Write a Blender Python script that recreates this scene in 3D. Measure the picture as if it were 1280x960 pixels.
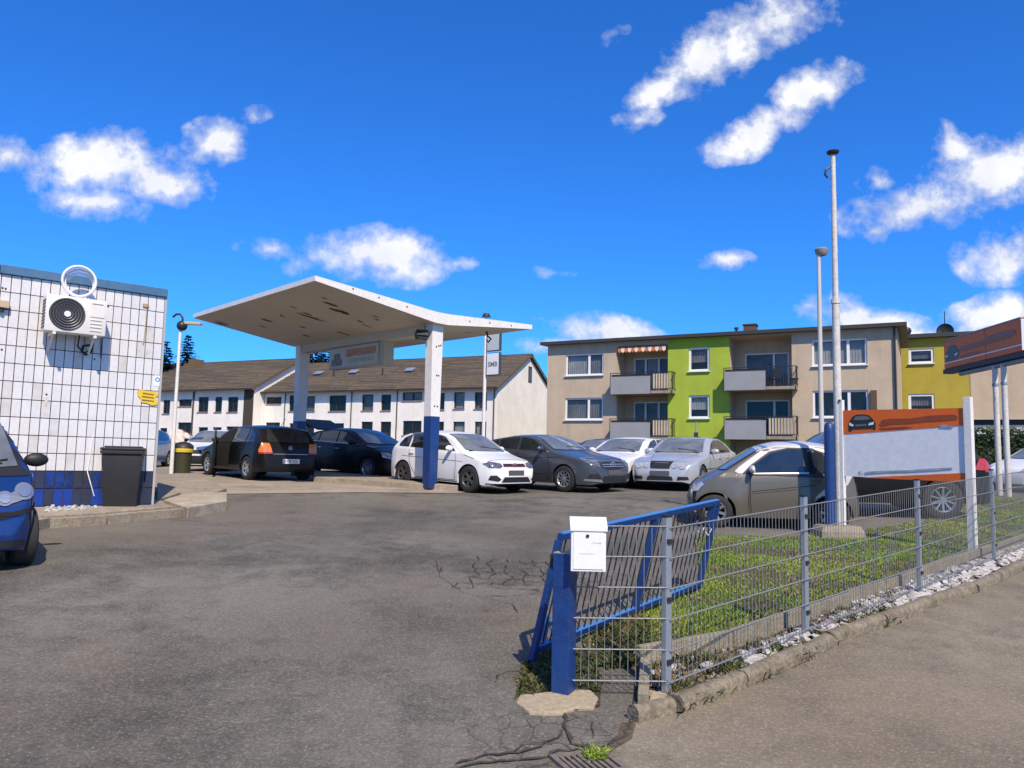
import bpy, bmesh, math, random
import numpy as np
from mathutils import Vector, Matrix
from mathutils.bvhtree import BVHTree
random.seed(7)
rnd = random.Random(11)
for o in list(bpy.data.objects): bpy.data.objects.remove(o)
scene = bpy.context.scene
COL = scene.collection
R = math.radians
# ------------------------------------------------------------------ camera
EYE = 1.6
PITCH, ROLL, FPX = R(5.6), R(1.27), 965.0
CM = (Matrix.Rotation(R(90) + PITCH, 3, 'X') @ Matrix.Rotation(ROLL, 3, 'Z'))
cd = bpy.data.cameras.new('camera'); cam = bpy.data.objects.new('camera', cd); COL.objects.link(cam)
cam.matrix_world = Matrix.Translation((0, 0, EYE)) @ CM.to_4x4()
cd.sensor_width = 36; cd.lens = 36 * FPX / 1280; cd.clip_start = .05; cd.clip_end = 6000
scene.camera = cam
# ------------------------------------------------------------------ sun and sky
SUNV = Vector((.30, -.954, 0)).normalized(); SUN_EL = R(47)
SUND = Vector((SUNV.x * math.cos(SUN_EL), SUNV.y * math.cos(SUN_EL), math.sin(SUN_EL)))
sl = bpy.data.lights.new('sun', 'SUN'); sl.energy = 4.7; sl.angle = R(.6); sl.color = (1, .85, .66)
so = bpy.data.objects.new('sun', sl); COL.objects.link(so); so.rotation_euler = SUND.to_track_quat('Z', 'Y').to_euler()
so.location = (20, -20, 30)
scene.view_settings.view_transform = 'Standard'; scene.view_settings.look = 'None'
scene.view_settings.exposure = 0.30; scene.view_settings.gamma = 1
scene.cycles.max_bounces = 6

def pdir(px, py):
    return (CM @ Vector(((px - 640) / FPX, -(py - 480) / FPX, -1)))

w = bpy.data.worlds.new('World'); scene.world = w; w.use_nodes = True
nt = w.node_tree; nt.nodes.clear(); N = nt.nodes; Lk = nt.links
def wn(t, **k):
    n = N.new(t)
    for a, b in k.items(): setattr(n, a, b)
    return n
def wmath(op, a, b=None, c=None, clamp=False):
    n = wn('ShaderNodeMath', operation=op); n.use_clamp = clamp
    for i, v in enumerate((a, b, c)):
        if v is None: continue
        if isinstance(v, (int, float)): n.inputs[i].default_value = v
        else: Lk.new(v, n.inputs[i])
    return n.outputs[0]
sky = wn('ShaderNodeTexSky', sky_type='NISHITA'); sky.sun_disc = False; sky.sun_elevation = SUN_EL
sky.sun_rotation = math.atan2(SUNV.x, SUNV.y); sky.air_density = 1.0; sky.dust_density = .3; sky.ozone_density = 3.0
tint = wn('ShaderNodeMix', data_type='RGBA', blend_type='MULTIPLY'); tint.inputs[0].default_value = 1
Lk.new(sky.outputs[0], tint.inputs[6])
tint.inputs[7].default_value = (.17, .64, 1.34, 1)
bgs = wn('ShaderNodeBackground'); bgs.inputs[1].default_value = .125
Lk.new(tint.outputs[2], bgs.inputs[0])
tc = wn('ShaderNodeTexCoord'); sep = wn('ShaderNodeSeparateXYZ'); Lk.new(tc.outputs['Generated'], sep.inputs[0])
ypos = wmath('MAXIMUM', sep.outputs[1], .05)
u = wmath('DIVIDE', sep.outputs[0], ypos); v = wmath('DIVIDE', sep.outputs[2], ypos)
cmb = wn('ShaderNodeCombineXYZ'); Lk.new(u, cmb.inputs[0]); Lk.new(v, cmb.inputs[1])
def wnoise(vec, scale, detail, rough=.55, dim='3D'):
    n = wn('ShaderNodeTexNoise', noise_dimensions=dim); n.inputs['Scale'].default_value = scale
    n.inputs['Detail'].default_value = detail; n.inputs['Roughness'].default_value = rough
    Lk.new(vec, n.inputs['Vector']); return n
nd = wnoise(cmb.outputs[0], 9, 5)
vs = wn('ShaderNodeVectorMath', operation='SUBTRACT'); Lk.new(nd.outputs['Color'], vs.inputs[0]); vs.inputs[1].default_value = (.5, .5, .5)
vm = wn('ShaderNodeVectorMath', operation='MULTIPLY_ADD'); Lk.new(vs.outputs[0], vm.inputs[0]); vm.inputs[1].default_value = (.07, .05, 0)
Lk.new(cmb.outputs[0], vm.inputs[2])
# cumulus puffs: centre, half axes (in photo pixels at the horizon distance), tilt, strength
CLOUDS = [(125,200,88,34,-8,1),(120,250,62,20,5,1),(205,222,52,26,10,1),(8,190,30,26,0,.9),(270,174,32,26,20,.95),(316,140,22,10,-10,.5),
 (338,306,36,11,0,.62),(375,326,20,15,0,.55),(475,317,74,30,5,1.15),(570,334,20,9,-10,.5),(692,338,24,8,0,.5),(907,327,30,12,0,.9),
 (965,25,78,30,-14,1.05),(890,72,66,32,-24,1.05),(828,112,42,18,-30,.95),(800,146,28,14,-10,.8),(765,46,22,14,0,.45),(1010,115,46,22,-38,.95),
 (955,158,66,22,-22,.95),(915,180,38,14,-20,.8),(1068,88,12,10,0,.5),(1245,215,80,36,-22,1.05),(1150,262,84,26,-12,1),(1100,284,42,14,-6,.85),
 (1190,190,20,30,-20,.9),(1260,315,54,30,-8,1),(1095,226,20,16,0,.7),(1245,395,56,26,-12,1.1),(1085,402,74,24,8,1.15),(1150,420,60,22,8,1.0),(760,416,66,20,5,1.1),(700,430,40,12,0,.8)]
mx = None
for (cx, cy, rx, ry, a, s) in CLOUDS:
    d = pdir(cx, cy); e1 = pdir(cx + 1, cy); e2 = pdir(cx, cy - 1)
    c = (d.x / d.y, d.z / d.y); sx = abs(e1.x / e1.y - c[0]); sy = abs(e2.z / e2.y - c[1])
    m = wn('ShaderNodeMapping', vector_type='TEXTURE'); Lk.new(vm.outputs[0], m.inputs[0])
    m.inputs['Location'].default_value = (c[0], c[1], 0); m.inputs['Rotation'].default_value = (0, 0, R(-a))
    m.inputs['Scale'].default_value = (rx * sx * 1.55, ry * sy * 1.5, 1)
    ln = wn('ShaderNodeVectorMath', operation='LENGTH'); Lk.new(m.outputs[0], ln.inputs[0])
    f = wmath('MULTIPLY', wmath('SUBTRACT', 1.0, ln.outputs['Value'], clamp=True), s)
    mx = f if mx is None else wmath('MAXIMUM', mx, f)
n1 = wnoise(cmb.outputs[0], 30, 9, .62)
namp = wmath('MULTIPLY_ADD', mx, 7.0, 0.0, clamp=True)
nlo = wnoise(cmb.outputs[0], 11, 4, .55)
nsum = wmath('ADD', wmath('MULTIPLY', wmath('SUBTRACT', nlo.outputs[0], .5), 1.9), wmath('MULTIPLY', wmath('SUBTRACT', n1.outputs[0], .5), 1.7))
dens = wmath('ADD', wmath('MULTIPLY', mx, 1.2), wmath('MULTIPLY', nsum, namp))
front = wmath('MULTIPLY', wmath('SUBTRACT', dens, .13), 1.25, clamp=True)
front = wmath('MULTIPLY', front, wmath('GREATER_THAN', sep.outputs[1], .1))
# the rest of the sky: unseen cumulus, thickened to add neutral white fill
uv2 = wn('ShaderNodeCombineXYZ'); zz = wmath('ADD', wmath('MAXIMUM', sep.outputs[2], 0), .25)
Lk.new(wmath('DIVIDE', sep.outputs[0], zz), uv2.inputs[0]); Lk.new(wmath('DIVIDE', sep.outputs[1], zz), uv2.inputs[1])
n2 = wnoise(uv2.outputs[0], 1.7, 7, .55)
back = wmath('MULTIPLY', wmath('SUBTRACT', n2.outputs[0], .49), 7, clamp=True)
vmask = wmath('MAXIMUM', wmath('GREATER_THAN', wmath('ABSOLUTE', u), .95), wmath('GREATER_THAN', v, .75))
vmask = wmath('MAXIMUM', vmask, wmath('LESS_THAN', sep.outputs[1], .1))
back = wmath('MULTIPLY', wmath('MULTIPLY', back, vmask), wmath('GREATER_THAN', sep.outputs[2], 0))
cov = wmath('MULTIPLY', wmath('MAXIMUM', front, back), .96)
n3 = wnoise(vm.outputs[0], 11, 6, .6)
cr = wn('ShaderNodeValToRGB'); Lk.new(wmath('ADD', wmath('MULTIPLY', n3.outputs[0], .62), wmath('MULTIPLY', front, .38)), cr.inputs[0])
cr.color_ramp.elements[0].position = .40; cr.color_ramp.elements[0].color = (.46, .51, .66, 1)
cr.color_ramp.elements[1].position = .80; cr.color_ramp.elements[1].color = (.90, .90, .92, 1)
bgc = wn('ShaderNodeBackground'); Lk.new(cr.outputs[0], bgc.inputs[0]); bgc.inputs[1].default_value = .98
mixs = wn('ShaderNodeMixShader'); Lk.new(cov, mixs.inputs[0]); Lk.new(bgs.outputs[0], mixs.inputs[1]); Lk.new(bgc.outputs[0], mixs.inputs[2])
wo = wn('ShaderNodeOutputWorld'); Lk.new(mixs.outputs[0], wo.inputs[0])

# ------------------------------------------------------------------ ground height
_ky = [-100, 2.5, 3.8, 5.2, 7, 9, 12, 15, 18.5, 21, 25, 30, 60, 4000]
_kz = [-.02, -.02, .0, .04, .2, .33, .47, .64, .80, .86, .93, 1.0, 1.3, 1.3]
_ty = np.arange(-10, 80, .05); _tz = np.interp(_ty, _ky, _kz)
_k = np.exp(-.5 * (np.arange(-40, 41) * .05 / .7) ** 2); _k /= _k.sum()
_tz = np.convolve(np.pad(_tz, 40, mode='edge'), _k, mode='valid')
def g(x, y):
    b = float(np.interp(y, _ty, _tz))
    f = min(1, max(0, (y - 1.5) / 4.0))
    xn = (math.sqrt(min(x, 8) ** 2 + .3) - min(x, 8)) / 2; xn = min(xn, 8)
    xp = min(8, max(0, x))
    t = min(1, max(0, (y - 8) / 6)); kn = .04 * (1 - t) + .013 * t
    return b + f * (kn * xn + .010 * xp)

def at(px, py, Y):
    d = pdir(px, py); s = Y / d.y
    return Vector((d.x * s, Y, EYE + d.z * s))
def G(px, py, off=0.0):
    d = pdir(px, py); s = 3.0 / d.y
    for _ in range(80):
        p = Vector((0, 0, EYE)) + d * s
        e = p.z - (g(p.x, p.y) + off)
        s += e / max(.02, -d.z + .035 * d.y) * .8
        s = min(max(s, .5), 400)
    return Vector((p.x, p.y, p.z))
def on_plane(px, py, org, rz, yoff=0.0):
    """point of a vertical plane (local x, z) seen at a pixel; yoff = local distance behind the plane"""
    X = Vector((math.cos(rz), math.sin(rz), 0)); Yv = Vector((-math.sin(rz), math.cos(rz), 0))
    d = pdir(px, py); o = Vector((0, 0, EYE))
    s = ((Vector(org) + Yv * yoff - o).dot(Yv)) / d.dot(Yv)
    p = o + d * s - Vector(org)
    return p.dot(X), p.z

# ------------------------------------------------------------------ materials
MATS = {}
def mat(name, col=(.5, .5, .5), rough=.6, metal=0, coat=0, spec=.5, noise=None, bump=None, ior=None, emit=None, rand=0, streak=None):
    """noise = (scale, amount, second colour); bump = (scale, strength)"""
    if name in MATS: return MATS[name]
    m = bpy.data.materials.new(name); m.use_nodes = True; t = m.node_tree; b = t.nodes['Principled BSDF']
    b.inputs['Base Color'].default_value = (*col, 1); b.inputs['Roughness'].default_value = rough
    b.inputs['Metallic'].default_value = metal; b.inputs['Coat Weight'].default_value = coat
    b.inputs['Specular IOR Level'].default_value = spec
    if ior: b.inputs['IOR'].default_value = ior
    if emit: b.inputs['Emission Color'].default_value = (*emit[:3], 1); b.inputs['Emission Strength'].default_value = emit[3]
    c = t.nodes.new('ShaderNodeTexCoord'); cvec = c.outputs['Object']
    if rand:
        oi = t.nodes.new('ShaderNodeObjectInfo'); vv = t.nodes.new('ShaderNodeVectorMath'); vv.operation = 'ADD'; sc_ = t.nodes.new('ShaderNodeVectorMath'); sc_.operation = 'SCALE'
        sc_.inputs[0].default_value = (31, 17, 23); t.links.new(oi.outputs['Random'], sc_.inputs['Scale']); t.links.new(cvec, vv.inputs[0]); t.links.new(sc_.outputs[0], vv.inputs[1]); cvec = vv.outputs[0]
    if noise:
        layers = noise if isinstance(noise, list) else [noise]
        prev = None
        for (sc, am, c2) in layers:
            n = t.nodes.new('ShaderNodeTexNoise'); n.inputs['Scale'].default_value = sc; n.inputs['Detail'].default_value = 6
            n.inputs['Roughness'].default_value = .6; t.links.new(cvec, n.inputs['Vector'])
            r = t.nodes.new('ShaderNodeMapRange'); r.inputs[1].default_value = .38; r.inputs[2].default_value = .66
            r.inputs[4].default_value = am; t.links.new(n.outputs[0], r.inputs[0])
            x = t.nodes.new('ShaderNodeMix'); x.data_type = 'RGBA'; t.links.new(r.outputs[0], x.inputs[0])
            if prev is None: x.inputs[6].default_value = (*col, 1)
            else: t.links.new(prev, x.inputs[6])
            x.inputs[7].default_value = (*c2, 1); prev = x.outputs[2]
        t.links.new(prev, b.inputs['Base Color'])
    if streak and noise:
        mp = t.nodes.new('ShaderNodeMapping'); mp.inputs['Scale'].default_value = (streak[0], streak[0], streak[0] * .07); t.links.new(c.outputs['Object'], mp.inputs[0])
        n = t.nodes.new('ShaderNodeTexNoise'); n.inputs['Scale'].default_value = 1; n.inputs['Detail'].default_value = 6; n.inputs['Roughness'].default_value = .65; t.links.new(mp.outputs[0], n.inputs['Vector'])
        r = t.nodes.new('ShaderNodeMapRange'); r.inputs[1].default_value = .5; r.inputs[2].default_value = .68; r.inputs[4].default_value = streak[1]; t.links.new(n.outputs[0], r.inputs[0])
        x = t.nodes.new('ShaderNodeMix'); x.data_type = 'RGBA'; t.links.new(r.outputs[0], x.inputs[0]); t.links.new(prev, x.inputs[6]); x.inputs[7].default_value = (*streak[2], 1); t.links.new(x.outputs[2], b.inputs['Base Color'])
    if bump:
        n = t.nodes.new('ShaderNodeTexNoise'); n.inputs['Scale'].default_value = bump[0]; n.inputs['Detail'].default_value = 5
        t.links.new(c.outputs['Object'], n.inputs['Vector'])
        bp = t.nodes.new('ShaderNodeBump'); bp.inputs['Strength'].default_value = bump[1]; bp.inputs['Distance'].default_value = .02
        t.links.new(n.outputs[0], bp.inputs['Height']); t.links.new(bp.outputs[0], b.inputs['Normal'])
    MATS[name] = m; return m

def ground_mat(name, base, light, dark, speck=.5, cracks=None, crackcol=(.035, .032, .028), warm=None):
    m = bpy.data.materials.new(name); m.use_nodes = True; t = m.node_tree; b = t.nodes['Principled BSDF']
    b.inputs['Roughness'].default_value = .92; b.inputs['Specular IOR Level'].default_value = .25
    c = t.nodes.new('ShaderNodeTexCoord')
    def noi(s, d=5, r=.6, vec=None):
        n = t.nodes.new('ShaderNodeTexNoise'); n.inputs['Scale'].default_value = s; n.inputs['Detail'].default_value = d
        n.inputs['Roughness'].default_value = r; t.links.new(vec or c.outputs['Object'], n.inputs['Vector']); return n.outputs[0]
    def rng(x, a, bb, lo=0, hi=1):
        r = t.nodes.new('ShaderNodeMapRange'); t.links.new(x, r.inputs[0])
        for i, vv in enumerate((a, bb, lo, hi)): r.inputs[i + 1].default_value = vv
        return r.outputs[0]
    def mix(f, a, bb):
        x = t.nodes.new('ShaderNodeMix'); x.data_type = 'RGBA'
        if isinstance(f, float): x.inputs[0].default_value = f
        else: t.links.new(f, x.inputs[0])
        for i, vv in ((6, a), (7, bb)):
            if isinstance(vv, tuple): x.inputs[i].default_value = (*vv, 1)
            else: t.links.new(vv, x.inputs[i])
        return x.outputs[2]
    col = mix(rng(noi(.35, 4), .4, .62), base, light)
    col = mix(rng(noi(.13, 6, .7), .47, .60, 0, .7), col, dark)
    col = mix(rng(noi(.7, 7, .72), .46, .62, 0, .85), col, dark)
    col = mix(rng(noi(2.6, 5, .7), .55, .7, 0, .5), col, dark)
    if warm: col = mix(rng(noi(.22, 5, .65), .48, .66, 0, .8), col, warm)
    mp = t.nodes.new('ShaderNodeMapping'); mp.inputs['Scale'].default_value = (1, .22, 1); mp.inputs['Rotation'].default_value = (0, 0, R(25))
    t.links.new(c.outputs['Object'], mp.inputs[0])
    col = mix(rng(noi(1.3, 6, .7, mp.outputs[0]), .56, .72, 0, .55), col, dark)
    fine = noi(48, 4, .85)
    col = mix(rng(fine, .5, .72, 0, speck), col, tuple(min(1, q * 2.4) for q in light))
    col = mix(rng(noi(38, 3, .8), .52, .75, 0, speck * .9), col, tuple(q * .35 for q in dark))
    vo = t.nodes.new('ShaderNodeTexVoronoi'); vo.inputs['Scale'].default_value = 22; t.links.new(c.outputs['Object'], vo.inputs['Vector'])
    col = mix(rng(vo.outputs['Distance'], .07, .12, .55, 0), col, (.42, .40, .36))
    hgt = fine
    if cracks:
        warp = t.nodes.new('ShaderNodeTexNoise'); warp.inputs['Scale'].default_value = 3; warp.inputs['Detail'].default_value = 4
        t.links.new(c.outputs['Object'], warp.inputs['Vector'])
        va = t.nodes.new('ShaderNodeVectorMath'); va.operation = 'MULTIPLY_ADD'; t.links.new(warp.outputs['Color'], va.inputs[0])
        va.inputs[1].default_value = (.35, .35, 0); t.links.new(c.outputs['Object'], va.inputs[2])
        v2 = t.nodes.new('ShaderNodeTexVoronoi'); v2.feature = 'DISTANCE_TO_EDGE'; v2.inputs['Scale'].default_value = 5.0
        t.links.new(va.outputs[0], v2.inputs['Vector'])
        line = rng(v2.outputs['Distance'], .006, .035, .75, 0)
        tot = None
        for (cx, cy, r) in cracks:
            ds = t.nodes.new('ShaderNodeVectorMath'); ds.operation = 'DISTANCE'; t.links.new(c.outputs['Object'], ds.inputs[0])
            ds.inputs[1].default_value = (cx, cy, g(cx, cy)); k = rng(ds.outputs['Value'], r * .5, r, 1, 0)
            if tot is None: tot = k
            else:
                q = t.nodes.new('ShaderNodeMath'); q.operation = 'MAXIMUM'; t.links.new(tot, q.inputs[0]); t.links.new(k, q.inputs[1]); tot = q.outputs[0]
        gate = rng(noi(1.6, 3), .40, .50)
        q = t.nodes.new('ShaderNodeMath'); q.operation = 'MULTIPLY'; t.links.new(tot, q.inputs[0]); t.links.new(line, q.inputs[1])
        q2 = t.nodes.new('ShaderNodeMath'); q2.operation = 'MULTIPLY'; t.links.new(q.outputs[0], q2.inputs[0]); t.links.new(gate, q2.inputs[1])
        col = mix(q2.outputs[0], col, crackcol)
    t.links.new(col, b.inputs['Base Color'])
    bp = t.nodes.new('ShaderNodeBump'); bp.inputs['Strength'].default_value = .55; bp.inputs['Distance'].default_value = .012
    t.links.new(hgt, bp.inputs['Height']); t.links.new(bp.outputs[0], b.inputs['Normal'])
    MATS[name] = m; return m

# ------------------------------------------------------------------ object helpers
def tag(o, label=None, cat=None, group=None, kind=None):
    if label: o['label'] = label
    if cat: o['category'] = cat
    if group: o['group'] = group
    if kind: o['kind'] = kind
    return o
def empty(name, loc=(0, 0, 0), rz=0, label=None, cat=None, group=None, kind=None):
    o = bpy.data.objects.new(name, None); COL.objects.link(o); o.location = loc; o.rotation_euler = (0, 0, rz)
    o.empty_display_size = .2
    return tag(o, label, cat, group, kind)
def link(name, me, parent=None, loc=None, rot=None, scale=None):
    o = bpy.data.objects.new(name, me); COL.objects.link(o)
    if parent is not None: o.parent = parent
    if loc is not None: o.location = loc
    if rot is not None: o.rotation_euler = rot
    if scale is not None: o.scale = scale
    return o
def copy_tree(o, parent=None):
    c = o.copy(); COL.objects.link(c); c.parent = parent
    for ch in list(o.children): copy_tree(ch, c)
    return c
class MB:
    def __init__(s): s.v = []; s.f = []
    def add(s, vs, fs):
        b = len(s.v); s.v += [tuple(x) for x in vs]; s.f += [tuple(i + b for i in f) for f in fs]; return s
    def box(s, c, d, rot=None):
        hx, hy, hz = d[0] / 2, d[1] / 2, d[2] / 2
        vs = [Vector((x, y, z)) for x in (-hx, hx) for y in (-hy, hy) for z in (-hz, hz)]
        if rot is not None: vs = [rot @ q for q in vs]
        vs = [q + Vector(c) for q in vs]
        return s.add(vs, [(0, 1, 3, 2), (4, 6, 7, 5), (0, 4, 5, 1), (2, 3, 7, 6), (0, 2, 6, 4), (1, 5, 7, 3)])
    def b2(s, x0, x1, y0, y1, z0, z1): return s.box(((x0 + x1) / 2, (y0 + y1) / 2, (z0 + z1) / 2), (abs(x1 - x0), abs(y1 - y0), abs(z1 - z0)))
    def beam(s, a, b, wd, ht, up=(0, 0, 1)):
        a = Vector(a); b = Vector(b); d = (b - a); L = d.length; x = d.normalized(); up = Vector(up)
        y = up.cross(x)
        if y.length < 1e-5: y = Vector((0, 1, 0)).cross(x)
        y.normalize(); z = x.cross(y); M = Matrix((x, y, z)).transposed()
        return s.box((a + b) / 2, (L, wd, ht), M)
    def cyl(s, a, b, r0, r1=None, n=12, cap=True):
        r1 = r0 if r1 is None else r1; a = Vector(a); b = Vector(b); x = (b - a).normalized()
        y = x.orthogonal().normalized(); z = x.cross(y); vs = []
        for p, r in ((a, r0), (b, r1)):
            for i in range(n):
                t = 2 * math.pi * i / n; vs.append(p + y * (r * math.cos(t)) + z * (r * math.sin(t)))
        fs = [(i, (i + 1) % n, n + (i + 1) % n, n + i) for i in range(n)]
        if cap: fs += [tuple(range(n - 1, -1, -1)), tuple(range(n, 2 * n))]
        return s.add(vs, fs)
    def tube(s, pts, r, n=8):
        pts = [Vector(p) for p in pts]; vs = []; up = None
        for i, p in enumerate(pts):
            d = (pts[min(i + 1, len(pts) - 1)] - pts[max(i - 1, 0)]).normalized()
            if up is None: up = d.orthogonal().normalized()
            up = (up - d * up.dot(d)).normalized(); z = d.cross(up)
            rr = r[i] if isinstance(r, (list, tuple)) else r
            for k in range(n):
                t = 2 * math.pi * k / n; vs.append(p + up * (rr * math.cos(t)) + z * (rr * math.sin(t)))
        fs = [(i * n + k, i * n + (k + 1) % n, (i + 1) * n + (k + 1) % n, (i + 1) * n + k) for i in range(len(pts) - 1) for k in range(n)]
        fs += [tuple(range(n - 1, -1, -1)), tuple(range((len(pts) - 1) * n, len(pts) * n))]
        return s.add(vs, fs)
    def lathe(s, prof, n=24, axis='Z', org=(0, 0, 0), cap=False):
        """prof: (r, h) points"""
        vs = []
        for (r, h) in prof:
            for k in range(n):
                t = 2 * math.pi * k / n; a, b = r * math.cos(t), r * math.sin(t)
                q = (a, b, h) if axis == 'Z' else ((a, h, b) if axis == 'Y' else (h, a, b))
                vs.append(Vector(q) + Vector(org))
        fs = [(i * n + k, i * n + (k + 1) % n, (i + 1) * n + (k + 1) % n, (i + 1) * n + k) for i in range(len(prof) - 1) for k in range(n)]
        if cap and prof[0][0] > 1e-4: fs.append(tuple(range(n)))
        if cap and prof[-1][0] > 1e-4: fs.append(tuple(range((len(prof) - 1) * n, len(prof) * n)))
        return s.add(vs, fs)
    def prism(s, poly, z0, z1):
        n = len(poly); vs = [(p[0], p[1], z0) for p in poly] + [(p[0], p[1], z1) for p in poly]
        return s.add(vs, [tuple(range(n - 1, -1, -1)), tuple(range(n, 2 * n))] + [(i, (i + 1) % n, n + (i + 1) % n, n + i) for i in range(n)])
    def prism_xz(s, poly, y0, y1):
        n = len(poly); vs = [(p[0], y0, p[1]) for p in poly] + [(p[0], y1, p[1]) for p in poly]
        return s.add(vs, [tuple(range(n)), tuple(range(2 * n - 1, n - 1, -1))] + [(i, n + i, n + (i + 1) % n, (i + 1) % n) for i in range(n)])
    def mesh(s, name, m, smooth=False, bevel=0, seg=2):
        me = bpy.data.meshes.new(name); me.from_pydata(s.v, [], s.f)
        bm = bmesh.new(); bm.from_mesh(me); bmesh.ops.remove_doubles(bm, verts=bm.verts, dist=1e-5)
        bmesh.ops.recalc_face_normals(bm, faces=bm.faces)
        if bevel:
            ed = [e for e in bm.edges if len(e.link_faces) == 2 and e.calc_face_angle(0) > .5]
            bmesh.ops.bevel(bm, geom=ed, offset=bevel, segments=seg, affect='EDGES', profile=.6)
        bm.to_mesh(me); bm.free()
        if isinstance(m, str): m = MATS[m]
        if m: me.materials.append(m)
        if smooth:
            me.shade_smooth()
            if smooth != 'full': me.set_sharp_from_angle(angle=R(40))
        return me
    def build(s, name, m, parent=None, smooth=False, bevel=0, seg=2, loc=None, rot=None):
        return link(name, s.mesh(name, m, smooth, bevel, seg), parent, loc, rot)
def pip(x, y, poly):
    c = False; n = len(poly); j = n - 1
    for i in range(n):
        xi, yi = poly[i][0], poly[i][1]; xj, yj = poly[j][0], poly[j][1]
        if (yi > y) != (yj > y) and x < (xj - xi) * (y - yi) / (yj - yi) + xi: c = not c
        j = i
    return c

# palette -----------------------------------------------------------
mat('white_paint', (.76, .75, .72), .5, streak=(6, .35, (.42, .39, .33)), noise=[(1.2, .35, (.60, .58, .53)), (14, .2, (.45, .42, .37))], bump=(30, .15))
mat('concrete', (.33, .28, .21), .9, noise=[(2.2, .8, (.18, .15, .11)), (9, .5, (.12, .10, .075)), (22, .4, (.44, .38, .29))], bump=(40, .5))
mat('concrete_pale', (.46, .40, .29), .9, noise=[(2.5, .75, (.26, .21, .145)), (12, .5, (.14, .12, .085)), (30, .3, (.5, .45, .36))], bump=(40, .5))
mat('concrete_tan', (.30, .24, .155), .9, noise=[(5, .7, (.30, .25, .17)), (25, .35, (.55, .50, .38))], bump=(30, .5))
mat('dark_metal', (.03, .032, .035), .45, .3)
mat('black', (.012, .012, .013), .6)
mat('galv', (.27, .31, .35), .55, .35, noise=[(6, .6, (.19, .22, .25)), (25, .3, (.36, .39, .42))])
mat('blue_paint', (.001, .042, .19), .42, coat=.1, noise=[(5, .6, (.001, .018, .10)), (9, .2, (.010, .05, .22)), (60, .12, (.12, .10, .09))], bump=(25, .25))
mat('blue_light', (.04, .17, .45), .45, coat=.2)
# ------------------------------------------------------------------ ground sheets
gp = G(640, 722); gp2 = G(690, 935); gp3 = G(560, 760)
ground_mat('asphalt', (.120, .112, .094), (.180, .170, .144), (.046, .044, .037), .5, cracks=[(gp.x + .1, gp.y, .3), (gp2.x, gp2.y, .75)], warm=(.155, .128, .096))
ground_mat('pavement_asphalt', (.180, .156, .116), (.26, .225, .168), (.098, .086, .066), .4, warm=(.25, .20, .138))
ground_mat('forecourt_concrete', (.29, .25, .195), (.36, .31, .245), (.19, .165, .135), .2, warm=(.34, .28, .21))
ground_mat('soil', (.075, .058, .04), (.13, .10, .07), (.035, .028, .02), .5)
ground_mat('lawn_soil', (.055, .06, .022), (.10, .09, .04), (.03, .035, .014), .3)
ground_mat('crack_soil', (.045, .04, .032), (.075, .065, .05), (.028, .025, .02), .4)
xs = sorted(set([round(q, 3) for q in np.arange(-14, 14.01, .25)] + [-3000, -1000, -400, -150, -80, -50, -35, -25, -20, -17, 17, 20, 25, 35, 50, 80, 150, 400, 1000, 3000]))
ys = sorted(set([round(q, 3) for q in np.arange(-1, 34.01, .25)] + [-200, -60, -20, -8, -3, 38, 45, 60, 80, 120, 200, 500, 1200, 4000]))
mb = MB(); vs = [(x, y, g(x, y)) for y in ys for x in xs]; nx = len(xs)
mb.add(vs, [(j * nx + i, j * nx + i + 1, (j + 1) * nx + i + 1, (j + 1) * nx + i) for j in range(len(ys) - 1) for i in range(nx - 1)])
tag(mb.build('ground', 'asphalt', smooth='full'), kind='structure')

def sheet(poly, off, step, m, name, parent=None, jag=0):
    """ground-following sheet clipped to a polygon (convex pieces by ear triangulation)"""
    bm = bmesh.new()
    bm.faces.new([bm.verts.new((p[0], p[1], 0)) for p in poly]); bmesh.ops.triangulate(bm, faces=bm.faces)
    x0 = min(p[0] for p in poly); x1 = max(p[0] for p in poly); y0 = min(p[1] for p in poly); y1 = max(p[1] for p in poly)
    for q in np.arange(math.ceil(x0 / step) * step, x1, step):
        bmesh.ops.bisect_plane(bm, geom=bm.verts[:] + bm.edges[:] + bm.faces[:], plane_co=(q, 0, 0), plane_no=(1, 0, 0))
    for q in np.arange(math.ceil(y0 / step) * step, y1, step):
        bmesh.ops.bisect_plane(bm, geom=bm.verts[:] + bm.edges[:] + bm.faces[:], plane_co=(0, q, 0), plane_no=(0, 1, 0))
    for v_ in bm.verts: v_.co.z = g(v_.co.x, v_.co.y) + off
    bmesh.ops.recalc_face_normals(bm, faces=bm.faces)
    if sum(f.normal.z for f in bm.faces) < 0: bmesh.ops.reverse_faces(bm, faces=bm.faces)
    me = bpy.data.meshes.new(name); bm.to_mesh(me); bm.free(); me.materials.append(MATS[m])
    me.shade_smooth()
    return link(name, me, parent)
def ribbon(pts, wd, off, m, name, parent=None, jit=0):
    """narrow ground-following strip along a polyline"""
    P = []
    for i in range(len(pts) - 1):
        a, b = Vector(pts[i][:2]), Vector(pts[i + 1][:2]); n = max(2, int((b - a).length / .05))
        P += [a.lerp(b, k / n) for k in range(n)]
    P.append(Vector(pts[-1][:2])); vs = []; fs = []
    for i, p in enumerate(P):
        d = (P[min(i + 1, len(P) - 1)] - P[max(i - 1, 0)]).normalized(); q = Vector((-d.y, d.x))
        p = p + q * rnd.uniform(-jit, jit)
        ww = wd * (1 if not jit else rnd.uniform(.3, 1.4)) * (1 if 0 < i < len(P) - 1 else .2) / 2
        for s_ in (-1, 1):
            c = p + q * ww * s_; vs.append((c.x, c.y, g(c.x, c.y) + off))
    for i in range(len(P) - 1): fs.append((2 * i, 2 * i + 1, 2 * i + 3, 2 * i + 2))
    return MB().add(vs, fs).build(name, m, parent)
def V2(p): return (p.x, p.y)

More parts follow.
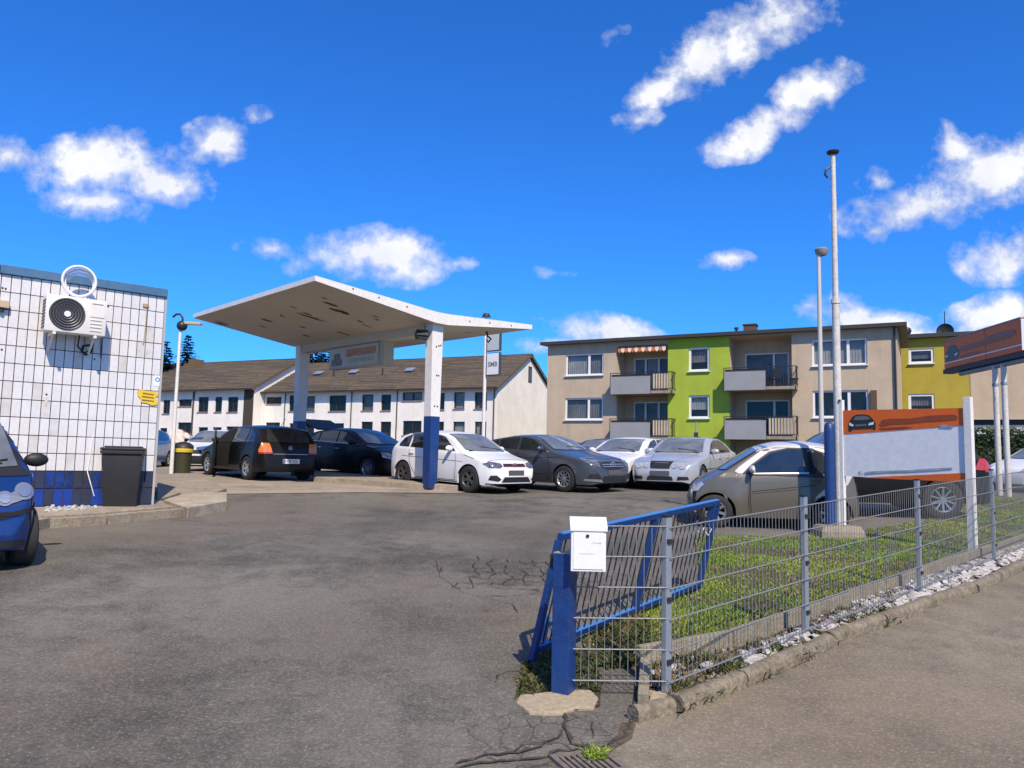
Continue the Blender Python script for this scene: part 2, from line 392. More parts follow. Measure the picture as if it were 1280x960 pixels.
# fence foot points
FP = [G(833, 862, .05), G(1007, 793, .05), G(1150, 738, .05), G(1243, 699, .05)]
FD = (FP[3] - FP[2]).normalized(); FP.append(FP[3] + FD * 2.5); FP.append(FP[3] + FD * 5.0)
BLUE_POST = G(704, 868)
# pavement in front of the kerb stones
K = [G(788, 905), G(853, 893), G(935, 861), G(1012, 827), G(1044, 809), G(1109, 784), G(1170, 759), G(1223, 742), G(1279, 715)]
KD = (K[-1] - K[-3]).normalized(); K.append(K[-1] + KD * 2); K.append(K[-1] + KD * 8)
pv = [V2(G(700, 958))] + [(-.1, 2.0), (-.4, -.9), (30, -.9), (30, K[-1].y)] + [V2(q) for q in reversed(K)] + [V2(G(770, 925))]
tag(sheet(pv, .006, .25, 'pavement_asphalt', 'pavement'), kind='structure')
# forecourt concrete beyond the asphalt apron
fc = [V2(G(190, 616)), V2(G(281, 618)), V2(G(450, 616)), V2(G(575, 617)), V2(G(640, 606)), (-1.6, 24), (-3, 29), (-22, 29), (-22, 17.5)]
tag(sheet(fc, .012, .5, 'forecourt_concrete', 'forecourt'), kind='structure')
# lawn behind the fence
def offs(pts, d):
    out = []
    for i, p in enumerate(pts):
        a = pts[max(i - 1, 0)]; b = pts[min(i + 1, len(pts) - 1)]; t = (Vector(b[:2]) - Vector(a[:2])).normalized()
        out.append((p[0] - t.y * d, p[1] + t.x * d))
    return out
B = [G(797, 834), G(915, 812), G(1004, 780), G(1146, 728), G(1243, 694)]
B.append(B[-1] + FD * 2.5); B.append(B[-1] + FD * 6)
lawn_poly = [V2(q) for q in B] + [(15.5, 19), (11, 19.5)] + [V2(G(1160, 652)), V2(G(1090, 662)), V2(G(1000, 672)), V2(G(868, 673)), V2(G(878, 735)), V2(G(790, 772)), V2(G(726, 800)), V2(G(740, 835))]
tag(sheet(lawn_poly, .02, .25, 'lawn_soil', 'lawn'), kind='structure')
verge = [V2(q) for q in K[1:]] + [V2(q) for q in reversed(B)] + [V2(G(790, 890))]
tag(sheet(verge, .014, .25, 'soil', 'verge_soil'), kind='structure')
tag(sheet([V2(G(*q)) for q in ((652, 866), (640, 880), (655, 850), (655, 826), (690, 806), (735, 812), (752, 850), (748, 872), (742, 892), (700, 888))][0:1] + [V2(G(*q)) for q in ((641, 878), (652, 852), (655, 828), (690, 806), (735, 812), (752, 850), (750, 884), (700, 892))], .008, .1, 'crack_soil', 'soil_patch'), kind='structure')
# long cracks
crackset = [[(790, 900), (778, 925), (748, 938), (700, 940), (672, 950), (600, 955), (560, 962)], [(706, 892), (708, 915), (716, 930), (748, 938)],
  [(706, 915), (690, 928), (668, 938), (650, 944), (622, 944), (590, 950), (566, 956)], [(660, 840), (640, 838), (622, 846), (620, 856)],
  [(545, 700), (550, 722), (580, 742), (640, 756), (648, 768)], [(700, 615), (735, 625), (800, 640)], [(560, 690), (610, 704), (660, 706), (690, 712)],
  [(590, 706), (612, 722), (600, 742)], [(615, 745), (640, 720), (662, 712), (688, 716)], [(640, 720), (652, 738), (668, 744)],
  [(505, 700), (540, 694), (575, 700)], [(490, 720), (520, 735), (545, 722)], [(540, 712), (520, 706), (500, 716)],
  [(280, 690), (330, 676), (400, 690), (470, 684), (520, 690)], [(640, 944), (655, 932), (700, 930)], [(708, 893), (740, 905), (742, 925)]]
crackset = crackset[:6] + crackset[13:]
net = MB()
cr_r = random.Random(17); CX, CY = gp.x + .12, gp.y + .05
def cnode(i, j):
    q = random.Random(i * 131 + j * 17 + 5); return (CX + i * .17 + q.uniform(-.075, .075), CY + j * .21 + q.uniform(-.1, .1))
for i in range(-5, 6):
    for j in range(-5, 6):
        e = (i / 5) ** 2 + (j / 5) ** 2
        if e > 1.0 + cr_r.uniform(-.2, .1): continue
        for di, dj in ((1, 0), (0, 1)):
            if cr_r.random() < .85 - .45 * e:
                p, q = cnode(i, j), cnode(i + di, j + dj); m = ((p[0] + q[0]) / 2 + cr_r.uniform(-.03, .03), (p[1] + q[1]) / 2 + cr_r.uniform(-.03, .03))
                o_ = ribbon([p, m, q], .014, .013, 'crack_soil', 'asphalt_crack', jit=.004); net.add([tuple(v_.co) for v_ in o_.data.vertices], [tuple(f_.vertices) for f_ in o_.data.polygons]); bpy.data.objects.remove(o_)
tag(net.build('crack_network', 'crack_soil'), 'network of fine alligator cracks in the asphalt left of the gate', 'cracks', kind='stuff')
for i, c in enumerate(crackset):
    big = i < 3
    tag(ribbon([V2(G(a, b)) for a, b in c], .022 if big else .008, .012, 'crack_soil', 'asphalt_crack', jit=.018 if big else .006), kind='structure')
tag(sheet([V2(G(*q)) for q in ((778, 905), (795, 905), (790, 925), (765, 940), (745, 955), (725, 958), (730, 945), (758, 932), (772, 920))], .009, .1, 'soil', 'soil_patch'), kind='structure')
# irregular concrete footing of the blue post
ft = [(645, 882), (650, 872), (672, 870), (692, 868), (715, 864), (738, 866), (748, 876), (742, 888), (720, 888), (705, 894), (690, 895), (662, 894)]
fpts = [G(*q) for q in ft]; mbf = MB(); n = len(fpts)
mbf.add([(p.x, p.y, g(p.x, p.y) - .04) for p in fpts] + [(p.x, p.y, g(p.x, p.y) + .022) for p in fpts], [tuple(range(n, 2 * n))] + [(i, (i + 1) % n, n + (i + 1) % n, n + i) for i in range(n)])
tag(mbf.build('post_footing', 'concrete_tan', bevel=.012), kind='structure')
ft2 = [(812, 872), (838, 868), (872, 868), (866, 878), (850, 888), (812, 890)]
fpts = [G(*q) for q in ft2]; n = len(fpts); mbf = MB()
mbf.add([(p.x, p.y, g(p.x, p.y) - .03) for p in fpts] + [(p.x, p.y, g(p.x, p.y) + .035) for p in fpts], [tuple(range(n, 2 * n))] + [(i, (i + 1) % n, n + (i + 1) % n, n + i) for i in range(n)])
tag(mbf.build('post_footing', 'concrete_tan', bevel=.01), kind='structure')

# edging boards (concrete) behind the fence
def edging_line(pts, hgt, wd, m, root, name, seglen, zoff=0.0, roundtop=False):
    for i in range(len(pts) - 1):
        a, b = Vector(pts[i][:2]), Vector(pts[i + 1][:2]); n = max(1, round((b - a).length / seglen))
        for k in range(n):
            p, q = a.lerp(b, (k + .012) / n), a.lerp(b, (k + 1 - .012) / n)
            j = rnd.uniform(-.01, .01)
            za, zb = g(p.x, p.y) + j, g(q.x, q.y) + j + rnd.uniform(-.008, .008)
            mm = MB(); d = (q - p); L = d.length; d.normalize(); pr = Vector((-d.y, d.x)) * rnd.uniform(-.005, .005)
            if roundtop:
                rr = wd / 2; ns = 7; vs = []; 
                for t in range(9):
                    f = t / 8; c = p.lerp(q, f) + pr; z = za + (zb - za) * f
                    for s_ in range(ns + 4):
                        if s_ < ns: an = math.pi * (1 - s_ / (ns - 1)); yy, h = rr * math.cos(an), hgt - rr * .7 + rr * .7 * math.sin(an)
                        else: yy, h = [(rr, 0), (rr, -.1), (-rr, -.1), (-rr, 0)][s_ - ns]
                        jn = rnd.uniform(-.005, .005)
                        vs.append((c.x - d.y * (yy + jn), c.y + d.x * (yy + jn), z + h + jn))
                ns += 4
                mm.add(vs, [(t * ns + s_, t * ns + (s_ + 1) % ns, (t + 1) * ns + (s_ + 1) % ns, (t + 1) * ns + s_) for t in range(8) for s_ in range(ns)] + [tuple(range(ns)), tuple(range(8 * ns, 9 * ns))])
                mm.build(name, m, root, smooth=True)
            else:
                mm.beam((p.x + pr.x, p.y + pr.y, za + hgt / 2 + zoff - .04), (q.x + pr.x, q.y + pr.y, zb + hgt / 2 + zoff - .04), wd, hgt + .08)
                mm.build(name, m, root, bevel=.008)
mat('edging_stone', (.21, .175, .125), .95, noise=[(2.2, .8, (.12, .10, .07)), (7, .6, (.32, .28, .205)), (26, .6, (.06, .055, .035))], bump=(35, .8))
mat('edging_board', (.30, .26, .19), .9, noise=[(3, .7, (.20, .17, .125)), (14, .5, (.12, .12, .07))], bump=(35, .6))
r1 = empty('kerb', (0, 0, 0), kind='structure')
edging_line([V2(K[0] + Vector((.02, .04, 0))), V2(K[1] + Vector((-.06, .04, 0)))], .10, .10, 'edging_stone', r1, 'kerb_stone', .5, roundtop=True)
edging_line([(p[0], p[1]) for p in offs([V2(q) for q in K[1:]], .055)], .105, .12, 'edging_stone', r1, 'kerb_stone', .75, roundtop=True)
r2 = empty('lawn_edging', (0, 0, 0), kind='structure')
edging_line([V2(q) for q in B], .15, .055, 'edging_board', r2, 'edging_board', 1.0)
edging_line([V2(G(806, 836)), V2(G(803, 884))], .09, .07, 'edging_board', r2, 'edging_board', 1.0)

# ------------------------------------------------------------------ vegetation
def leafmat(name, c1, c2, c3, rough=.6):
    m = bpy.data.materials.new(name); m.use_nodes = True; t = m.node_tree; b = t.nodes['Principled BSDF']
    b.inputs['Roughness'].default_value = rough; b.inputs['Specular IOR Level'].default_value = .3
    ge = t.nodes.new('ShaderNodeNewGeometry'); r = t.nodes.new('ShaderNodeValToRGB'); t.links.new(ge.outputs['Random Per Island'], r.inputs[0])
    e = r.color_ramp.elements; e[0].color = (*c1, 1); e[1].color = (*c3, 1); e.new(.5).color = (*c2, 1)
    tcn = t.nodes.new('ShaderNodeTexCoord'); n = t.nodes.new('ShaderNodeTexNoise'); n.inputs['Scale'].default_value = .8; n.inputs['Detail'].default_value = 4
    t.links.new(tcn.outputs['Object'], n.inputs['Vector'])
    x = t.nodes.new('ShaderNodeMix'); x.data_type = 'RGBA'; x.blend_type = 'MULTIPLY'; x.inputs[0].default_value = 1
    rr = t.nodes.new('ShaderNodeValToRGB'); t.links.new(n.outputs[0], rr.inputs[0]); rr.color_ramp.elements[0].position = .35; rr.color_ramp.elements[1].position = .65
    rr.color_ramp.elements[0].color = (.75, .85, .8, 1); rr.color_ramp.elements[1].color = (1.35, 1.1, .9, 1)
    t.links.new(r.outputs[0], x.inputs[6]); t.links.new(rr.outputs[0], x.inputs[7]); t.links.new(x.outputs[2], b.inputs['Base Color'])
    b.inputs['Subsurface Weight'].default_value = 0
    MATS[name] = m
leafmat('grass', (.07, .15, .014), (.15, .27, .024), (.36, .40, .07))
leafmat('weeds', (.03, .055, .012), (.06, .085, .02), (.14, .11, .05))
leafmat('dry_grass', (.20, .15, .06), (.13, .11, .045), (.26, .2, .09))
leafmat('conifer', (.008, .018, .009), (.015, .03, .014), (.03, .045, .018))
leafmat('hedge', (.02, .04, .012), (.035, .065, .018), (.06, .09, .025))
def blades(name, poly, n, h0, h1, m, wd=.006, off=.02, density=None, seed=1, kind='stuff', lean=.5):
    r = np.random.RandomState(seed); x0 = min(p[0] for p in poly); x1 = max(p[0] for p in poly); y0 = min(p[1] for p in poly); y1 = max(p[1] for p in poly)
    V = []; F = []; k = 0; tries = 0
    while k < n and tries < n * 12:
        tries += 1; x = r.uniform(x0, x1); y = r.uniform(y0, y1)
        if not pip(x, y, poly): continue
        d = 1
        if density: d = density(x, y)
        if r.rand() > d: continue
        z = g(x, y) + off - .01; h = r.uniform(h0, h1) * (.5 + .5 * d); a = r.uniform(0, 6.283); wv = wd * r.uniform(.6, 1.4) * (1 + .05 * y)
        lx, ly = r.normal(0, lean) * h, r.normal(0, lean) * h; ca, sa = math.cos(a) * wv, math.sin(a) * wv; b = len(V)
        V += [(x - ca, y - sa, z), (x + ca, y + sa, z), (x + lx * .4 + ca * .7, y + ly * .4 + sa * .7, z + h * .6), (x + lx * .4 - ca * .7, y + ly * .4 - sa * .7, z + h * .6), (x + lx, y + ly, z + h * .95)]
        F += [(b, b + 1, b + 2, b + 3), (b + 3, b + 2, b + 4)]; k += 1
    me = bpy.data.meshes.new(name); me.from_pydata(V, [], F); me.materials.append(MATS[m])
    return tag(link(name, me), kind=kind)
from mathutils import noise as mnoise
def dens(x, y):
    v_ = mnoise.fractal(Vector((x * .9, y * .9, 3.1)), 1, 2, 4)
    return min(1, max(.06, .62 + v_ * 1.1))
gpoly = lawn_poly
tag(blades('grass', gpoly, 115000, .02, .052, 'grass', .0038, .02, dens, 3), 'short green lawn grass growing behind the mesh fence', 'grass')
tag(blades('dry_grass', gpoly, 5000, .025, .07, 'dry_grass', .004, .02, lambda x, y: 1 - dens(x, y) * .8, 5), 'dry brown stalks among the lawn grass', 'grass')
vp = [V2(q) for q in K[1:6]] + [V2(q) for q in reversed(B[:4])]
tag(blades('weeds', vp, 2600, .02, .10, 'weeds', .007, .014, lambda x, y: max(0, .5 + mnoise.fractal(Vector((x * 2, y * 2, 8)), 1, 2, 3) * 2.2), 6, lean=.9), 'low weeds on the soil strip beside the kerb stones', 'weeds')
tag(blades('weeds', [V2(G(*q)) for q in ((643, 872), (655, 828), (690, 812), (738, 820), (752, 850), (748, 868), (720, 862), (690, 866), (660, 872))], 1700, .012, .05, 'weeds', .007, .01, None, 9, lean=1.0), 'moss and weeds on dark soil round the blue gate post', 'weeds')
tag(blades('weeds', [V2(G(*q)) for q in ((728, 945), (745, 937), (762, 942), (758, 950), (740, 955))], 400, .01, .04, 'grass', .006, .01, None, 10, lean=1.0), 'small tuft of weeds above the drain grate', 'weeds')
tag(blades('weeds', [V2(G(*q)) for q in ((745, 800), (770, 775), (790, 772), (812, 790), (806, 812), (790, 835), (760, 838))], 2400, .02, .10, 'weeds', .009, .02, None, 12, lean=.8), 'broad leaved weeds under the leaning blue gate', 'weeds')
kb = offs([V2(q) for q in K[1:9]], -.02); ka = offs([V2(q) for q in K[1:9]], .05)
tag(blades('weeds', ka + list(reversed(kb)), 900, .01, .05, 'dry_grass', .006, .004, lambda x, y: max(0, mnoise.fractal(Vector((x * 1.5, y * 1.5, 2)), 1, 2, 3) * 3), 14, lean=1.2), 'dry weeds along the foot of the kerb stones', 'weeds')
# leaf litter and fine rubble
def litter(name, poly, n, s0, s1, m, label, seed, off=.015, dens_=None):
    r = random.Random(seed); mm = MB(); x0 = min(p[0] for p in poly); x1 = max(p[0] for p in poly); y0 = min(p[1] for p in poly); y1 = max(p[1] for p in poly); k = 0; t = 0
    while k < n and t < n * 15:
        t += 1; x = r.uniform(x0, x1); y = r.uniform(y0, y1)
        if not pip(x, y, poly): continue
        if dens_ and r.random() > dens_(x, y): continue
        s = r.uniform(s0, s1); z = g(x, y) + off + s * .2
        rt = Matrix.Rotation(r.uniform(0, 6), 3, 'Z') @ Matrix.Rotation(r.uniform(-.6, .6), 3, 'X')
        q = [rt @ Vector((a * s * r.uniform(.6, 1), b * s * r.uniform(.5, .9), c * s * .45)) for a in (-.5, .5) for b in (-.5, .5) for c in (-.5, .5)]
        mm.add([p + Vector((x, y, z)) for p in q], [(0, 1, 3, 2), (4, 6, 7, 5), (0, 4, 5, 1), (2, 3, 7, 6), (0, 2, 6, 4), (1, 5, 7, 3)]); k += 1
    return tag(mm.build(name, m), label, 'rubble', kind='stuff')
mat('stone_white', (.50, .49, .47), .85, noise=[(9, .8, (.27, .26, .24)), (25, .4, (.62, .61, .60))], bump=(30, .5))
mat('stone_grey', (.30, .29, .27), .9, noise=[(9, .6, (.18, .17, .15))], bump=(30, .5))
mat('leaf_brown', (.16, .10, .045), .9, noise=[(20, .6, (.30, .22, .12))])
def alongd(x, y): return min(1, max(.0, (x - 2.0) / 2.0))
verge_in = offs([V2(q) for q in K[1:]], .16) + [V2(q) for q in reversed(B)] + [V2(G(800, 885))]
litter('rubble', verge_in, 2600, .02, .055, 'stone_grey', 'fine grey rubble on the soil strip below the fence', 3)
litter('leaf_litter', verge_in, 1400, .02, .05, 'leaf_brown', 'brown dead leaves on the soil strip below the fence', 4, .02)
litter('leaf_litter', gpoly, 220, .02, .05, 'leaf_brown', 'brown dead leaves scattered on the lawn', 14, .05)
litter('gravel', verge_in, 2400, .03, .08, 'stone_white', 'small pale broken stones heaped along the kerb', 5, .02, lambda x, y: alongd(x, y) ** 1.3)
# larger pale stones, each one a thing
def stone_mesh(seed):
    r = random.Random(seed); bm = bmesh.new(); bmesh.ops.create_icosphere(bm, subdivisions=1, radius=.5)
    for v_ in bm.verts: v_.co *= r.uniform(.7, 1.15); v_.co.z *= .5
    me = bpy.data.meshes.new('stone'); bm.to_mesh(me); bm.free(); me.materials.append(MATS['stone_white']); return me
SM = [stone_mesh(i) for i in range(6)]
r = random.Random(21); k = 0
while k < 130:
    t = r.random() ** .8; i = 2 + t * 6.99; j = int(i); f = i - j
    a = K[j].lerp(K[min(j + 1, len(K) - 1)], f); b = B[min(j // 2 + 1, len(B) - 1)]
    d = (K[min(j + 1, len(K) - 1)] - K[j]); d = Vector((-d.y, d.x)).normalized(); o_ = r.uniform(.13, .13 + .42 * min(1, .25 + t))
    if t < .3 and r.random() < .6: continue
    x, y = a.x + d.x * o_, a.y + d.y * o_; s = r.uniform(.08, .19)
    st = link('stone', SM[k % 6], None, (x, y, g(x, y) + .02 + s * .12), (r.uniform(-.4, .4), r.uniform(-.4, .4), r.uniform(0, 6)), (s * r.uniform(.8, 1.5), s, s * r.uniform(.5, 1.0)))
    tag(st, 'pale broken stone in the heap between the mesh fence and the kerb', 'stone', 'pale stones along the kerb'); k += 1
for (px, py, s, l) in ((884, 838, .12, 'white lump of stone lying alone by the edging board near the fence corner'), (912, 834, .09, 'flat pale stone right of the white lump by the edging board'), (818, 848, .09, 'pale stone at the foot of the first grey fence post'), (840, 842, .10, 'grey stone leaning on the first grey fence post')):
    q = G(px, py); tag(link('stone', SM[int(s * 100) % 6], None, (q.x, q.y, q.z + .04), (0.2, .1, px), (s * 1.5, s, s * .9)), l, 'stone')

def conifer(x, y, z0, h, rad, label, seed, n=2600):
    root = empty('conifer_tree', (x, y, z0), 0, label, 'tree', 'dark conifers behind the row houses'); r = random.Random(seed)
    MB().cyl((0, 0, -1), (0, 0, h * .97), .22, .03, 8).build('trunk', mat('bark', (.05, .035, .025), .9, bump=(20, .6)), root)
    mm = MB(); lay = int(h / .32)
    for i in range(lay):
        t = i / lay; zz = h * (.08 + .92 * t); R0 = rad * (1 - t) * r.uniform(.8, 1.1) + .05; nb = max(9, int(34 * (1 - t)) + 8)
        for b in range(nb):
            a = r.uniform(0, 6.283); L = R0 * r.uniform(.65, 1.12); m_ = max(2, int(L / .22)); 
            for s in range(m_):
                f = (s + 1) / m_; px_, py_ = math.cos(a) * L * f, math.sin(a) * L * f; pz = zz - .28 * L * f + .10 * L * f * f + r.uniform(-.08, .08)
                for q in range(9):
                    sz = .36 * (1.15 - .5 * f) * r.uniform(.7, 1.2); aa = a + r.uniform(-1.1, 1.1); dz = r.uniform(-.45, .12)
                    p0 = Vector((px_, py_, pz)); p1 = p0 + Vector((math.cos(aa) * sz, math.sin(aa) * sz, dz * sz)); pp = Vector((-math.sin(aa), math.cos(aa), r.uniform(-.4, .4))) * sz * .26
                    mm.add([p0 - pp, p0 + pp, p1], [(0, 1, 2)])
    mm.build('crown', 'conifer', root); return root
def treeat(px, top, bottom, Y, wpx, label, seed):
    a = at(px, top, Y); b = at(px, bottom, Y); h = a.z - 1.3; conifer(a.x, Y, 1.3, h, wpx / 2 / FPX * Y * (h / (a.z - b.z)), label, seed)
treeat(236, 417, 462, 86, 40, 'pointed dark conifer behind the left chimney of the row houses', 1)
treeat(209, 424, 470, 84, 34, 'dark conifer beside the edge of the tiled building behind the row houses', 2)
treeat(392, 424, 456, 90, 36, 'dark conifer seen between the rear canopy pillar and the hanging signboard', 3)
treeat(408, 430, 456, 92, 36, 'dark conifer whose top shows just left of the hanging signboard', 4)

# hedge far right, low mesh fence in front of it
h0 = G(1205, 610); 
def hedge(a, b, wd, h, z0, label):
    a = Vector(a); b = Vector(b); d = (b - a); L = d.length; d.normalize(); pr = Vector((-d.y, d.x)); r = random.Random(5); mm = MB()
    for i in range(int(L * 900)):
        t = r.uniform(0, L); face = r.random()
        if face < .55: o_, z = -wd / 2 + r.gauss(0, .06), r.uniform(0, h)
        elif face < .8: o_, z = r.uniform(-wd / 2, wd / 2), h + r.gauss(0, .06)
        else: o_, z = r.uniform(-wd / 2, wd / 2), r.uniform(.2, h)
        bump = .12 * mnoise.noise(Vector((t * .9, z * 1.2, 0))); c = a + d * t + pr * (o_ - bump); s = r.uniform(.04, .10)
        e1 = Vector((r.uniform(-1, 1), r.uniform(-1, 1), r.uniform(-1, 1))).normalized() * s; e2 = e1.orthogonal().normalized() * s * .6
        p = Vector((c.x, c.y, z0 + z + bump)); mm.add([p - e1, p + e2, p + e1, p - e2], [(0, 1, 2, 3)])
    root = empty('hedge', (a.x, a.y, z0), 0, label, 'hedge')
    o = mm.build('foliage', 'hedge', root); o.matrix_parent_inverse = Matrix.Translation((-a.x, -a.y, -z0))
    core = MB(); core.beam((a.x, a.y, z0 + h / 2 - .1), (b.x, b.y, z0 + h / 2 - .1), wd * .7, h - .25); c_ = core.build('branch_core', 'conifer', root); c_.matrix_parent_inverse = Matrix.Translation((-a.x, -a.y, -z0))
    return root
hedge((16.2, 28.5), (26, 25), 1.0, 1.95, g(8, 28), 'tall clipped green hedge behind the white posts at the right edge')
# ------------------------------------------------------------------ walls and windows
def wall(parent, name, m, x0, x1, z0, z1, openings=(), depth=.16, y=0.0):
    X = sorted(set([x0, x1] + [o[0] for o in openings] + [o[1] for o in openings])); Z = sorted(set([z0, z1] + [o[2] for o in openings] + [o[3] for o in openings]))
    X = [q for q in X if x0 <= q <= x1]; Z = [q for q in Z if z0 <= q <= z1]; mm = MB()
    for i in range(len(X) - 1):
        for j in range(len(Z) - 1):
            cx, cz = (X[i] + X[i + 1]) / 2, (Z[j] + Z[j + 1]) / 2
            if any(o[0] < cx < o[1] and o[2] < cz < o[3] for o in openings): continue
            mm.add([(X[i], y, Z[j]), (X[i + 1], y, Z[j]), (X[i + 1], y, Z[j + 1]), (X[i], y, Z[j + 1])], [(0, 1, 2, 3)])
    for (a, b, c, d) in openings:
        mm.add([(a, y, c), (b, y, c), (b, y, d), (a, y, d), (a, y + depth, c), (b, y + depth, c), (b, y + depth, d), (a, y + depth, d)], [(0, 4, 5, 1), (1, 5, 6, 2), (2, 6, 7, 3), (3, 7, 4, 0)])
    return mm.build(name, m, parent)
def winmat(name, tintc, curtain=0):
    m = bpy.data.materials.new(name); m.use_nodes = True; t = m.node_tree; b = t.nodes['Principled BSDF']; b.inputs['Base Color'].default_value = (*tintc, 1)
    b.inputs['Roughness'].default_value = .04; b.inputs['IOR'].default_value = 1.6; b.inputs['Specular IOR Level'].default_value = .7
    tr = t.nodes.new('ShaderNodeBsdfTransparent'); tr.inputs[0].default_value = (.93, .95, .96, 1); mx_ = t.nodes.new('ShaderNodeMixShader'); mx_.inputs[0].default_value = 1 - curtain
    t.links.new(tr.outputs[0], mx_.inputs[1]); t.links.new(b.outputs[0], mx_.inputs[2]); t.links.new(mx_.outputs[0], t.nodes['Material Output'].inputs[0]); MATS[name] = m
winmat('pane_glass', (.02, .025, .03), .75)
mat('pane_dark', (.015, .02, .028), .05, ior=1.8)
mat('curtain', (.80, .80, .78), .8, noise=[(1.2, .6, (.50, .50, .50))])
mat('curtain_dim', (.42, .43, .44), .8, noise=[(.9, .9, (.14, .14, .15))])
mat('room', (.05, .052, .055), .9)
mat('pvc', (.72, .72, .73), .45)
mat('brown_frame', (.045, .028, .018), .5)
def window(parent, x0, x1, z0, z1, y, fm, splits=(), fw=.07, curt=None, sill=True, pane='pane_glass', sillm=None, blind=0):
    """frame at depth y; splits = fractions where a mullion stands"""
    f = MB(); f.b2(x0, x0 + fw, y, y + .07, z0, z1); f.b2(x1 - fw, x1, y, y + .07, z0, z1); f.b2(x0 + fw, x1 - fw, y, y + .07, z1 - fw, z1); f.b2(x0 + fw, x1 - fw, y, y + .07, z0, z0 + fw)
    xs_ = [x0 + fw]
    for s in splits:
        c = x0 + (x1 - x0) * s; f.b2(c - fw * .7, c + fw * .7, y + .002, y + .068, z0 + fw, z1 - fw); xs_ += [c - fw * .7, c + fw * .7]
    xs_.append(x1 - fw); o = f.build('window', fm, parent)
    for i in range(0, len(xs_), 2):
        a, b = xs_[i], xs_[i + 1]
        MB().b2(a, b, y + .03, y + .042, z0 + fw, z1 - fw).build('pane', pane, o)
        if curt:
            m_ = MB(); n = max(4, int((b - a) / .07)); c0 = [(a + (b - a) * k / n, y + .16 + .03 * (k % 2)) for k in range(n + 1)]
            zt, zb = z1 - fw, z0 + fw + (0 if not blind else (z1 - z0) * blind)
            m_.add([(p[0], p[1], zb) for p in c0] + [(p[0], p[1], zt) for p in c0], [(k, k + 1, n + 2 + k, n + 1 + k) for k in range(n)]); m_.build('curtain', curt if isinstance(curt, str) else curt[(i // 2) % len(curt)], o)
    MB().b2(x0 - .02, x1 + .02, y + .5, y + .52, z0 - .02, z1 + .02).build('room_shade', 'room', o)
    if sill: MB().b2(x0 - .05, x1 + .05, y - .2, y + .02, z0 - .05, z0 - .003).build('sill', sillm or fm, o)
    return o

# ------------------------------------------------------------------ apartment building (beige and lime)
AO = at(683, 540, 47.7); AO.z = 0; ARZ = math.atan2(-.464, .886)
def ap(px, py, yo=0): return on_plane(px, py, AO, ARZ, yo)
def stucco(name, c, c2, c3, dirt=(.3, .27, .22)):
    return mat(name, c, .92, noise=[(.35, .7, c2), (2.2, .35, c3), (.9, .28, dirt)], bump=(60, .25), streak=(2.2, .26, dirt))
stucco('stucco_beige', (.50, .40, .285), (.44, .35, .25), (.55, .45, .32), (.27, .22, .165))
stucco('stucco_lime', (.34, .46, .035), (.28, .38, .03), (.38, .48, .06), (.24, .24, .06))
stucco('stucco_olive', (.40, .33, .035), (.34, .27, .03), (.44, .37, .06), (.26, .21, .06))
stucco('stucco_white', (.84, .80, .73), (.74, .71, .65), (.86, .83, .77), (.56, .52, .46))
stucco('stucco_cream', (.83, .79, .67), (.76, .72, .60), (.86, .82, .71), (.56, .50, .36))
mat('roof_edge', (.035, .033, .032), .6)
mat('balcony_panel', (.27, .28, .29), .7, noise=[(1.5, .5, (.22, .23, .24))])
mat('slat_beige', (.66, .54, .38), .7, noise=[(3, .4, (.42, .35, .26))])
apt = empty('apartment_block', AO, ARZ, 'three storey beige block of flats with lime green middle strip and four balconies', 'apartment building')
T1 = ap(1122, 440)[0]; L0, L1 = ap(771, 470)[0], ap(835, 470)[0]; L2, L3 = ap(912, 470)[0], ap(990, 470)[0]
ZT = (ap(690, 433)[1] + ap(1110, 406)[1]) / 2
wtop = (lambda a, b: (a[0], b[0], b[1], a[1]))
def rect(x0, y0, x1, y1): a = ap(x0, y0); b = ap(x1, y1); return (a[0], b[0], b[1], a[1])
Z2b, Z2t = ap(707, 470)[1], ap(707, 443)[1]; Z1b, Z1t = ap(707, 525)[1], ap(707, 498)[1]
wl, wr = ap(707, 470)[0], ap(754, 470)[0]; gl, gr = ap(861, 450)[0], ap(887, 450)[0]; rl, rr_ = ap(1015, 440)[0], ap(1084, 440)[0]
dg = 2.7
op_l = [(wl, wr, z, z + (Z2t - Z2b)) for z in (Z2b, Z1b, Z1b - dg)]
gz2 = (ap(874, 464)[1], ap(874, 434)[1]); gz1 = (ap(874, 523)[1], ap(874, 494)[1])
op_g = [(gl, gr, *gz2), (gl, gr, *gz1), (gl, gr, gz1[0] - dg, gz1[1] - dg)]
rz2 = (ap(1040, 457)[1], ap(1040, 424)[1]); rz1 = (ap(1040, 522)[1], ap(1040, 488)[1])
op_r = [(rl, rr_, *rz2), (rl, rr_, *rz1), (rl, rr_, rz1[0] - dg, rz1[1] - dg)]
GZ = .4
wall(apt, 'wall', 'stucco_beige', 0, L0, GZ, ZT, op_l)
wall(apt, 'wall', 'stucco_lime', L1, L2, GZ, ZT, op_g, y=-.02)
wall(apt, 'wall', 'stucco_beige', L3, T1, GZ, ZT, op_r)
loz = []   # loggias: ceiling strips and back walls
F2, F1 = ap(800, 490)[1], ap(800, 547)[1]      # balcony floor levels
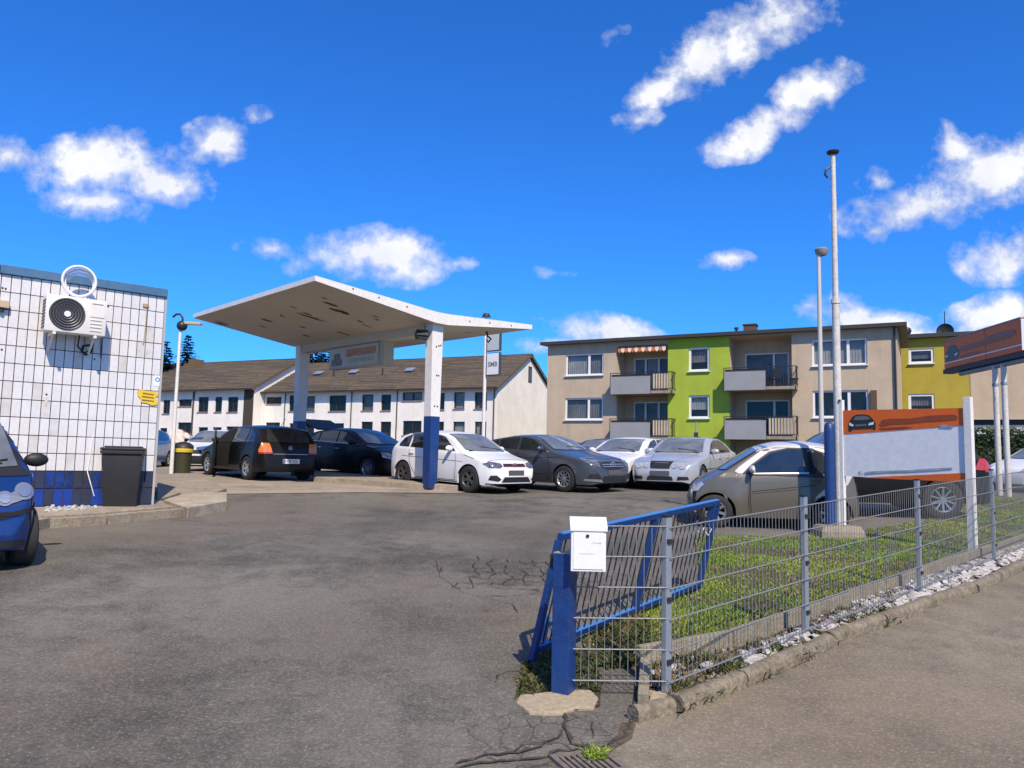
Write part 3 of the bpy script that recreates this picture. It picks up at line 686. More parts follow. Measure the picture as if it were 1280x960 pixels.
for (a, b, ctop) in ((L0, L1, ap(800, 433)[1]), (L2, L3, ap(950, 420)[1])):
    wall(apt, 'wall', 'stucco_beige', a, b, ctop, ZT, (), y=0)
    dpt = 1.5
    m_ = MB(); m_.add([(a, 0, GZ), (a, dpt, GZ), (a, dpt, ctop), (a, 0, ctop)], [(0, 1, 2, 3)]); m_.add([(b, 0, GZ), (b, dpt, GZ), (b, dpt, ctop), (b, 0, ctop)], [(0, 1, 2, 3)])
    m_.add([(a, 0, ctop), (b, 0, ctop), (b, dpt, ctop), (a, dpt, ctop)], [(0, 1, 2, 3)]); m_.build('loggia_cheek', 'stucco_beige', apt)
    ops = []
    for zf in (F2, F1, F1 - dg):
        ops.append((a + .55, b - .35, zf + .12, zf + 2.2))
    wall(apt, 'loggia_wall', 'stucco_beige', a, b, GZ, ctop, ops, depth=.1, y=dpt)
    for k, (xa, xb, za, zb) in enumerate(ops):
        window(apt, xa, xb, za, zb, dpt + .05, 'pvc', (.33, .7) if a < 6 else (.66,), .08, ['curtain_dim', 'curtain'] if k == 0 else ('curtain_dim' if k == 1 and a < 6 else None), sill=False)
for (a, b, c, d), cu in zip(op_l, ('curtain', 'curtain_dim', None)): window(apt, a, b, c, d, .08, 'pvc', (.62,), .1, [cu, 'curtain_dim'] if cu else None)
for (a, b, c, d), cu in zip(op_g, ('curtain_dim', 'curtain', None)): window(apt, a, b, c, d, .06, 'pvc', (), .12, cu, blind=.3)
for (a, b, c, d), cu in zip(op_r, ('curtain', None, None)): window(apt, a, b, c, d, .08, 'pvc', (.42, .66), .1, cu)
# balconies: sunk loggia plus projecting tray
def balcony(px0, pxm, px1, zf, kind, label=None):
    yf = -.75; a = on_plane(px0, 480, AO, ARZ, yf)[0]; b = on_plane(px1, 480, AO, ARZ, yf)[0]; m_ = on_plane(pxm, 480, AO, ARZ, yf)[0]
    root = MB().b2(a, b, yf, 1.49, zf - .16, zf).build('balcony', 'concrete', apt)
    MB().b2(a + .02, m_, yf - .05, yf - .012, zf - .18, zf + .84).build('front_panel', 'balcony_panel', root, bevel=.006)
    MB().b2(a - .03, a + .012, yf + .0, -.03, zf - .16, zf + .84).build('side_panel', 'balcony_panel', root)
    f = MB()
    for x in (a, m_, b): f.b2(x - .02, x + .02, yf - .035, yf + .005, zf - .16, zf + 1.05)
    f.b2(a, b, yf - .04, yf, zf + 1.03, zf + 1.07); f.b2(b - .02, b + .02, yf, -.03, zf + 1.03, zf + 1.07); f.b2(m_, b, yf - .036, yf - .004, zf + .08, zf + .11); f.b2(b - .02, b + .02, yf, -.03, zf + .08, zf + .11)
    f.build('railing_frame', 'dark_metal', root)
    n = max(5, int((b - m_) / .15))
    bar = MB().b2(-.009, .009, -.009, .009, zf + .1, zf + 1.03).mesh('railing_bar', 'dark_metal')
    for i in range(1, n): link('railing_bar', bar, root, (m_ + (b - m_) * i / n, yf - .02, 0))
    for i in range(1, 5): link('railing_bar', bar, root, (b, yf + .7 * i / 5, 0))
    if kind == 'slat':
        n = int((b - m_ - .1) / .15)
        sl_ = MB().b2(-.062, .062, yf + .01, yf + .03, zf + .05, zf + .98).mesh('slat', 'slat_beige')
        for i in range(n): link('slat', sl_, root, (m_ + .1 + (b - m_ - .2) * (i + .5) / n, 0, 0))
    b_ = MB().b2(a + .05, m_ - .2, yf + .03, yf + .2, zf + .82, zf + .97).build('planter', mat('planter', (.035, .03, .028), .8), root)
    return root, a, m_, b, yf
bal = []
bal.append(balcony(763, 813, 840, F2, 'slat')); bal.append(balcony(763, 813, 840, F1, 'slat'))
FR2, FR1 = ap(950, 486)[1], ap(950, 547)[1]
bal.append(balcony(905, 957, 995, FR2 + .05, 'open')); bal.append(balcony(905, 957, 995, FR1 + .05, 'slat'))
# striped awning valance of the upper left balcony
aw = empty('awning', AO + Vector((0, 0, 0)), ARZ, 'rolled orange and white striped awning above the upper left balcony', 'awning')
aw_ = MB(); n = 14; stripe = [MB(), MB()]; zt = ap(800, 433)[1] - .05
for i in range(n):
    xa, xb = L0 + .1 + (L1 - L0 - .2) * i / n, L0 + .1 + (L1 - L0 - .2) * (i + 1) / n; xm = (xa + xb) / 2
    stripe[i % 2].add([(xa, -.14, zt), (xb, -.14, zt), (xb, -.15, zt - .22), (xm, -.15, zt - .32), (xa, -.15, zt - .22), (xa, -.12, zt), (xb, -.12, zt), (xb, -.13, zt - .22), (xm, -.13, zt - .32), (xa, -.13, zt - .22)], [(0, 1, 2, 3, 4), (5, 9, 8, 7, 6)])
MB().cyl((L0 + .08, -.08, zt + .02), (L1 - .08, -.08, zt + .02), .07).build('roller', mat('awning_rust', (.28, .08, .03), .7), aw)
stripe[0].build('valance', mat('awning_orange', (.5, .14, .05), .8), aw); stripe[1].build('valance', mat('awning_cream', (.7, .6, .48), .8), aw)
# things on the open balcony
def bchair(x, label):
    c = empty('balcony_chair', AO, ARZ, label, 'chair'); _, a, m_, b, yf = bal[2]; zf = FR2 + .05; m = MB(); y0 = -.35
    x += m_
    MB().b2(x, x + .42, y0, y0 + .42, zf + .42, zf + .46).build('seat', 'dark_metal', c)
    MB().b2(x, x + .42, y0 + .4, y0 + .43, zf + .55, zf + 1.05).build('backrest', 'dark_metal', c)
    lg = MB().b2(-.015, .015, -.015, .015, zf, zf + .42).mesh('leg', 'dark_metal')
    for dx in (.02, .4):
        for dy in (.02, .4): link('leg', lg, c, (x + dx, y0 + dy, 0))
bchair(.25, 'dark chair at the left on the open upper right balcony'); bchair(1.15, 'dark chair at the right on the open upper right balcony')
# solid core, sides, roof
DEP = 11.5
wall(apt, 'roof_slab', 'roof_edge', -.25, T1 + .35, ZT - .05, ZT + .16, (), y=-.42)
rf = MB(); rf.add([(-.35, -.42, ZT - .05), (T1 + .45, -.42, ZT - .05), (T1 + .45, DEP + .3, ZT + .5), (-.35, DEP + .3, ZT + .5), (-.35, -.42, ZT + .14), (T1 + .45, -.42, ZT + .14), (T1 + .45, DEP + .3, ZT + .7), (-.35, DEP + .3, ZT + .7)], [(3, 2, 1, 0), (4, 5, 6, 7), (0, 1, 5, 4), (1, 2, 6, 5), (2, 3, 7, 6), (3, 0, 4, 7)]); rf.build('roof', 'roof_edge', apt)
bpy.data.objects.remove([o for o in apt.children if o.name.startswith('roof_slab')][0])
m_ = MB()
m_.add([(0, 0, GZ), (0, DEP, GZ), (0, DEP, ZT + .5), (0, 0, ZT)], [(0, 1, 2, 3)]); m_.add([(T1, 0, GZ), (T1, DEP, GZ), (T1, DEP, ZT + .5), (T1, 0, ZT)], [(0, 1, 2, 3)]); m_.add([(0, DEP, GZ), (T1, DEP, GZ), (T1, DEP, ZT + .5), (0, DEP, ZT + .5)], [(0, 1, 2, 3)])
m_.build('side_wall', 'stucco_beige', apt)
MB().cyl((T1 - .12, -.09, GZ), (T1 - .12, -.09, ZT), .05, n=8).build('drainpipe', 'dark_metal', apt)
c = ap(924, 415); 
m_ = MB().b2(c[0] - .35, c[0] + .35, 3, 3.7, ZT + .1, ZT + 1.05); m_.b2(c[0] - .4, c[0] + .4, 2.95, 3.75, ZT + 1.05, ZT + 1.12); m_.build('chimney', mat('chimney_brick', (.10, .07, .055), .9, noise=(8, .5, (.06, .045, .04))), apt)
c = ap(909, 415); MB().cyl((c[0], 2.5, ZT), (c[0], 2.5, ZT + .75), .07).cyl((c[0], 2.5, ZT + .75), (c[0], 2.5, ZT + .85), .13).build('vent_pipe', 'dark_metal', apt)
MB().b2(rr_ + .12, rr_ + .4, -.22, -.002, rz1[0] + .35, rz1[1] - .05).build('shutter_box', mat('wood_dark', (.09, .06, .035), .8), apt)

# ------------------------------------------------------------------ olive and grey block behind
YO = at(1125, 540, 50.0); YO.z = 0
def yp(px, py, yo=0): return on_plane(px, py, YO, ARZ, yo)
yb = empty('rear_block', YO, ARZ, 'olive yellow and grey block behind the beige flats with two small windows', 'apartment building')
x1 = yp(1213, 480)[0]; zt = yp(1150, 423)[1]; x2 = x1 + 16
o1 = [yp(1136, 455), yp(1167, 435)]; o2 = [yp(1136, 514), yp(1168, 492)]
ops = [(o1[0][0], o1[1][0], o1[0][1], o1[1][1]), (o2[0][0], o2[1][0], o2[0][1], o2[1][1])]
wall(yb, 'wall', 'stucco_olive', -3, x1, .4, zt, ops)
gbot = yp(1240, 524)[1]
wall(yb, 'wall', 'stucco_beige', x1, x2, gbot, zt, (), y=-.03)
wall(yb, 'plinth_band', 'white_paint', x1, x2, gbot - .9, gbot - .35, (), y=.3)
wall(yb, 'shadow_gap_wall', 'roof_edge', x1, x2, .2, gbot + .01, (), y=.5)  # dark sheet paints in the shadow gap under the beige wall
for q in ops: window(yb, *q, .06, 'pvc', (), .15, 'curtain_dim', blind=.2)
MB().b2(-3.2, x2 + .3, -.4, 9, zt, zt + .25).build('roof', 'roof_edge', yb)
m_ = MB(); m_.b2(x2 - .2, x2, .05, 9, .4, zt); m_.b2(-3, -2.8, .05, 9, .4, zt); m_.build('side_wall', 'stucco_beige', yb)
# satellite dish + antenna, vent
c = yp(1182, 410)
ds = empty('satellite_dish', YO, ARZ, 'large dark satellite dish on the roof of the olive yellow block', 'satellite dish')
m_ = MB(); m_.lathe([(0.0, .10), (.22, .08), (.38, .03), (.50, -.04), (.51, -.02), (.38, .06), (.22, .11), (0, .13)], 28, 'Y', (c[0], 1, c[1] - .05)); m_.build('dish', 'dark_metal', ds, smooth=True)
MB().cyl((c[0], 1.2, zt + .2), (c[0], 1.2, c[1] + 1.3), .03).build('mast', 'dark_metal', ds)
MB().beam((c[0], .9, c[1] - .4), (c[0] - .2, .2, c[1] - .1), .03, .03).build('feed_arm', 'dark_metal', ds)
c = yp(1133, 421); rv = empty('roof_vent', YO, ARZ, 'small round black roof vent left of the satellite dish', 'vent')
MB().lathe([(0, .0), (.25, .02), (.32, .2), (.25, .4), (0, .5)], 16, 'Z', (c[0], -.1, zt + .3)).build('cowl', 'dark_metal', rv, smooth=True); MB().cyl((c[0], -.1, zt + .2), (c[0], -.1, zt + .4), .08).build('pipe', 'dark_metal', rv)

# ------------------------------------------------------------------ white row houses
RRZ = math.atan2(-.427, .904); RO = at(329, 540, 73.7); RO.z = 0
def rp(px, py, yo=0): return on_plane(px, py, RO, RRZ, yo)
mat('roof_tile', (.115, .088, .06), .85, noise=[(.5, .7, (.07, .055, .04)), (2.5, .6, (.17, .135, .09)), (1.1, .4, (.15, .095, .045)), (6, .4, (.05, .04, .03))], bump=(25, .5))
mat('roof_tile_b', (.072, .057, .042), .85, noise=[(.7, .7, (.065, .052, .038)), (3, .5, (.125, .10, .07))], bump=(25, .5))
mat('verge_board', (.16, .10, .05), .7)
def rowhouse(org, x0, x1, ze, zr, half, label, wins, right_gable=True, yoff=0, cream=True):
    h = empty('row_house', org, RRZ, label, 'house', 'white row houses with tiled roofs')
    wall(h, 'wall', 'stucco_white', x0, x1, 1.0, ze + .05, [q[:4] for q in wins], depth=.14, y=yoff)
    for q in wins:
        window(h, *q[:4], yoff + .1, 'brown_frame', q[4], .07, q[5], sillm='concrete')
    # gables
    for x, mt in ((x1, 'stucco_cream' if cream else 'stucco_white'), (x0, 'stucco_white')):
        m_ = MB(); m_.add([(x, yoff, 1), (x, yoff + 2 * half, 1), (x, yoff + 2 * half, ze), (x, yoff + half, zr - .1), (x, yoff, ze)], [(0, 1, 2, 3, 4)]); g_ = m_.build('gable_wall', mt, h)
        if x == x1 and right_gable:
            gw = MB(); cy = yoff + half + .2; gw.b2(x + .02, x + .06, cy - .35, cy + .35, ze + .9, ze + 2.3); gw.build('window', 'brown_frame', h)
            MB().b2(x + .05, x + .07, cy - .27, cy + .27, ze + .98, ze + 2.22).build('pane', 'pane_dark', [c_ for c_ in h.children if c_.name.startswith('window')][-1])
    MB().b2(x0, x1, yoff + 2 * half - .02, yoff + 2 * half, 1, ze).build('rear_wall', 'stucco_white', h)
    # roof in overlapping courses, each one a step proud of the next
    eo = .55; sl_ = (zr - ze) / half; nC = 19
    mts = [MB(), MB()]
    for side in (0, 1):
        for c in range(nC):
            a = -eo + (half + eo) * c / nC; b = -eo + (half + eo) * (c + 1) / nC + .05
            za = ze + a * sl_ + .14; zb = ze + b * sl_ + .06
            ya, yb_ = (yoff + a, yoff + b) if side == 0 else (yoff + 2 * half - a, yoff + 2 * half - b)
            nseg = 10
            for s in range(nseg):
                xa, xb = x0 - .3 + (x1 - x0 + .6) * s / nseg, x0 - .3 + (x1 - x0 + .6) * (s + 1) / nseg; j = rnd.uniform(-.015, .02)
                mts[rnd.random() < .4].add([(xa, ya, za + j), (xb, ya, za + j), (xb, yb_, zb + j), (xa, yb_, zb + j), (xa, ya, za + j - .09), (xb, ya, za + j - .09)], [(0, 1, 2, 3), (4, 5, 1, 0)])
    rf_ = mts[0].build('roof', 'roof_tile', h); tag(rf_, kind='stuff'); tag(mts[1].build('roof_course', 'roof_tile_b', h), kind='stuff')
    MB().b2(x0 - .3, x1 + .3, yoff + half - .14, yoff + half + .14, zr + .02, zr + .13).build('ridge', 'roof_tile_b', h)
    MB().b2(x0 - .2, x1 + .2, yoff - eo - .1, yoff - eo + .02, ze - .32, ze - .16).build('gutter', 'brown_frame', h)
    MB().b2(x0 - .15, x1 + .15, yoff - eo + .02, yoff, ze - .25, ze - .17).build('soffit', 'verge_board', h)
    for x in (x0 - .31, x1 + .24):
        MB().beam((x, yoff - eo, ze - eo * sl_ + .0), (x, yoff + half - .03, zr - .03), .05, .2).build('verge_board', 'verge_board', h)
        MB().beam((x, yoff + 2 * half + eo, ze - eo * sl_), (x, yoff + half + .03, zr - .03), .05, .2).build('verge_board', 'verge_board', h)
    return h
def rw(px0, px1, pt, pb, sp=(), cu=None, yo=0.0):
    a = rp(px0, pb, yo); b = rp(px1, pt, yo); return (a[0], b[0], a[1], b[1], sp, cu)
ze = (rp(345, 487)[1] + rp(610, 483)[1]) / 2; half = 6.2; zr = rp(520, 450, half)[1]; x1 = rp(622, 500)[0]
up, ub, gt_, gb = 494, 513, 528, 548
W_ = [rw(333, 352, 496, 505, (.5,)), rw(361, 370, 494, 514), rw(381, 394, 495, 514, (), 'curtain_dim'), rw(411, 433, 494, 514, (.4,)), rw(452, 467, 493, 513, (), 'curtain_dim'), rw(476, 489, 493, 513), rw(503, 528, 490, 501, (.5,), 'curtain'), rw(538, 556, 491, 512), rw(567, 581, 490, 511, (), 'curtain'), rw(593, 609, 490, 511, (.5,), 'curtain_dim'),
      rw(332, 350, 528, 534, (.5,)), rw(361, 372, 529, 548), rw(380, 393, 530, 548), rw(407, 430, 529, 548, (.5,)), rw(451, 466, 527, 546), rw(475, 489, 527, 546), rw(503, 527, 526, 544, (.5,)), rw(548, 555, 527, 544), rw(566, 581, 527, 544, (), 'curtain'), rw(593, 608, 527, 546, (.5,), 'curtain')]
# level the rows: same sill and head heights along the facade
def level(ws, rows):
    out = []
    for q in ws:
        mz = (q[2] + q[3]) / 2; out.append(q)
    return out
hA = rowhouse(RO, 0, x1, ze, zr, half, 'white row house block with cream gable wall behind the canopy', W_)
yB = -1.4; xB0 = -24
ub_ = lambda a, b, t, bo, sp=(), cu=None: rw(a, b, t, bo, sp, cu, yB)
WB = [ub_(203, 213, 500, 517, (.5,)), ub_(223, 240, 499, 508, (.5,)), ub_(247, 261, 496, 515, (.5,)), ub_(268, 278, 496, 515), ub_(284, 298, 496, 515, (.5,)),
      ub_(199, 209, 535, 552), ub_(221, 240, 528, 548, (.5,)), ub_(247, 260, 534, 550), ub_(265, 277, 534, 552), ub_(282, 298, 533, 550)]
hB = rowhouse(RO + Vector((0, 0, .0)), xB0, -.05, ze + .25, zr + .35, half + .1, 'white row house block left of the dark recessed strip beside the tiled building', WB, False, yB, False)
a = rp(305, 500, yB)[0]; b = rp(317, 500, yB)[0]
MB().b2(a, b, yB - .03, yB + .02, 1.2, ze + .1).build('cladding_strip', mat('brown_clad', (.06, .045, .03), .8, noise=(2, .5, (.04, .03, .02))), hB)
for h_, px in ((hA, 357), (hA, 440), (hA, 497), (hA, 535), (hA, 618), (hB, 242), (hB, 243)):
    yo = yB if h_ is hB else 0; q = rp(px, 500, yo)[0]; MB().cyl((q, yo - .07, 1.2), (q, yo - .07, ze - .1), .05, n=8).build('drainpipe', mat('zinc_dark', (.08, .075, .07), .5, .3), h_)
for h_, px, py in ((hA, 398, 466), (hA, 512, 461), (hB, 324, 467), (hA, 442, 465)):
    yo = 3.2; q = rp(px, py, yo + (yB if h_ is hB else 0)); zs = ze + 3.2 * (zr - ze) / half + .2
    m_ = MB(); m_.box((q[0], yo, zs + .1), (.9, .7, .08), Matrix.Rotation(.5, 3, 'X')); m_.build('skylight', mat('skylight_glass', (.5, .55, .6), .1, .6), h_)
for px in (298, 417, 478, 550):
    q = rp(px, 470, 2.6)[0]; h_ = hA if px > 330 else hB; zs = ze + 2.6 * (zr - ze) / half; MB().cyl((q, 2.6, zs), (q, 2.6, zs + .75), .07).build('vent_pipe', 'dark_metal', h_)
q = rp(247, 458, 4.0)[0]; MB().b2(q - .5, q + .5, 3.2, 4.4, zr - 1.0, zr + .65).build('chimney', mat('chimney_rust', (.16, .10, .045), .85, noise=(4, .6, (.09, .06, .03))), hB)
q = rp(482, 440, half)[0]; MB().b2(q - .5, q + .5, half - .4, half + .4, zr, zr + .8).build('chimney', 'chimney_rust', hA)

# ------------------------------------------------------------------ tiled workshop building on the left
TO = at(193, 570, 12.8); TO.z = 0; TRZ = math.atan2(.645, .764)
def tp(px, py, yo=0): return on_plane(px, py, TO, TRZ, yo)
mat('tile_white', (.70, .70, .71), .22, coat=.25, noise=[(1.2, .5, (.58, .585, .60)), (5, .35, (.62, .60, .56)), (22, .25, (.48, .45, .40))], rand=1, streak=(9, .3, (.46, .41, .34)))
mat('tile_grime', (.60, .60, .60), .3, noise=[(6, .6, (.46, .42, .36))], rand=1)
mat('tile_blue', (.008, .035, .22), .35, rand=1, noise=[(7, .9, (.010, .014, .026)), (20, .2, (.03, .08, .28))])
mat('tile_navy', (.02, .024, .034), .45, rand=1, noise=[(6, .4, (.010, .035, .20)), (18, .3, (.05, .055, .06))])
mat('tile_blue_bright', (.009, .045, .30), .35, rand=1, noise=[(5, .4, (.02, .03, .10))])
mat('grout', (.06, .05, .045), .95, noise=[(3, .6, (.12, .085, .055)), (1, .5, (.03, .028, .026))])
mat('parapet_blue', (.05, .14, .26), .5, noise=[(1.5, .6, (.035, .10, .20)), (12, .3, (.14, .22, .30))])
tb = empty('tiled_building', TO, TRZ, 'white tiled workshop wall with worn blue tiles at its foot and blue roof strip', 'building')
gz = g(TO.x, TO.y); ztop = tp(209, 372)[1]; zband = tp(120, 589)[1]
TW, TH = .1285, .2655
xr0 = tp(193, 570)[0]
WX0 = -2.95
MB().b2(-9, 0, .012, 9, gz - .6, ztop).build('wall', 'grout', tb)
nrow = int((ztop - zband) / TH)+1; TH = (ztop - zband) / nrow
tmesh = {}
for mname in ('tile_white', 'tile_grime', 'tile_blue', 'tile_navy', 'tile_blue_bright'):
    tmesh[mname] = MB().b2(-TW / 2 + .0055, TW / 2 - .0055, 0, .016, -TH / 2 + .006, TH / 2 - .006).mesh('tile', mname, bevel=.002, seg=1)
ncol = 19
far = MB(); cnt = 0
for c in range(64):
    x = -(c + .5) * TW
    for r_ in range(-2, nrow):
        z = zband + (r_ + .5) * TH
        rr = rnd.random()
        if r_ >= 0: mname = 'tile_white' if rr < .9 else 'tile_grime'
        elif r_ == -1: mname = 'tile_blue' if (c > 5 and rr < .65) else 'tile_navy'
        else: mname = 'tile_navy' if rr < .5 or c < 4 else 'tile_blue_bright'
        if c < ncol:
            o = link('tile', tmesh[mname], tb, (x, -.006 + rnd.uniform(-.001, .001), z), (rnd.uniform(-.004, .004), 0, rnd.uniform(-.004, .004)))
        elif r_ >= 0: far.b2(x - TW / 2 + .0055, x + TW / 2 - .0055, -.006, .01, z - TH / 2 + .006, z + TH / 2 - .006)
tag(far.build('tile_field', 'tile_white', tb), kind='stuff')
zb3 = zband - 2 * TH
m_ = MB(); c = 0
strip = MB().b2(-TW / 2 + .0055, TW / 2 - .0055, 0, .016, zb3 - .17, zb3 - .006).mesh('tile', 'tile_blue_bright')
for c in range(ncol): link('tile', strip, tb, (-(c + .5) * TW, -.006, 0))
# parapet strip in sections, corner trim
for (a, b) in ((-9, -2.35), (-2.34, -1.05), (-1.045, .03)):
    MB().b2(a, b, -.05, 9.02, ztop, ztop + .135).build('parapet_strip', 'parapet_blue', tb, bevel=.008)
MB().b2(0.0, .035, -.012, 9, gz - .5, ztop - .004).build('corner_trim', mat('trim_grey', (.38, .38, .37), .6), tb)
# rust stain fixture, holes, stickers
def tloc(px, py): a = tp(px, py); return a
a = tloc(182, 382); b = tloc(180, 430)
MB().b2(a[0] - .045, a[0] + .045, -.03, -.008, a[1] - .03, a[1] + .03).build('rusty_bracket', mat('rust', (.42, .33, .22), .9, noise=(12, .6, (.2, .12, .06))), tb, bevel=.006)
MB().tube([(a[0] + .02, -.018, a[1]), (a[0] + .02, -.018, a[1] - .25), (a[0] + .01, -.018, b[1] + .1), (a[0], -.018, b[1])], .008).build('rusty_conduit', 'rust', tb)
for (px, py) in ((3, 360), (7, 361), (2, 437), (118, 449), (58, 493), (135, 383), (105, 603)):
    a = tloc(px, py); MB().cyl((a[0], -.012, a[1]), (a[0], -.0, a[1]), .014, n=10).build('drill_hole', 'black', tb)
a = tloc(58, 497); MB().b2(a[0] - .02, a[0] + .02, -.0085, -.0065, a[1] - .13, a[1]).build('rust_stain', mat('rust_stain', (.50, .43, .33), .9, noise=(10, .6, (.70, .66, .6))), tb)
# yellow sign and round blue sticker
ysn = empty('wall_sign', TO, TRZ, 'yellow wall sign with illegible dark lines near the corner of the tiled wall', 'sign')
pts = [(171, 489), (176, 487), (184, 489), (192, 489), (197, 491), (197, 495), (194, 497), (196, 501), (196, 506), (190, 507), (183, 504), (176, 503), (175, 498), (172, 495)]
MB().prism_xz([tloc(*q) for q in pts], -.022, -.009).build('plate', mat('sign_yellow', (.72, .50, .03), .5, noise=(20, .4, (.55, .36, .03))), ysn)
m_ = MB()
for (xa, ya, xb, yb_) in ((178, 491.5, 192, 493.5), (177, 495.5, 192, 497.5), (177, 500, 192, 501.5)):
    p0 = tloc(xa, ya); p1 = tloc(xb, yb_); m_.prism_xz([(p0[0], p0[1] - .012), (p1[0], p1[1] - .012), (p1[0], p1[1] + .006), (p0[0], p0[1] + .01)], -.024, -.0225)
m_.build('lettering', mat('sign_print', (.16, .10, .02), .6), ysn)
stk = empty('sticker', TO, TRZ, 'small white sticker with blue round mark above the yellow wall sign', 'sticker')
a = tloc(196.5, 476); MB().b2(a[0] - .05, a[0] + .05, -.010, -.0075, a[1] - .09, a[1] + .09).build('backing', mat('sticker_white', (.75, .8, .85), .4), stk)
MB().lathe([(.022, -.0125), (.038, -.0125), (.038, -.0105), (.022, -.0105)], 20, 'Y', (a[0], 0, a[1] + .02)).build('round_mark', mat('sticker_blue', (.05, .25, .6), .4), stk)
# loose white cable, drooping black wires
cb = empty('cable', TO, TRZ, 'thin white cable hanging from the tiled wall beside the wheelie bin', 'cable')
a = tloc(116, 545); b = tloc(109, 590); c = tloc(117, 620); MB().tube([(a[0], -.012, a[1]), (a[0] - .02, -.012, (a[1] + b[1]) / 2), (b[0], -.014, b[1]), ((b[0] + c[0]) / 2 - .005, -.05, (b[1] + c[1]) / 2), (c[0], -.03, c[1])], .008).build('wire', 'pvc', cb)
tl = empty('wall_lamp', TO, TRZ, 'small beige lamp box on the tiled wall at the left photo edge', 'lamp')
a = tloc(4, 381); MB().b2(a[0] - .12, a[0] + .07, -.1, -.008, a[1] - .055, a[1] + .055).build('housing', mat('tan_plastic', (.48, .38, .25), .5), tl, bevel=.01); MB().cyl((a[0] - .02, -.05, a[1] - .12), (a[0] - .02, -.05, a[1] - .05), .03).build('sensor', 'dark_metal', tl)

# ---- AC outdoor unit
ac = empty('air_conditioner', TO, TRZ, 'white air conditioner outdoor unit with round black fan grille on the tiled wall', 'air conditioner')
YF = -.44
def af(px, py): return on_plane(px, py, TO, TRZ, YF)
A0 = af(56, 367); A1 = af(134, 423); acx0, acx1 = af(57, 390)[0], af(133, 400)[0]
acz1 = (af(60, 367)[1] + af(133, 376)[1]) / 2; acz0 = (af(57, 411)[1] + af(133, 422)[1]) / 2
mat('ac_white', (.72, .71, .67), .4, noise=[(4, .3, (.6, .58, .53))])
MB().b2(acx0, acx1, YF, YF + .30, acz0, acz1).build('casing', 'ac_white', ac, smooth=True, bevel=.014)
W__ = acx1 - acx0; H__ = acz1 - acz0
fcx, fcz, fr = acx0 + W__ * .345, (acz0 + acz1) / 2 + .0, min(H__ * .44, W__ * .31)
fg = MB().cyl((fcx, YF - .012, fcz), (fcx, YF + .0, fcz), fr, n=40).build('fan_grille', mat('grille_black', (.02, .02, .021), .5), ac)
for k in range(5):
    rr = fr * (.30 + .16 * k); MB().lathe([(rr - .006, YF - .02), (rr + .004, YF - .024), (rr + .006, YF - .012), (rr - .006, YF - .012)], 40, 'Y', (fcx, 0, fcz)).build('ring', mat('ring_grey', (.10, .10, .105), .4), fg, smooth=True)
for k in range(24):
    t = k * math.pi / 12; m_ = MB(); m_.beam((fcx + fr * .22 * math.cos(t), YF - .016, fcz + fr * .22 * math.sin(t)), (fcx + fr * .98 * math.cos(t + .12), YF - .016, fcz + fr * .98 * math.sin(t + .12)), .003, .004, (0, 1, 0)); m_.build('spoke', 'ring_grey', fg)
MB().cyl((fcx, YF - .03, fcz), (fcx, YF - .01, fcz), fr * .19, n=24).build('hub', 'pvc', fg, bevel=.004)
px_ = acx0 + W__ * .72
MB().b2(px_, acx1 - .03, YF - .01, YF, acz0 + H__ * .5, acz1 - .05).build('service_panel', 'ac_white', ac, bevel=.003)
sg = mat('slot_grey', (.30, .30, .29), .6)
for k in range(4): MB().b2(px_ + .01, acx1 - .06, YF - .008, YF - .0, acz0 + .06 + k * .055, acz0 + .075 + k * .055).build('louvre', 'ac_white', ac, bevel=.002); MB().b2(px_ + .01, acx1 - .06, YF - .003, YF + .0, acz0 + .05 + k * .055, acz0 + .06 + k * .055).build('louvre_gap', sg, ac)
MB().b2(px_ + .02, acx1 - .06, YF - .016, YF - .01, acz1 - .075, acz1 - .063).build('name_plate', sg, ac)
m_ = MB()
for k in range(9): m_.b2(acx0 - .006, acx0 - .0, YF + .04, YF + .26, acz0 + .05 + k * (H__ - .1) / 9, acz0 + .05 + (k + .55) * (H__ - .1) / 9)
m_.build('side_vent', 'grille_black', ac)
for fx in (.16, .83):
    x = acx0 + W__ * fx; m_ = MB(); m_.b2(x - .02, x + .02, YF - .01, -.008, acz0 - .045, acz0 - .006); m_.b2(x - .02, x + .02, -.03, -.008, acz0 - .3, acz0 - .046); m_.beam((x, YF + .08, acz0 - .05), (x, -.03, acz0 - .27), .03, .012); m_.build('bracket', 'ac_white', ac)
m_ = MB(); bx = acx0 + W__ * .86
m_.tube([(bx, YF + .2, acz0), (bx + .02, -.1, acz0 - .12), (bx + .01, -.05, acz0 - .22), (bx - .05, -.04, acz0 - .27), (bx - .12, -.05, acz0 - .22), (bx - .1, -.05, acz0 - .13), (bx + .0, -.04, acz0 - .11)], .016)
m_.tube([(bx - .2, YF + .2, acz0), (bx - .18, -.06, acz0 - .15), (bx - .08, -.03, acz0 - .24), (bx + .03, -.03, acz0 - .18)], .012); m_.build('black_wiring', 'black', ac)
m_ = MB(); m_.tube([(acx1, YF + .15, acz0 + .28), (acx1 + .05, -.1, acz0 + .2), (acx1 + .03, -.03, acz0 + .05), (acx1 + .05, -.03, acz0 - .3)], .007); m_.build('side_wire', 'black', ac)
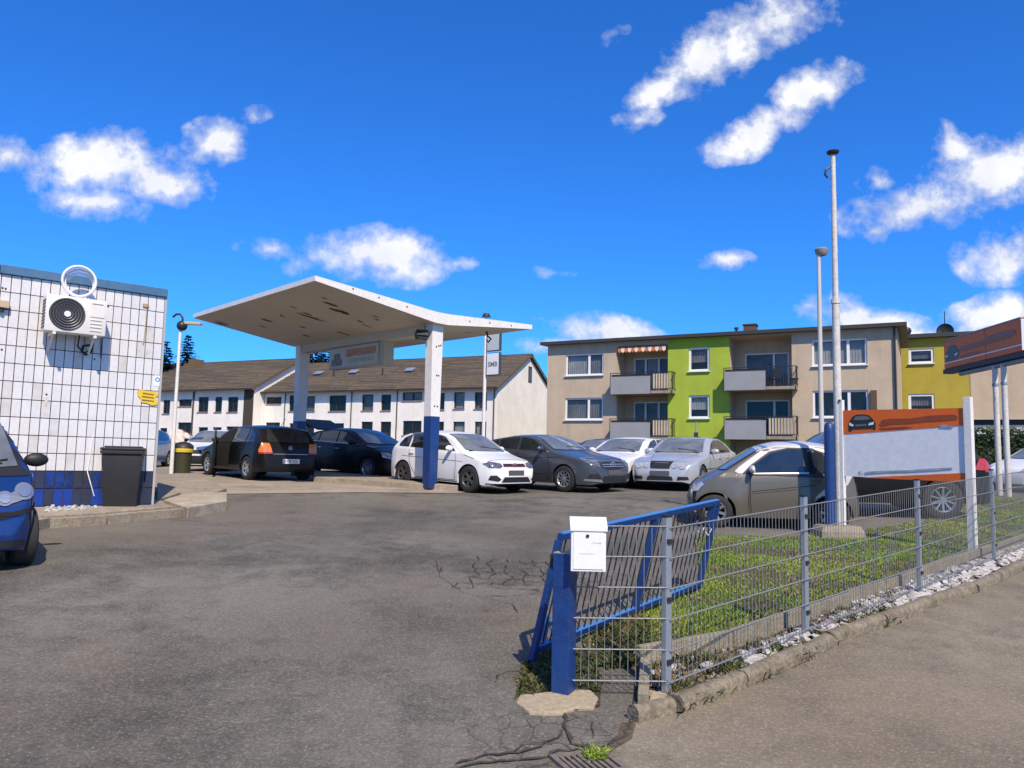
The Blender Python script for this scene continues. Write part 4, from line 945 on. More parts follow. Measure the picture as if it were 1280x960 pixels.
# coil of white hose on top
hs = empty('hose_coil', TO, TRZ, 'coil of white insulated pipe standing on the air conditioner', 'hose')
cc = on_plane(97, 352, TO, TRZ, -.3); sc = (on_plane(122, 352, TO, TRZ, -.3)[0] - on_plane(73, 352, TO, TRZ, -.3)[0]) / 2 - .02
pts = []
for i in range(150):
    t = i / 149 * 2.75 * 2 * math.pi; f = i / 149; rr = sc * (1.0 - .27 * f); a_ = -1.9 + t
    pts.append((cc[0] + rr * math.cos(a_) + .06 * f, -.36 + .16 * f, cc[1] + rr * math.sin(a_) - (sc - rr) * .6 + .01))
MB().tube(pts, .02, 10).build('pipe', 'pvc', hs, smooth='full')
# ---- wheelie bin
def wheelie(px, py, Y, rz, m, lidm, label, sc=1.0, stripe=None):
    q = G(px, py) if Y is None else Vector((at(px, py, Y).x, Y, 0)); q.z = g(q.x, q.y)
    r = empty('wheelie_bin', q, rz, label, 'wheelie bin'); r.scale = (sc, sc, sc)
    b = MB(); w0, w1, d0, d1 = .235, .285, .27, .35
    b.add([(-w0, -d0, .05), (w0, -d0, .05), (w0, d0 - .05, .05), (-w0, d0 - .05, .05), (-w1, -d1, .97), (w1, -d1, .97), (w1, d1, .97), (-w1, d1, .97)], [(3, 2, 1, 0), (0, 1, 5, 4), (1, 2, 6, 5), (2, 3, 7, 6), (3, 0, 4, 7), (4, 5, 6, 7)])
    b.build('body', m, r, bevel=.02, smooth=True)
    MB().b2(-w1 - .025, w1 + .025, -d1 - .025, d1 + .02, .93, .985).build('rim', m, r, bevel=.01)
    l = MB().b2(-w1 - .03, w1 + .03, -d1 - .04, d1 + .06, .99, 1.03); l.b2(-w1 + .02, w1 - .02, -d1 + .04, d1 - .05, 1.03, 1.055); l.build('lid', lidm, r, bevel=.014, smooth=True)
    MB().cyl((-w1 + .04, d1 + .09, 1.0), (w1 - .04, d1 + .09, 1.0), .016).build('handle', lidm, r)
    for s in (-1, 1): MB().cyl((s * .30, d0 - .02, .1), (s * .25, d0 - .02, .1), .1, n=20).build('wheel', 'black', r)
    m_ = MB()
    for k in (-.16, 0, .16): m_.b2(k - .008, k + .008, -d1 + .028, -d1 + .05, .3, .9)
    if stripe: MB().b2(-w1 - .027, w1 + .027, -d1 - .028, d1 + .022, .86, .92).build('stripe', stripe, r)
    return r
mat('bin_black', (.014, .015, .017), .55, noise=[(5, .4, (.026, .026, .028))])
wheelie(151, 640, None, TRZ - .35, 'bin_black', 'bin_black', 'black wheelie bin standing against the tiled wall')
# olive bin with domed black lid and yellow band
bl = at(227, 597, 22.7); bl.z = g(bl.x, 22.7)
ob = empty('recycling_bin', bl, .2, 'round olive bin with domed black lid and yellow band left of the white van', 'bin'); ob.scale = (.82, .82, .68)
MB().lathe([(.27, 0), (.30, .95), (0, .95)], 24).build('body', mat('olive_bin', (.035, .037, .016), .6), ob, smooth=True); MB().lathe([(.34, .9), (.35, 1.02), (.34, 1.08)], 24).build('band', mat('band_yellow', (.65, .48, .04), .5), ob)
MB().lathe([(.36, 1.08), (.33, 1.2), (.2, 1.32), (0, 1.36)], 24).build('lid', 'bin_black', ob, smooth=True)
# ---- steps and kerbs at the tiled building
def slab(name, pix, top, bot, m, root=None, jit=0.006, cat=None, label=None, kind='structure', bevel=.012):
    P = [G(*q) for q in pix]; n = len(P); mm = MB()
    mm.add([(p.x, p.y, g(p.x, p.y) + bot) for p in P] + [(p.x, p.y, g(p.x, p.y) + top + rnd.uniform(-jit, jit)) for p in P], [tuple(range(n - 1, -1, -1)), tuple(range(n, 2 * n))] + [(i, (i + 1) % n, n + (i + 1) % n, n + i) for i in range(n)])
    o = mm.build(name, m, root, bevel=bevel, seg=1)
    return tag(o, label, cat, None, kind)
slab('platform', [(196, 634), (196, 612), (200, 606), (250, 603), (283, 618), (268, 624), (225, 624)], .13, -.05, 'concrete')
slab('step_block', [(204, 637), (234, 648), (283, 638), (283, 626), (228, 629)], .17, -.05, 'concrete_pale', jit=.004)
kr = empty('kerb', (0, 0, 0), kind='structure'); KK = [V2(G(-40, 680)), V2(G(55, 660)), V2(G(130, 655)), V2(G(228, 645))]
edging_line(KK, .13, .16, 'concrete', kr, 'kerb_stone', 1.0)
slab('paved_strip', [(-60, 690), (55, 655), (135, 649), (226, 640), (196, 632), (60, 636), (-60, 650)], .11, -.05, 'concrete', jit=0)
litter('rubble', [V2(G(*q)) for q in ((55, 650), (120, 645), (120, 638), (60, 640))], 160, .02, .06, 'stone_white', 'white plaster crumbs at the foot of the blue tiles', 31, .11)
# ------------------------------------------------------------------ vehicles
def paint(name, c, rough=.32, metal=.0, coat=.55):
    return mat(name, c, rough, metal, coat, noise=(2.5, .18, tuple(q * .8 + .02 for q in c)))
mat('car_glass', (.010, .012, .013), .04, ior=1.75, spec=.6, noise=(1.2, .6, (.035, .045, .05)))
mat('windscreen', (.13, .145, .15), .05, ior=1.9, spec=.7, noise=[(1.3, .8, (.045, .05, .052)), (3, .4, (.26, .27, .27))])  # pale greys in the glass colour stand in for reflected clouds
mat('rubber', (.018, .018, .018), .8, noise=(30, .5, (.03, .03, .028)))
mat('trim_black', (.014, .014, .015), .55)
mat('under_black', (.008, .008, .008), .9)
mat('alloy', (.50, .51, .52), .3, .8)
mat('alloy_mid', (.16, .16, .165), .3, .7)
mat('alloy_dark', (.06, .06, .065), .35, .6)
mat('chrome', (.6, .6, .61), .3, .8)
mat('lamp_glass', (.50, .52, .53), .06, .35, 1, noise=[(9, .7, (.22, .23, .24)), (20, .4, (.75, .76, .78))])
mat('lamp_dark', (.08, .085, .09), .1, .4, 1, noise=(22, .7, (.35, .36, .38)))
mat('tail_red', (.36, .015, .01), .15, coat=1, noise=(16, .5, (.55, .05, .02)))
mat('tail_orange', (.55, .16, .03), .15, coat=1, noise=(20, .5, (.75, .32, .12)))
mat('plate_white', (.72, .73, .70), .5)
mat('plate_blue', (.02, .06, .35), .5)
mat('plate_dark', (.09, .09, .095), .5)
mat('seam', (.008, .008, .008), .9)

def interp(keys, x): return float(np.interp(x, [k[0] for k in keys], [k[1] for k in keys]))
def smoothed(keys, w_=.05):
    X = np.arange(keys[0][0], keys[-1][0] + .001, .01); Z = np.interp(X, [k[0] for k in keys], [k[1] for k in keys])
    n = int(w_ / .01); kk = np.ones(2 * n + 1); kk = np.convolve(kk, kk); kk /= kk.sum(); pad = len(kk) // 2
    ex = np.pad(Z, pad, mode='reflect', reflect_type='odd'); Z = np.convolve(ex, kk, mode='valid')
    return lambda x: float(np.interp(x, X, Z))
RIMS = {}
def rim_mesh(style, r, m):
    key = (style, round(r, 3), m)
    if key in RIMS: return RIMS[key]
    wd = .10; mm = MB()
    mm.lathe([(r, -wd), (r, wd * .9), (r - .012, wd), (r - .03, wd * .8), (r - .035, -wd)], 32, 'Y')
    n = {'five': 5, 'ten': 10, 'seven': 7, 'twin': 5, 'steel': 8}[style]
    for k in range(n):
        for s in ((-.11, .11) if style == 'twin' else (0,)):
            t = 2 * math.pi * k / n + s; t2 = 2 * math.pi * k / n + s * 1.6
            a = Vector((.03 * math.cos(t), wd * .62, .03 * math.sin(t))); b = Vector(((r - .02) * math.cos(t2), wd * .78, (r - .02) * math.sin(t2)))
            mm.beam(a, b, {'five': .065, 'ten': .03, 'seven': .045, 'twin': .03, 'steel': .07}[style], .03, (0, 1, 0))
    mm.cyl((0, wd * .3, 0), (0, wd * .85, 0), .055, .045, 20)
    RIMS[key] = mm.mesh('rim', m, smooth=True); return RIMS[key]
TYRES = {}
def tyre_mesh(r, rr):
    key = (round(r, 3), round(rr, 3))
    if key in TYRES: return TYRES[key]
    mm = MB(); wd = .10
    mm.lathe([(rr - .005, -wd), (r - .03, -wd), (r - .008, -wd + .012), (r, -wd + .035), (r, wd - .035), (r - .008, wd - .012), (r - .03, wd), (rr + .01, wd + .004), (rr - .005, wd)], 40, 'Y')
    me = mm.mesh('tyre', 'rubber', smooth=True); m2 = MB().cyl((0, -wd * .6, 0), (0, wd * .25, 0), rr - .01, n=24).mesh('wheel', 'under_black'); TYRES[key] = (me, m2); return TYRES[key]

class Car:
    def __init__(s, label, T, W, L, belt, wheels, r, colour, glass_side=None, cuts=(), rim='five', rimmat='alloy', sill=.2, tumble=.38, crown=.05, group=None, cat='car', name='parked_car', rr=None, flare=.012, lower=None):
        s.L, s.W, s.r, s.wheels = L, W, r, wheels
        s.root = empty(name, (0, 0, 0), 0, label, cat, group)
        Tf = smoothed(T); s.T = Tf; s.belt = belt; s.tumble = tumble; s.crown = crown
        Wk = [(0, W * .66), (.03, W * .74), (.1, W * .83), (.22, W * .91), (.45, W * .975), (.8, W), (L - .8, W), (L - .4, W * .98), (L - .18, W * .93), (L - .06, W * .85), (L, W * .72)]
        Wf = smoothed(Wk, .03); s.Wf = Wf; s.sill = sill; R_ = r + .045
        xs_ = set(np.linspace(0, L, 80)); xs_ |= {.01, .025, .045, L - .01, L - .025, L - .045}
        for wx in wheels:
            xs_ = {q for q in xs_ if abs(q - wx) > R_ + .012}
            xs_ |= {wx + R_ * math.cos(a) for a in np.linspace(0, math.pi, 21)} | {wx - R_ - .006, wx + R_ + .006}
        xs_ = sorted(xs_)
        bl_ = smoothed(belt) if isinstance(belt, list) else (lambda x: belt); s.bl = bl_
        def prof(x):
            zb = interp([(0, sill + .05), (.15, sill), (L - .2, sill + .02), (L, sill + .1)], x); arch = 0
            for wx in wheels:
                if abs(x - wx) <= R_ + 1e-6: zb = max(zb, r + math.sqrt(max(0, R_ * R_ - (x - wx) ** 2)))
                d = abs(x - wx); arch = max(arch, math.exp(-((d - R_) / .12) ** 2) * flare)
            return zb, arch
        NL = 10; verts = []; s.ysf = None
        def ys(z, x, arch):
            w0 = Wf(x); b = bl_(x)
            if z < .5: y = w0 - .05 * ((.5 - z) / .35) ** 2 + arch
            elif z <= b: y = w0 - .03 * ((z - .5) / max(.1, b - .5)) ** 2 + arch * (1 - min(1, (z - .5) / .3))
            else: y = w0 - .03 - .018 * min(1, (z - b) / .03) - tumble * (z - b)
            return y
        s.ys = ys
        ring = None
        for x in xs_:
            zb, arch = prof(x); zt_ = max(Tf(x), zb + .08); cr = crown * (1 if zt_ > bl_(x) + .1 else .8); ze_ = zt_ - cr; rc = min(.055, (ze_ - zb) * .3)
            zs_ = ze_ - rc; bz = min(bl_(x), zb + (zs_ - zb) * .75)
            pts = [(0, zb), ((ys(zb, x, arch) - .05) * .6, zb), (ys(zb, x, arch) - .04, zb)]
            for i in range(7): z = zb + (bz - zb) * i / 6; pts.append((ys(z, x, arch), z))
            for i in range(1, 6): z = bz + (zs_ - bz) * i / 5; pts.append((ys(z, x, arch), z))
            yt = pts[-1][0]
            for i in range(1, 5): a = math.pi / 2 * i / 4; pts.append((yt - rc * (1 - math.cos(a)), zs_ + rc * math.sin(a)))
            ye = pts[-1][0]
            for i in range(1, 6): y = ye * (1 - i / 5); pts.append((y, ze_ + cr * (1 - (y / ye) ** 2)))
            full = [(y, z) for y, z in pts] + [(-y, z) for y, z in pts[-2:0:-1]]
            verts.append([(L / 2 - x, y, z) for y, z in full])
        n = len(verts[0]); mm = MB(); mm.v = [q for ring in verts for q in ring]
        for i in range(len(verts) - 1):
            for k in range(n): mm.f.append((i * n + k, i * n + (k + 1) % n, (i + 1) * n + (k + 1) % n, (i + 1) * n + k))
        mm.f += [tuple(range(n)), tuple(range((len(verts) - 1) * n, len(verts) * n))]
        me = mm.mesh('body', colour, smooth='full'); me.set_sharp_from_angle(angle=R(38))
        me.materials.append(MATS['under_black'])
        for p in me.polygons:
            if p.normal.z < -.35 or (abs(p.normal.x) > .5 and any(abs(p.center.x - (L / 2 - wx)) < R_ + .02 for wx in wheels) and p.center.z < r + R_ and abs(p.center.y) < W * .9): p.material_index = 1
        s.body = link('body', me, s.root)
        bm = bmesh.new(); bm.from_mesh(me); s.bvh = BVHTree.FromBMesh(bm); bm.free()
        rr = rr or r * .66
        for wx in wheels:
            for sd in (1, -1):
                ty, hub = tyre_mesh(r, rr)
                w_ = link('wheel', hub, s.root, (L / 2 - wx, sd * (W - .105), r), (0, 0, 0 if sd > 0 else math.pi))
                link('tyre', ty, w_); link('rim', rim_mesh(rim, rr - .002, rimmat), w_, None, (0, random.uniform(0, 1), 0))
        if glass_side:
            for (a, b) in cuts: s.patch('side', [p for p in glass_side], 'car_glass', 'side_window', .005, clip=(a, b), both=True)
    # project a convex outline onto the body
    def patch(s, view, poly, m, name, off=.006, clip=None, both=False, step=.07, parent=None, mirror_front=False):
        L = s.L
        if view == 'side': P = [(L / 2 - p[0], p[1]) for p in poly]
        else: P = list(poly)
        dirs = {'side': [1, -1] if both else ([1] if both is False else [-1])}
        out = []
        variants = []
        if view == 'side': variants = [(1,)] + ([(-1,)] if both else [])
        else: variants = [(1,)] + ([(-1,)] if mirror_front else [])
        if view == 'side_r': P = [(L / 2 - p[0], p[1]) for p in poly]; variants = [(-1,)]
        ar = sum(P[i][0] * P[(i + 1) % len(P)][1] - P[(i + 1) % len(P)][0] * P[i][1] for i in range(len(P)))
        if ar < 0: P = P[::-1]
        x0, x1 = min(p[0] for p in P), max(p[0] for p in P); z0, z1 = min(p[1] for p in P), max(p[1] for p in P)
        nx_, nz_ = max(2, int((x1 - x0) / step) + 1), max(2, int((z1 - z0) / step) + 1)
        bm = bmesh.new(); gv = [[bm.verts.new((x0 + (x1 - x0) * i / nx_, z0 + (z1 - z0) * j / nz_, 0)) for i in range(nx_ + 1)] for j in range(nz_ + 1)]
        for j in range(nz_):
            for i in range(nx_): bm.faces.new((gv[j][i], gv[j][i + 1], gv[j + 1][i + 1], gv[j + 1][i]))
        def cut(co, no):
            bmesh.ops.bisect_plane(bm, geom=bm.verts[:] + bm.edges[:] + bm.faces[:], plane_co=(co[0], co[1], 0), plane_no=(no[0], no[1], 0), clear_outer=True)
        for i in range(len(P)):
            a, b = P[i], P[(i + 1) % len(P)]; d = (b[0] - a[0], b[1] - a[1])
            if abs(d[0]) + abs(d[1]) > 1e-6: cut(a, (d[1], -d[0]))
        if clip: cut((L / 2 - clip[1], 0), (-1, 0)); cut((L / 2 - clip[0], 0), (1, 0))
        bm.verts.ensure_lookup_table()
        co = [(v_.co.x, v_.co.y) for v_ in bm.verts]; idx = {v_: i for i, v_ in enumerate(bm.verts)}; faces = [[idx[v_] for v_ in f.verts] for f in bm.faces]; bm.free()
        for (sg,) in variants:
            vs = []
            for (a, b) in co:
                if view in ('side', 'side_r'): o = Vector((a, 3 * sg, b)); d = Vector((0, -sg, 0))
                elif view == 'front': o = Vector((5, a * sg, b)); d = Vector((-1, 0, 0))
                elif view == 'rear': o = Vector((-5, a * sg, b)); d = Vector((1, 0, 0))
                else: o = Vector((L / 2 - a, b * sg, 4)); d = Vector((0, 0, -1))
                h = s.bvh.ray_cast(o, d)
                if h[0] is None: vs.append(None); continue
                nn = h[1] if h[1].dot(d) < 0 else -h[1]
                vs.append(h[0] + nn * off - d * off * .4)
            fs = [f for f in faces if all(vs[i] is not None for i in f)]
            fs = [f for f in fs if max((vs[f[i]] - vs[f[i - 1]]).length for i in range(len(f))) < .55]
            if not fs: continue
            mp = {}; V = []; F = []
            for f in fs:
                for i in f:
                    if i not in mp: mp[i] = len(V); V.append(vs[i])
                F.append(tuple(mp[i] for i in f))
            me = bpy.data.meshes.new(name); me.from_pydata([tuple(q) for q in V], [], F); me.materials.append(MATS[m] if isinstance(m, str) else m); me.shade_smooth()
            out.append(link(name, me, parent or s.root))
        return out
    def line(s, view, pts, w_=.012, m='seam', name='seam', off=.002, both=True):
        for sg in ((1, -1) if both else (1,)):
            P = []
            for i in range(len(pts) - 1):
                a, b = pts[i], pts[i + 1]; n = max(1, int(math.hypot(b[0] - a[0], b[1] - a[1]) / .06)); P += [(a[0] + (b[0] - a[0]) * k / n, a[1] + (b[1] - a[1]) * k / n) for k in range(n)]
            P.append(pts[-1]); V = []; F = []
            for i, p in enumerate(P):
                q0, q1 = P[max(i - 1, 0)], P[min(i + 1, len(P) - 1)]; d = (q1[0] - q0[0], q1[1] - q0[1]); l = math.hypot(*d) or 1; nrm = (-d[1] / l, d[0] / l)
                for e in (-.5, .5):
                    a, b = p[0] + nrm[0] * w_ * e, p[1] + nrm[1] * w_ * e
                    if view == 'side': o = Vector((s.L / 2 - a, 3 * sg, b)); dr = Vector((0, -sg, 0))
                    elif view == 'front': o = Vector((5, a * sg, b)); dr = Vector((-1, 0, 0))
                    elif view == 'rear': o = Vector((-5, a * sg, b)); dr = Vector((1, 0, 0))
                    else: o = Vector((s.L / 2 - a, b * sg, 4)); dr = Vector((0, 0, -1))
                    h = s.bvh.ray_cast(o, dr); V.append(tuple((h[0] - dr * off + (h[1] if h[1].dot(dr) < 0 else -h[1]) * off) if h[0] else (0, 0, .4)))
            for i in range(len(P) - 1): F.append((2 * i, 2 * i + 1, 2 * i + 3, 2 * i + 2))
            me = bpy.data.meshes.new(name); me.from_pydata(V, [], F); me.materials.append(MATS[m]); link(name, me, s.root)
    def mirror(s, x, z, m, both=True):
        for sg in ((1, -1) if both else (1,)):
            h = s.bvh.ray_cast(Vector((s.L / 2 - x, 3 * sg, z)), Vector((0, -sg, 0)))
            y = (h[0].y if h[0] else s.W * sg)
            mm = MB(); bm = bmesh.new(); bmesh.ops.create_uvsphere(bm, u_segments=16, v_segments=10, radius=1)
            for v_ in bm.verts: v_.co = Vector((v_.co.x * .06 * (1 if v_.co.x > 0 else .6), v_.co.y * .115, v_.co.z * .072)) + Vector((s.L / 2 - x, y + sg * .12, z + .03))
            me = bpy.data.meshes.new('mirror'); bm.to_mesh(me); bm.free(); me.materials.append(MATS[m] if isinstance(m, str) else m); me.shade_smooth(); o = link('mirror', me, s.root)
            MB().beam((s.L / 2 - x - .01, y - sg * .02, z - .02), (s.L / 2 - x, y + sg * .09, z + .01), .05, .035, (0, 0, 1)).build('mirror_arm', 'trim_black', o)
    def handle(s, x, z, m='trim_black', both=True):
        for sg in ((1, -1) if both else (1,)):
            h = s.bvh.ray_cast(Vector((s.L / 2 - x, 3 * sg, z)), Vector((0, -sg, 0)))
            if h[0]: MB().box((s.L / 2 - x, h[0].y + sg * .016, z), (.17, .03, .028)).build('door_handle', m, s.root, bevel=.008, smooth=True)
    def plate(s, end, z, m='plate_dark', w_=.26, blue=False, y0=0, text=None):
        sg = 1 if end == 'front' else -1
        h = s.bvh.ray_cast(Vector((5 * sg, y0, z)), Vector((-sg, 0, 0))); x = h[0].x + sg * .012
        o = MB().box((x, y0, z), (.014, w_ * 2, .115)).build('number_plate', m, s.root, bevel=.003)
        if blue: MB().box((x + sg * .008, y0 + (w_ - .025) * -sg * -1 * (1 if sg > 0 else 1), z), (.003, .045, .108)).build('plate_band', 'plate_blue', o)
        if text:
            cu = bpy.data.curves.new('lettering', 'FONT'); cu.body = text; cu.size = .1; cu.align_x = 'CENTER'; cu.align_y = 'CENTER'; cu.extrude = .001
            to = bpy.data.objects.new('lettering', cu); COL.objects.link(to)
            dg_ = bpy.context.evaluated_depsgraph_get(); me = bpy.data.meshes.new_from_object(to.evaluated_get(dg_)); bpy.data.objects.remove(to)
            me.materials.append(MATS['trim_black']); t = link('lettering', me, o, (x + sg * .009, y0 - .0, z), (R(90), 0, R(90) if sg > 0 else R(-90)))
        return o
    def badge(s, end, z, r, kind='ring', m='chrome'):
        sg = 1 if end == 'front' else -1
        h = s.bvh.ray_cast(Vector((5 * sg, 0, z)), Vector((-sg, 0, 0))); x = h[0].x + sg * .012
        mm = MB(); mm.lathe([(r * .84, -.006), (r, -.006), (r, .006), (r * .84, .006)], 24, 'X', (x, 0, z))
        if kind == 'vw':
            for sy in (-1, 1):
                mm.beam((x, sy * r * .42, z + r * .82), (x, 0, z + r * .12), .008, r * .16, (1, 0, 0)); mm.beam((x, sy * r * .78, z + r * .3), (x, sy * r * .38, z - r * .75), .008, r * .16, (1, 0, 0)); mm.beam((x, sy * r * .38, z - r * .75), (x, 0, z + .02 * r), .008, r * .16, (1, 0, 0))
        if kind == 'star':
            for a in (90, 210, 330): mm.beam((x, 0, z), (x, r * .9 * math.cos(R(a)), z + r * .9 * math.sin(R(a))), .008, r * .18, (1, 0, 0))
        return mm.build('badge', m, s.root)
    def place(s, wheel, side, pos, head):
        """wheel index 0 front 1 rear, side +1 left; pos = its ground contact (x, y); head = heading"""
        h = Vector(head).normalized(); l = Vector((-h.y, h.x)); lx = s.L / 2 - s.wheels[wheel]; ly = side * (s.W - .1)
        c = Vector(pos) - h * lx - l * ly
        f = c + h * 1.3; b = c - h * 1.3; a = c + l * .7; d = c - l * .7
        zf, zb, za, zd = g(f.x, f.y), g(b.x, b.y), g(a.x, a.y), g(d.x, d.y)
        X = Vector((h.x * 2.6, h.y * 2.6, zf - zb)).normalized(); Y = Vector((l.x * 1.4, l.y * 1.4, za - zd)); Z = X.cross(Y).normalized(); Y = Z.cross(X)
        M = Matrix((X, Y, Z)).transposed().to_4x4(); M.translation = Vector((c.x, c.y, (zf + zb) / 2)); s.root.matrix_world = M
        return s

def windscreen(car, zb, zt, wb, wt, m='windscreen'):
    car.patch('front', [(-wb, zb), (-wb * .5, zb - .02), (wb * .5, zb - .02), (wb, zb), (wt, zt), (wt * .5, zt + .015), (-wt * .5, zt + .015), (-wt, zt)], m, 'windscreen', .013, step=.09)
def wiper(car, y0, y1, zb):
    h0 = car.bvh.ray_cast(Vector((5, y0, zb)), Vector((-1, 0, 0))); h1 = car.bvh.ray_cast(Vector((5, y1, zb + .06)), Vector((-1, 0, 0)))
    if h0[0] and h1[0]: MB().beam(h0[0] + Vector((.02, 0, .02)), h1[0] + Vector((.02, 0, .02)), .014, .014).build('wiper', 'trim_black', car.root)

# ---- 1 white compact hatchback by the front canopy pillar
c = Car('white compact hatchback with black alloy wheels parked behind the front canopy pillar',
  [(0, .48), (.02, .62), (.07, .70), (.25, .79), (.85, .93), (1.0, .98), (1.62, 1.34), (1.95, 1.43), (2.5, 1.46), (3.2, 1.41), (3.5, 1.33), (3.78, 1.0), (3.9, .92), (3.95, .72), (3.97, .5)],
  .84, 3.97, [(0, .86), (1, .92), (3.97, 1.01)], (.78, 3.25), .315, paint('paint_white', (.76, .77, .78)),
  [(1.30, .955), (1.45, 1.06), (1.82, 1.30), (2.15, 1.355), (2.6, 1.365), (3.1, 1.33), (3.36, 1.24), (3.5, 1.10), (3.5, 1.02)], [(1.2, 2.22), (2.30, 3.02), (3.08, 3.6)], rim='twin', rimmat='alloy_mid')
windscreen(c, .99, 1.36, .66, .54); wiper(c, .5, -.1, 1.0)
c.patch('front', [(-.38, .635), (.38, .635), (.36, .705), (-.36, .705)], 'trim_black', 'grille', .008)
c.line('front', [(-.37, .642), (.37, .642)], .008, 'tail_red', 'grille_strip', .011, both=False)
c.patch('front', [(.40, .645), (.50, .60), (.74, .61), (.79, .70), (.70, .755), (.42, .71)], 'lamp_dark', 'headlight', .009, mirror_front=True, step=.05)
c.patch('front', [(-.5, .28), (.5, .28), (.40, .40), (-.40, .40)], 'trim_black', 'lower_intake', .008)
c.patch('front', [(.50, .34), (.58, .30), (.74, .33), (.72, .43), (.62, .44)], 'trim_black', 'fog_lamp_surround', .008, mirror_front=True)
c.patch('front', [(-.75, .2), (.75, .2), (.75, .25), (-.75, .25)], 'trim_black', 'front_lip', .01)
c.badge('front', .672, .062, 'vw'); c.plate('front', .50)
c.mirror(1.42, .99, MATS['paint_white']); c.handle(2.1, .83, MATS['paint_white']); c.handle(2.92, .86, MATS['paint_white'])
for l_ in ([(1.28, .94), (1.22, .6), (1.25, .27)], [(2.26, 1.33), (2.26, .30)], [(3.05, 1.0), (2.98, .62), (2.72, .30)], [(1.25, .27), (2.72, .27)]): c.line('side', l_)
c.line('top', [(.28, .0), (.3, .62)], .014); c.line('side', [(.98, .89), (.62, .80)], .012); c.line('side', [(1.0, .72), (3.3, .78)], .008)
c.patch('side', [(.75, .2), (3.2, .2), (3.2, .245), (.75, .245)], 'trim_black', 'sill_trim', .006, clip=(1.16, 2.86), both=True)
c.line('top', [(1.06, .0), (1.02, .6)], .05, 'trim_black', 'cowl')
c.place(0, -1, (-.93, 18.4), (.72, -.69))
car_white = c

# ---- 2 grey hatchback with star grille
c = Car('dark grey hatchback with silver multi-spoke wheels right of the white compact hatchback',
  [(0, .52), (.02, .66), (.08, .76), (.5, .89), (1.15, 1.0), (1.3, 1.04), (1.95, 1.36), (2.3, 1.43), (2.8, 1.43), (3.5, 1.34), (3.85, 1.23), (4.1, 1.0), (4.23, .86), (4.29, .5)],
  .89, 4.29, [(0, .9), (1.2, .96), (4.29, 1.06)], (.9, 3.6), .325, paint('paint_grey', (.085, .098, .11), .3, .5),
  [(1.5, .99), (1.7, 1.11), (2.05, 1.29), (2.35, 1.335), (2.8, 1.335), (3.3, 1.27), (3.6, 1.15), (3.62, 1.08)], [(1.3, 2.45), (2.53, 3.2), (3.26, 3.8)], rim='ten')
windscreen(c, 1.05, 1.37, .68, .54); wiper(c, .5, -.1, 1.06)
c.patch('front', [(-.44, .62), (-.2, .575), (.2, .575), (.44, .62), (.47, .72), (.3, .755), (-.3, .755), (-.47, .72)], 'trim_black', 'grille', .008)
for z in (.64, .69): c.line('front', [(-.44, z), (.44, z)], .018, 'chrome', 'grille_bar', .014, both=False)
c.badge('front', .665, .10, 'star')
c.patch('front', [(.50, .66), (.56, .62), (.78, .70), (.84, .80), (.78, .84), (.55, .76)], 'lamp_dark', 'headlight', .009, mirror_front=True, step=.05)
c.patch('front', [(.5, .75), (.56, .74), (.80, .82), (.80, .85), (.56, .775)], 'lamp_glass', 'headlight_strip', .012, mirror_front=True, step=.05)
c.patch('front', [(-.5, .27), (.5, .27), (.44, .41), (-.44, .41)], 'trim_black', 'lower_intake', .008)
c.patch('front', [(.52, .36), (.8, .36), (.78, .46), (.62, .47)], 'trim_black', 'side_intake', .008, mirror_front=True)
c.patch('front', [(.48, .26), (.82, .30), (.82, .35), (.54, .33)], 'alloy', 'bumper_wing', .012, mirror_front=True)
c.plate('front', .50); c.mirror(1.62, 1.03, MATS['paint_grey']); c.handle(2.4, .86, MATS['paint_grey']); c.handle(3.3, .9, MATS['paint_grey'])
for l_ in ([(1.45, .98), (1.38, .6), (1.42, .27)], [(2.5, 1.3), (2.46, .30)], [(3.25, 1.0), (3.2, .62), (2.95, .30)]): c.line('side', l_)
c.line('side', [(1.0, .86), (2.4, .80), (3.6, .72)], .01); c.line('side', [(1.5, .42), (3.1, .5)], .01); c.line('top', [(.25, 0), (.4, .62)], .012)
c.place(0, -1, (1.39, 19.3), (.72, -.69)); car_grey = c

# ---- 3 black hatchback, tailgate raised, behind the canopy island
c = Car('black hatchback with raised tailgate and dented bonnet beside the canopy island',
  [(0, .48), (.02, .60), (.07, .70), (.3, .84), (.85, .99), (1.0, 1.03), (1.8, 1.40), (2.15, 1.48), (2.7, 1.49), (3.4, 1.42), (3.75, 1.32), (4.0, 1.0), (4.15, .88), (4.22, .5)],
  .87, 4.22, [(0, .9), (1.1, .98), (4.22, 1.07)], (.85, 3.45), .315, mat('paint_black', (.007, .0065, .006), .34, 0, .12, .3),
  [(1.35, 1.0), (1.6, 1.14), (1.95, 1.32), (2.3, 1.385), (2.7, 1.39), (3.3, 1.32), (3.6, 1.18), (3.65, 1.08)], [(1.2, 2.3), (2.36, 3.15), (3.22, 3.8)], rim='ten', rimmat='alloy')
windscreen(c, 1.05, 1.42, .68, .56)
c.patch('front', [(.46, .62), (.56, .59), (.80, .66), (.80, .80), (.62, .78), (.48, .70)], 'lamp_glass', 'headlight', .009, mirror_front=True, step=.05)
c.patch('front', [(-.4, .60), (.4, .60), (.38, .72), (-.38, .72)], 'trim_black', 'grille', .008)
c.patch('front', [(-.5, .3), (.5, .3), (.4, .45), (-.4, .45)], 'under_black', 'lower_intake', .008)
c.patch('side', [(.2, .80), (.9, .95), (1.0, .98), (.5, .92), (.25, .85)], MATS['balcony_panel'], 'bonnet_edge', .012, both=True)
c.mirror(1.52, 1.03, MATS['paint_black']); c.handle(2.2, .86, 'chrome'); c.handle(3.05, .88, 'chrome')
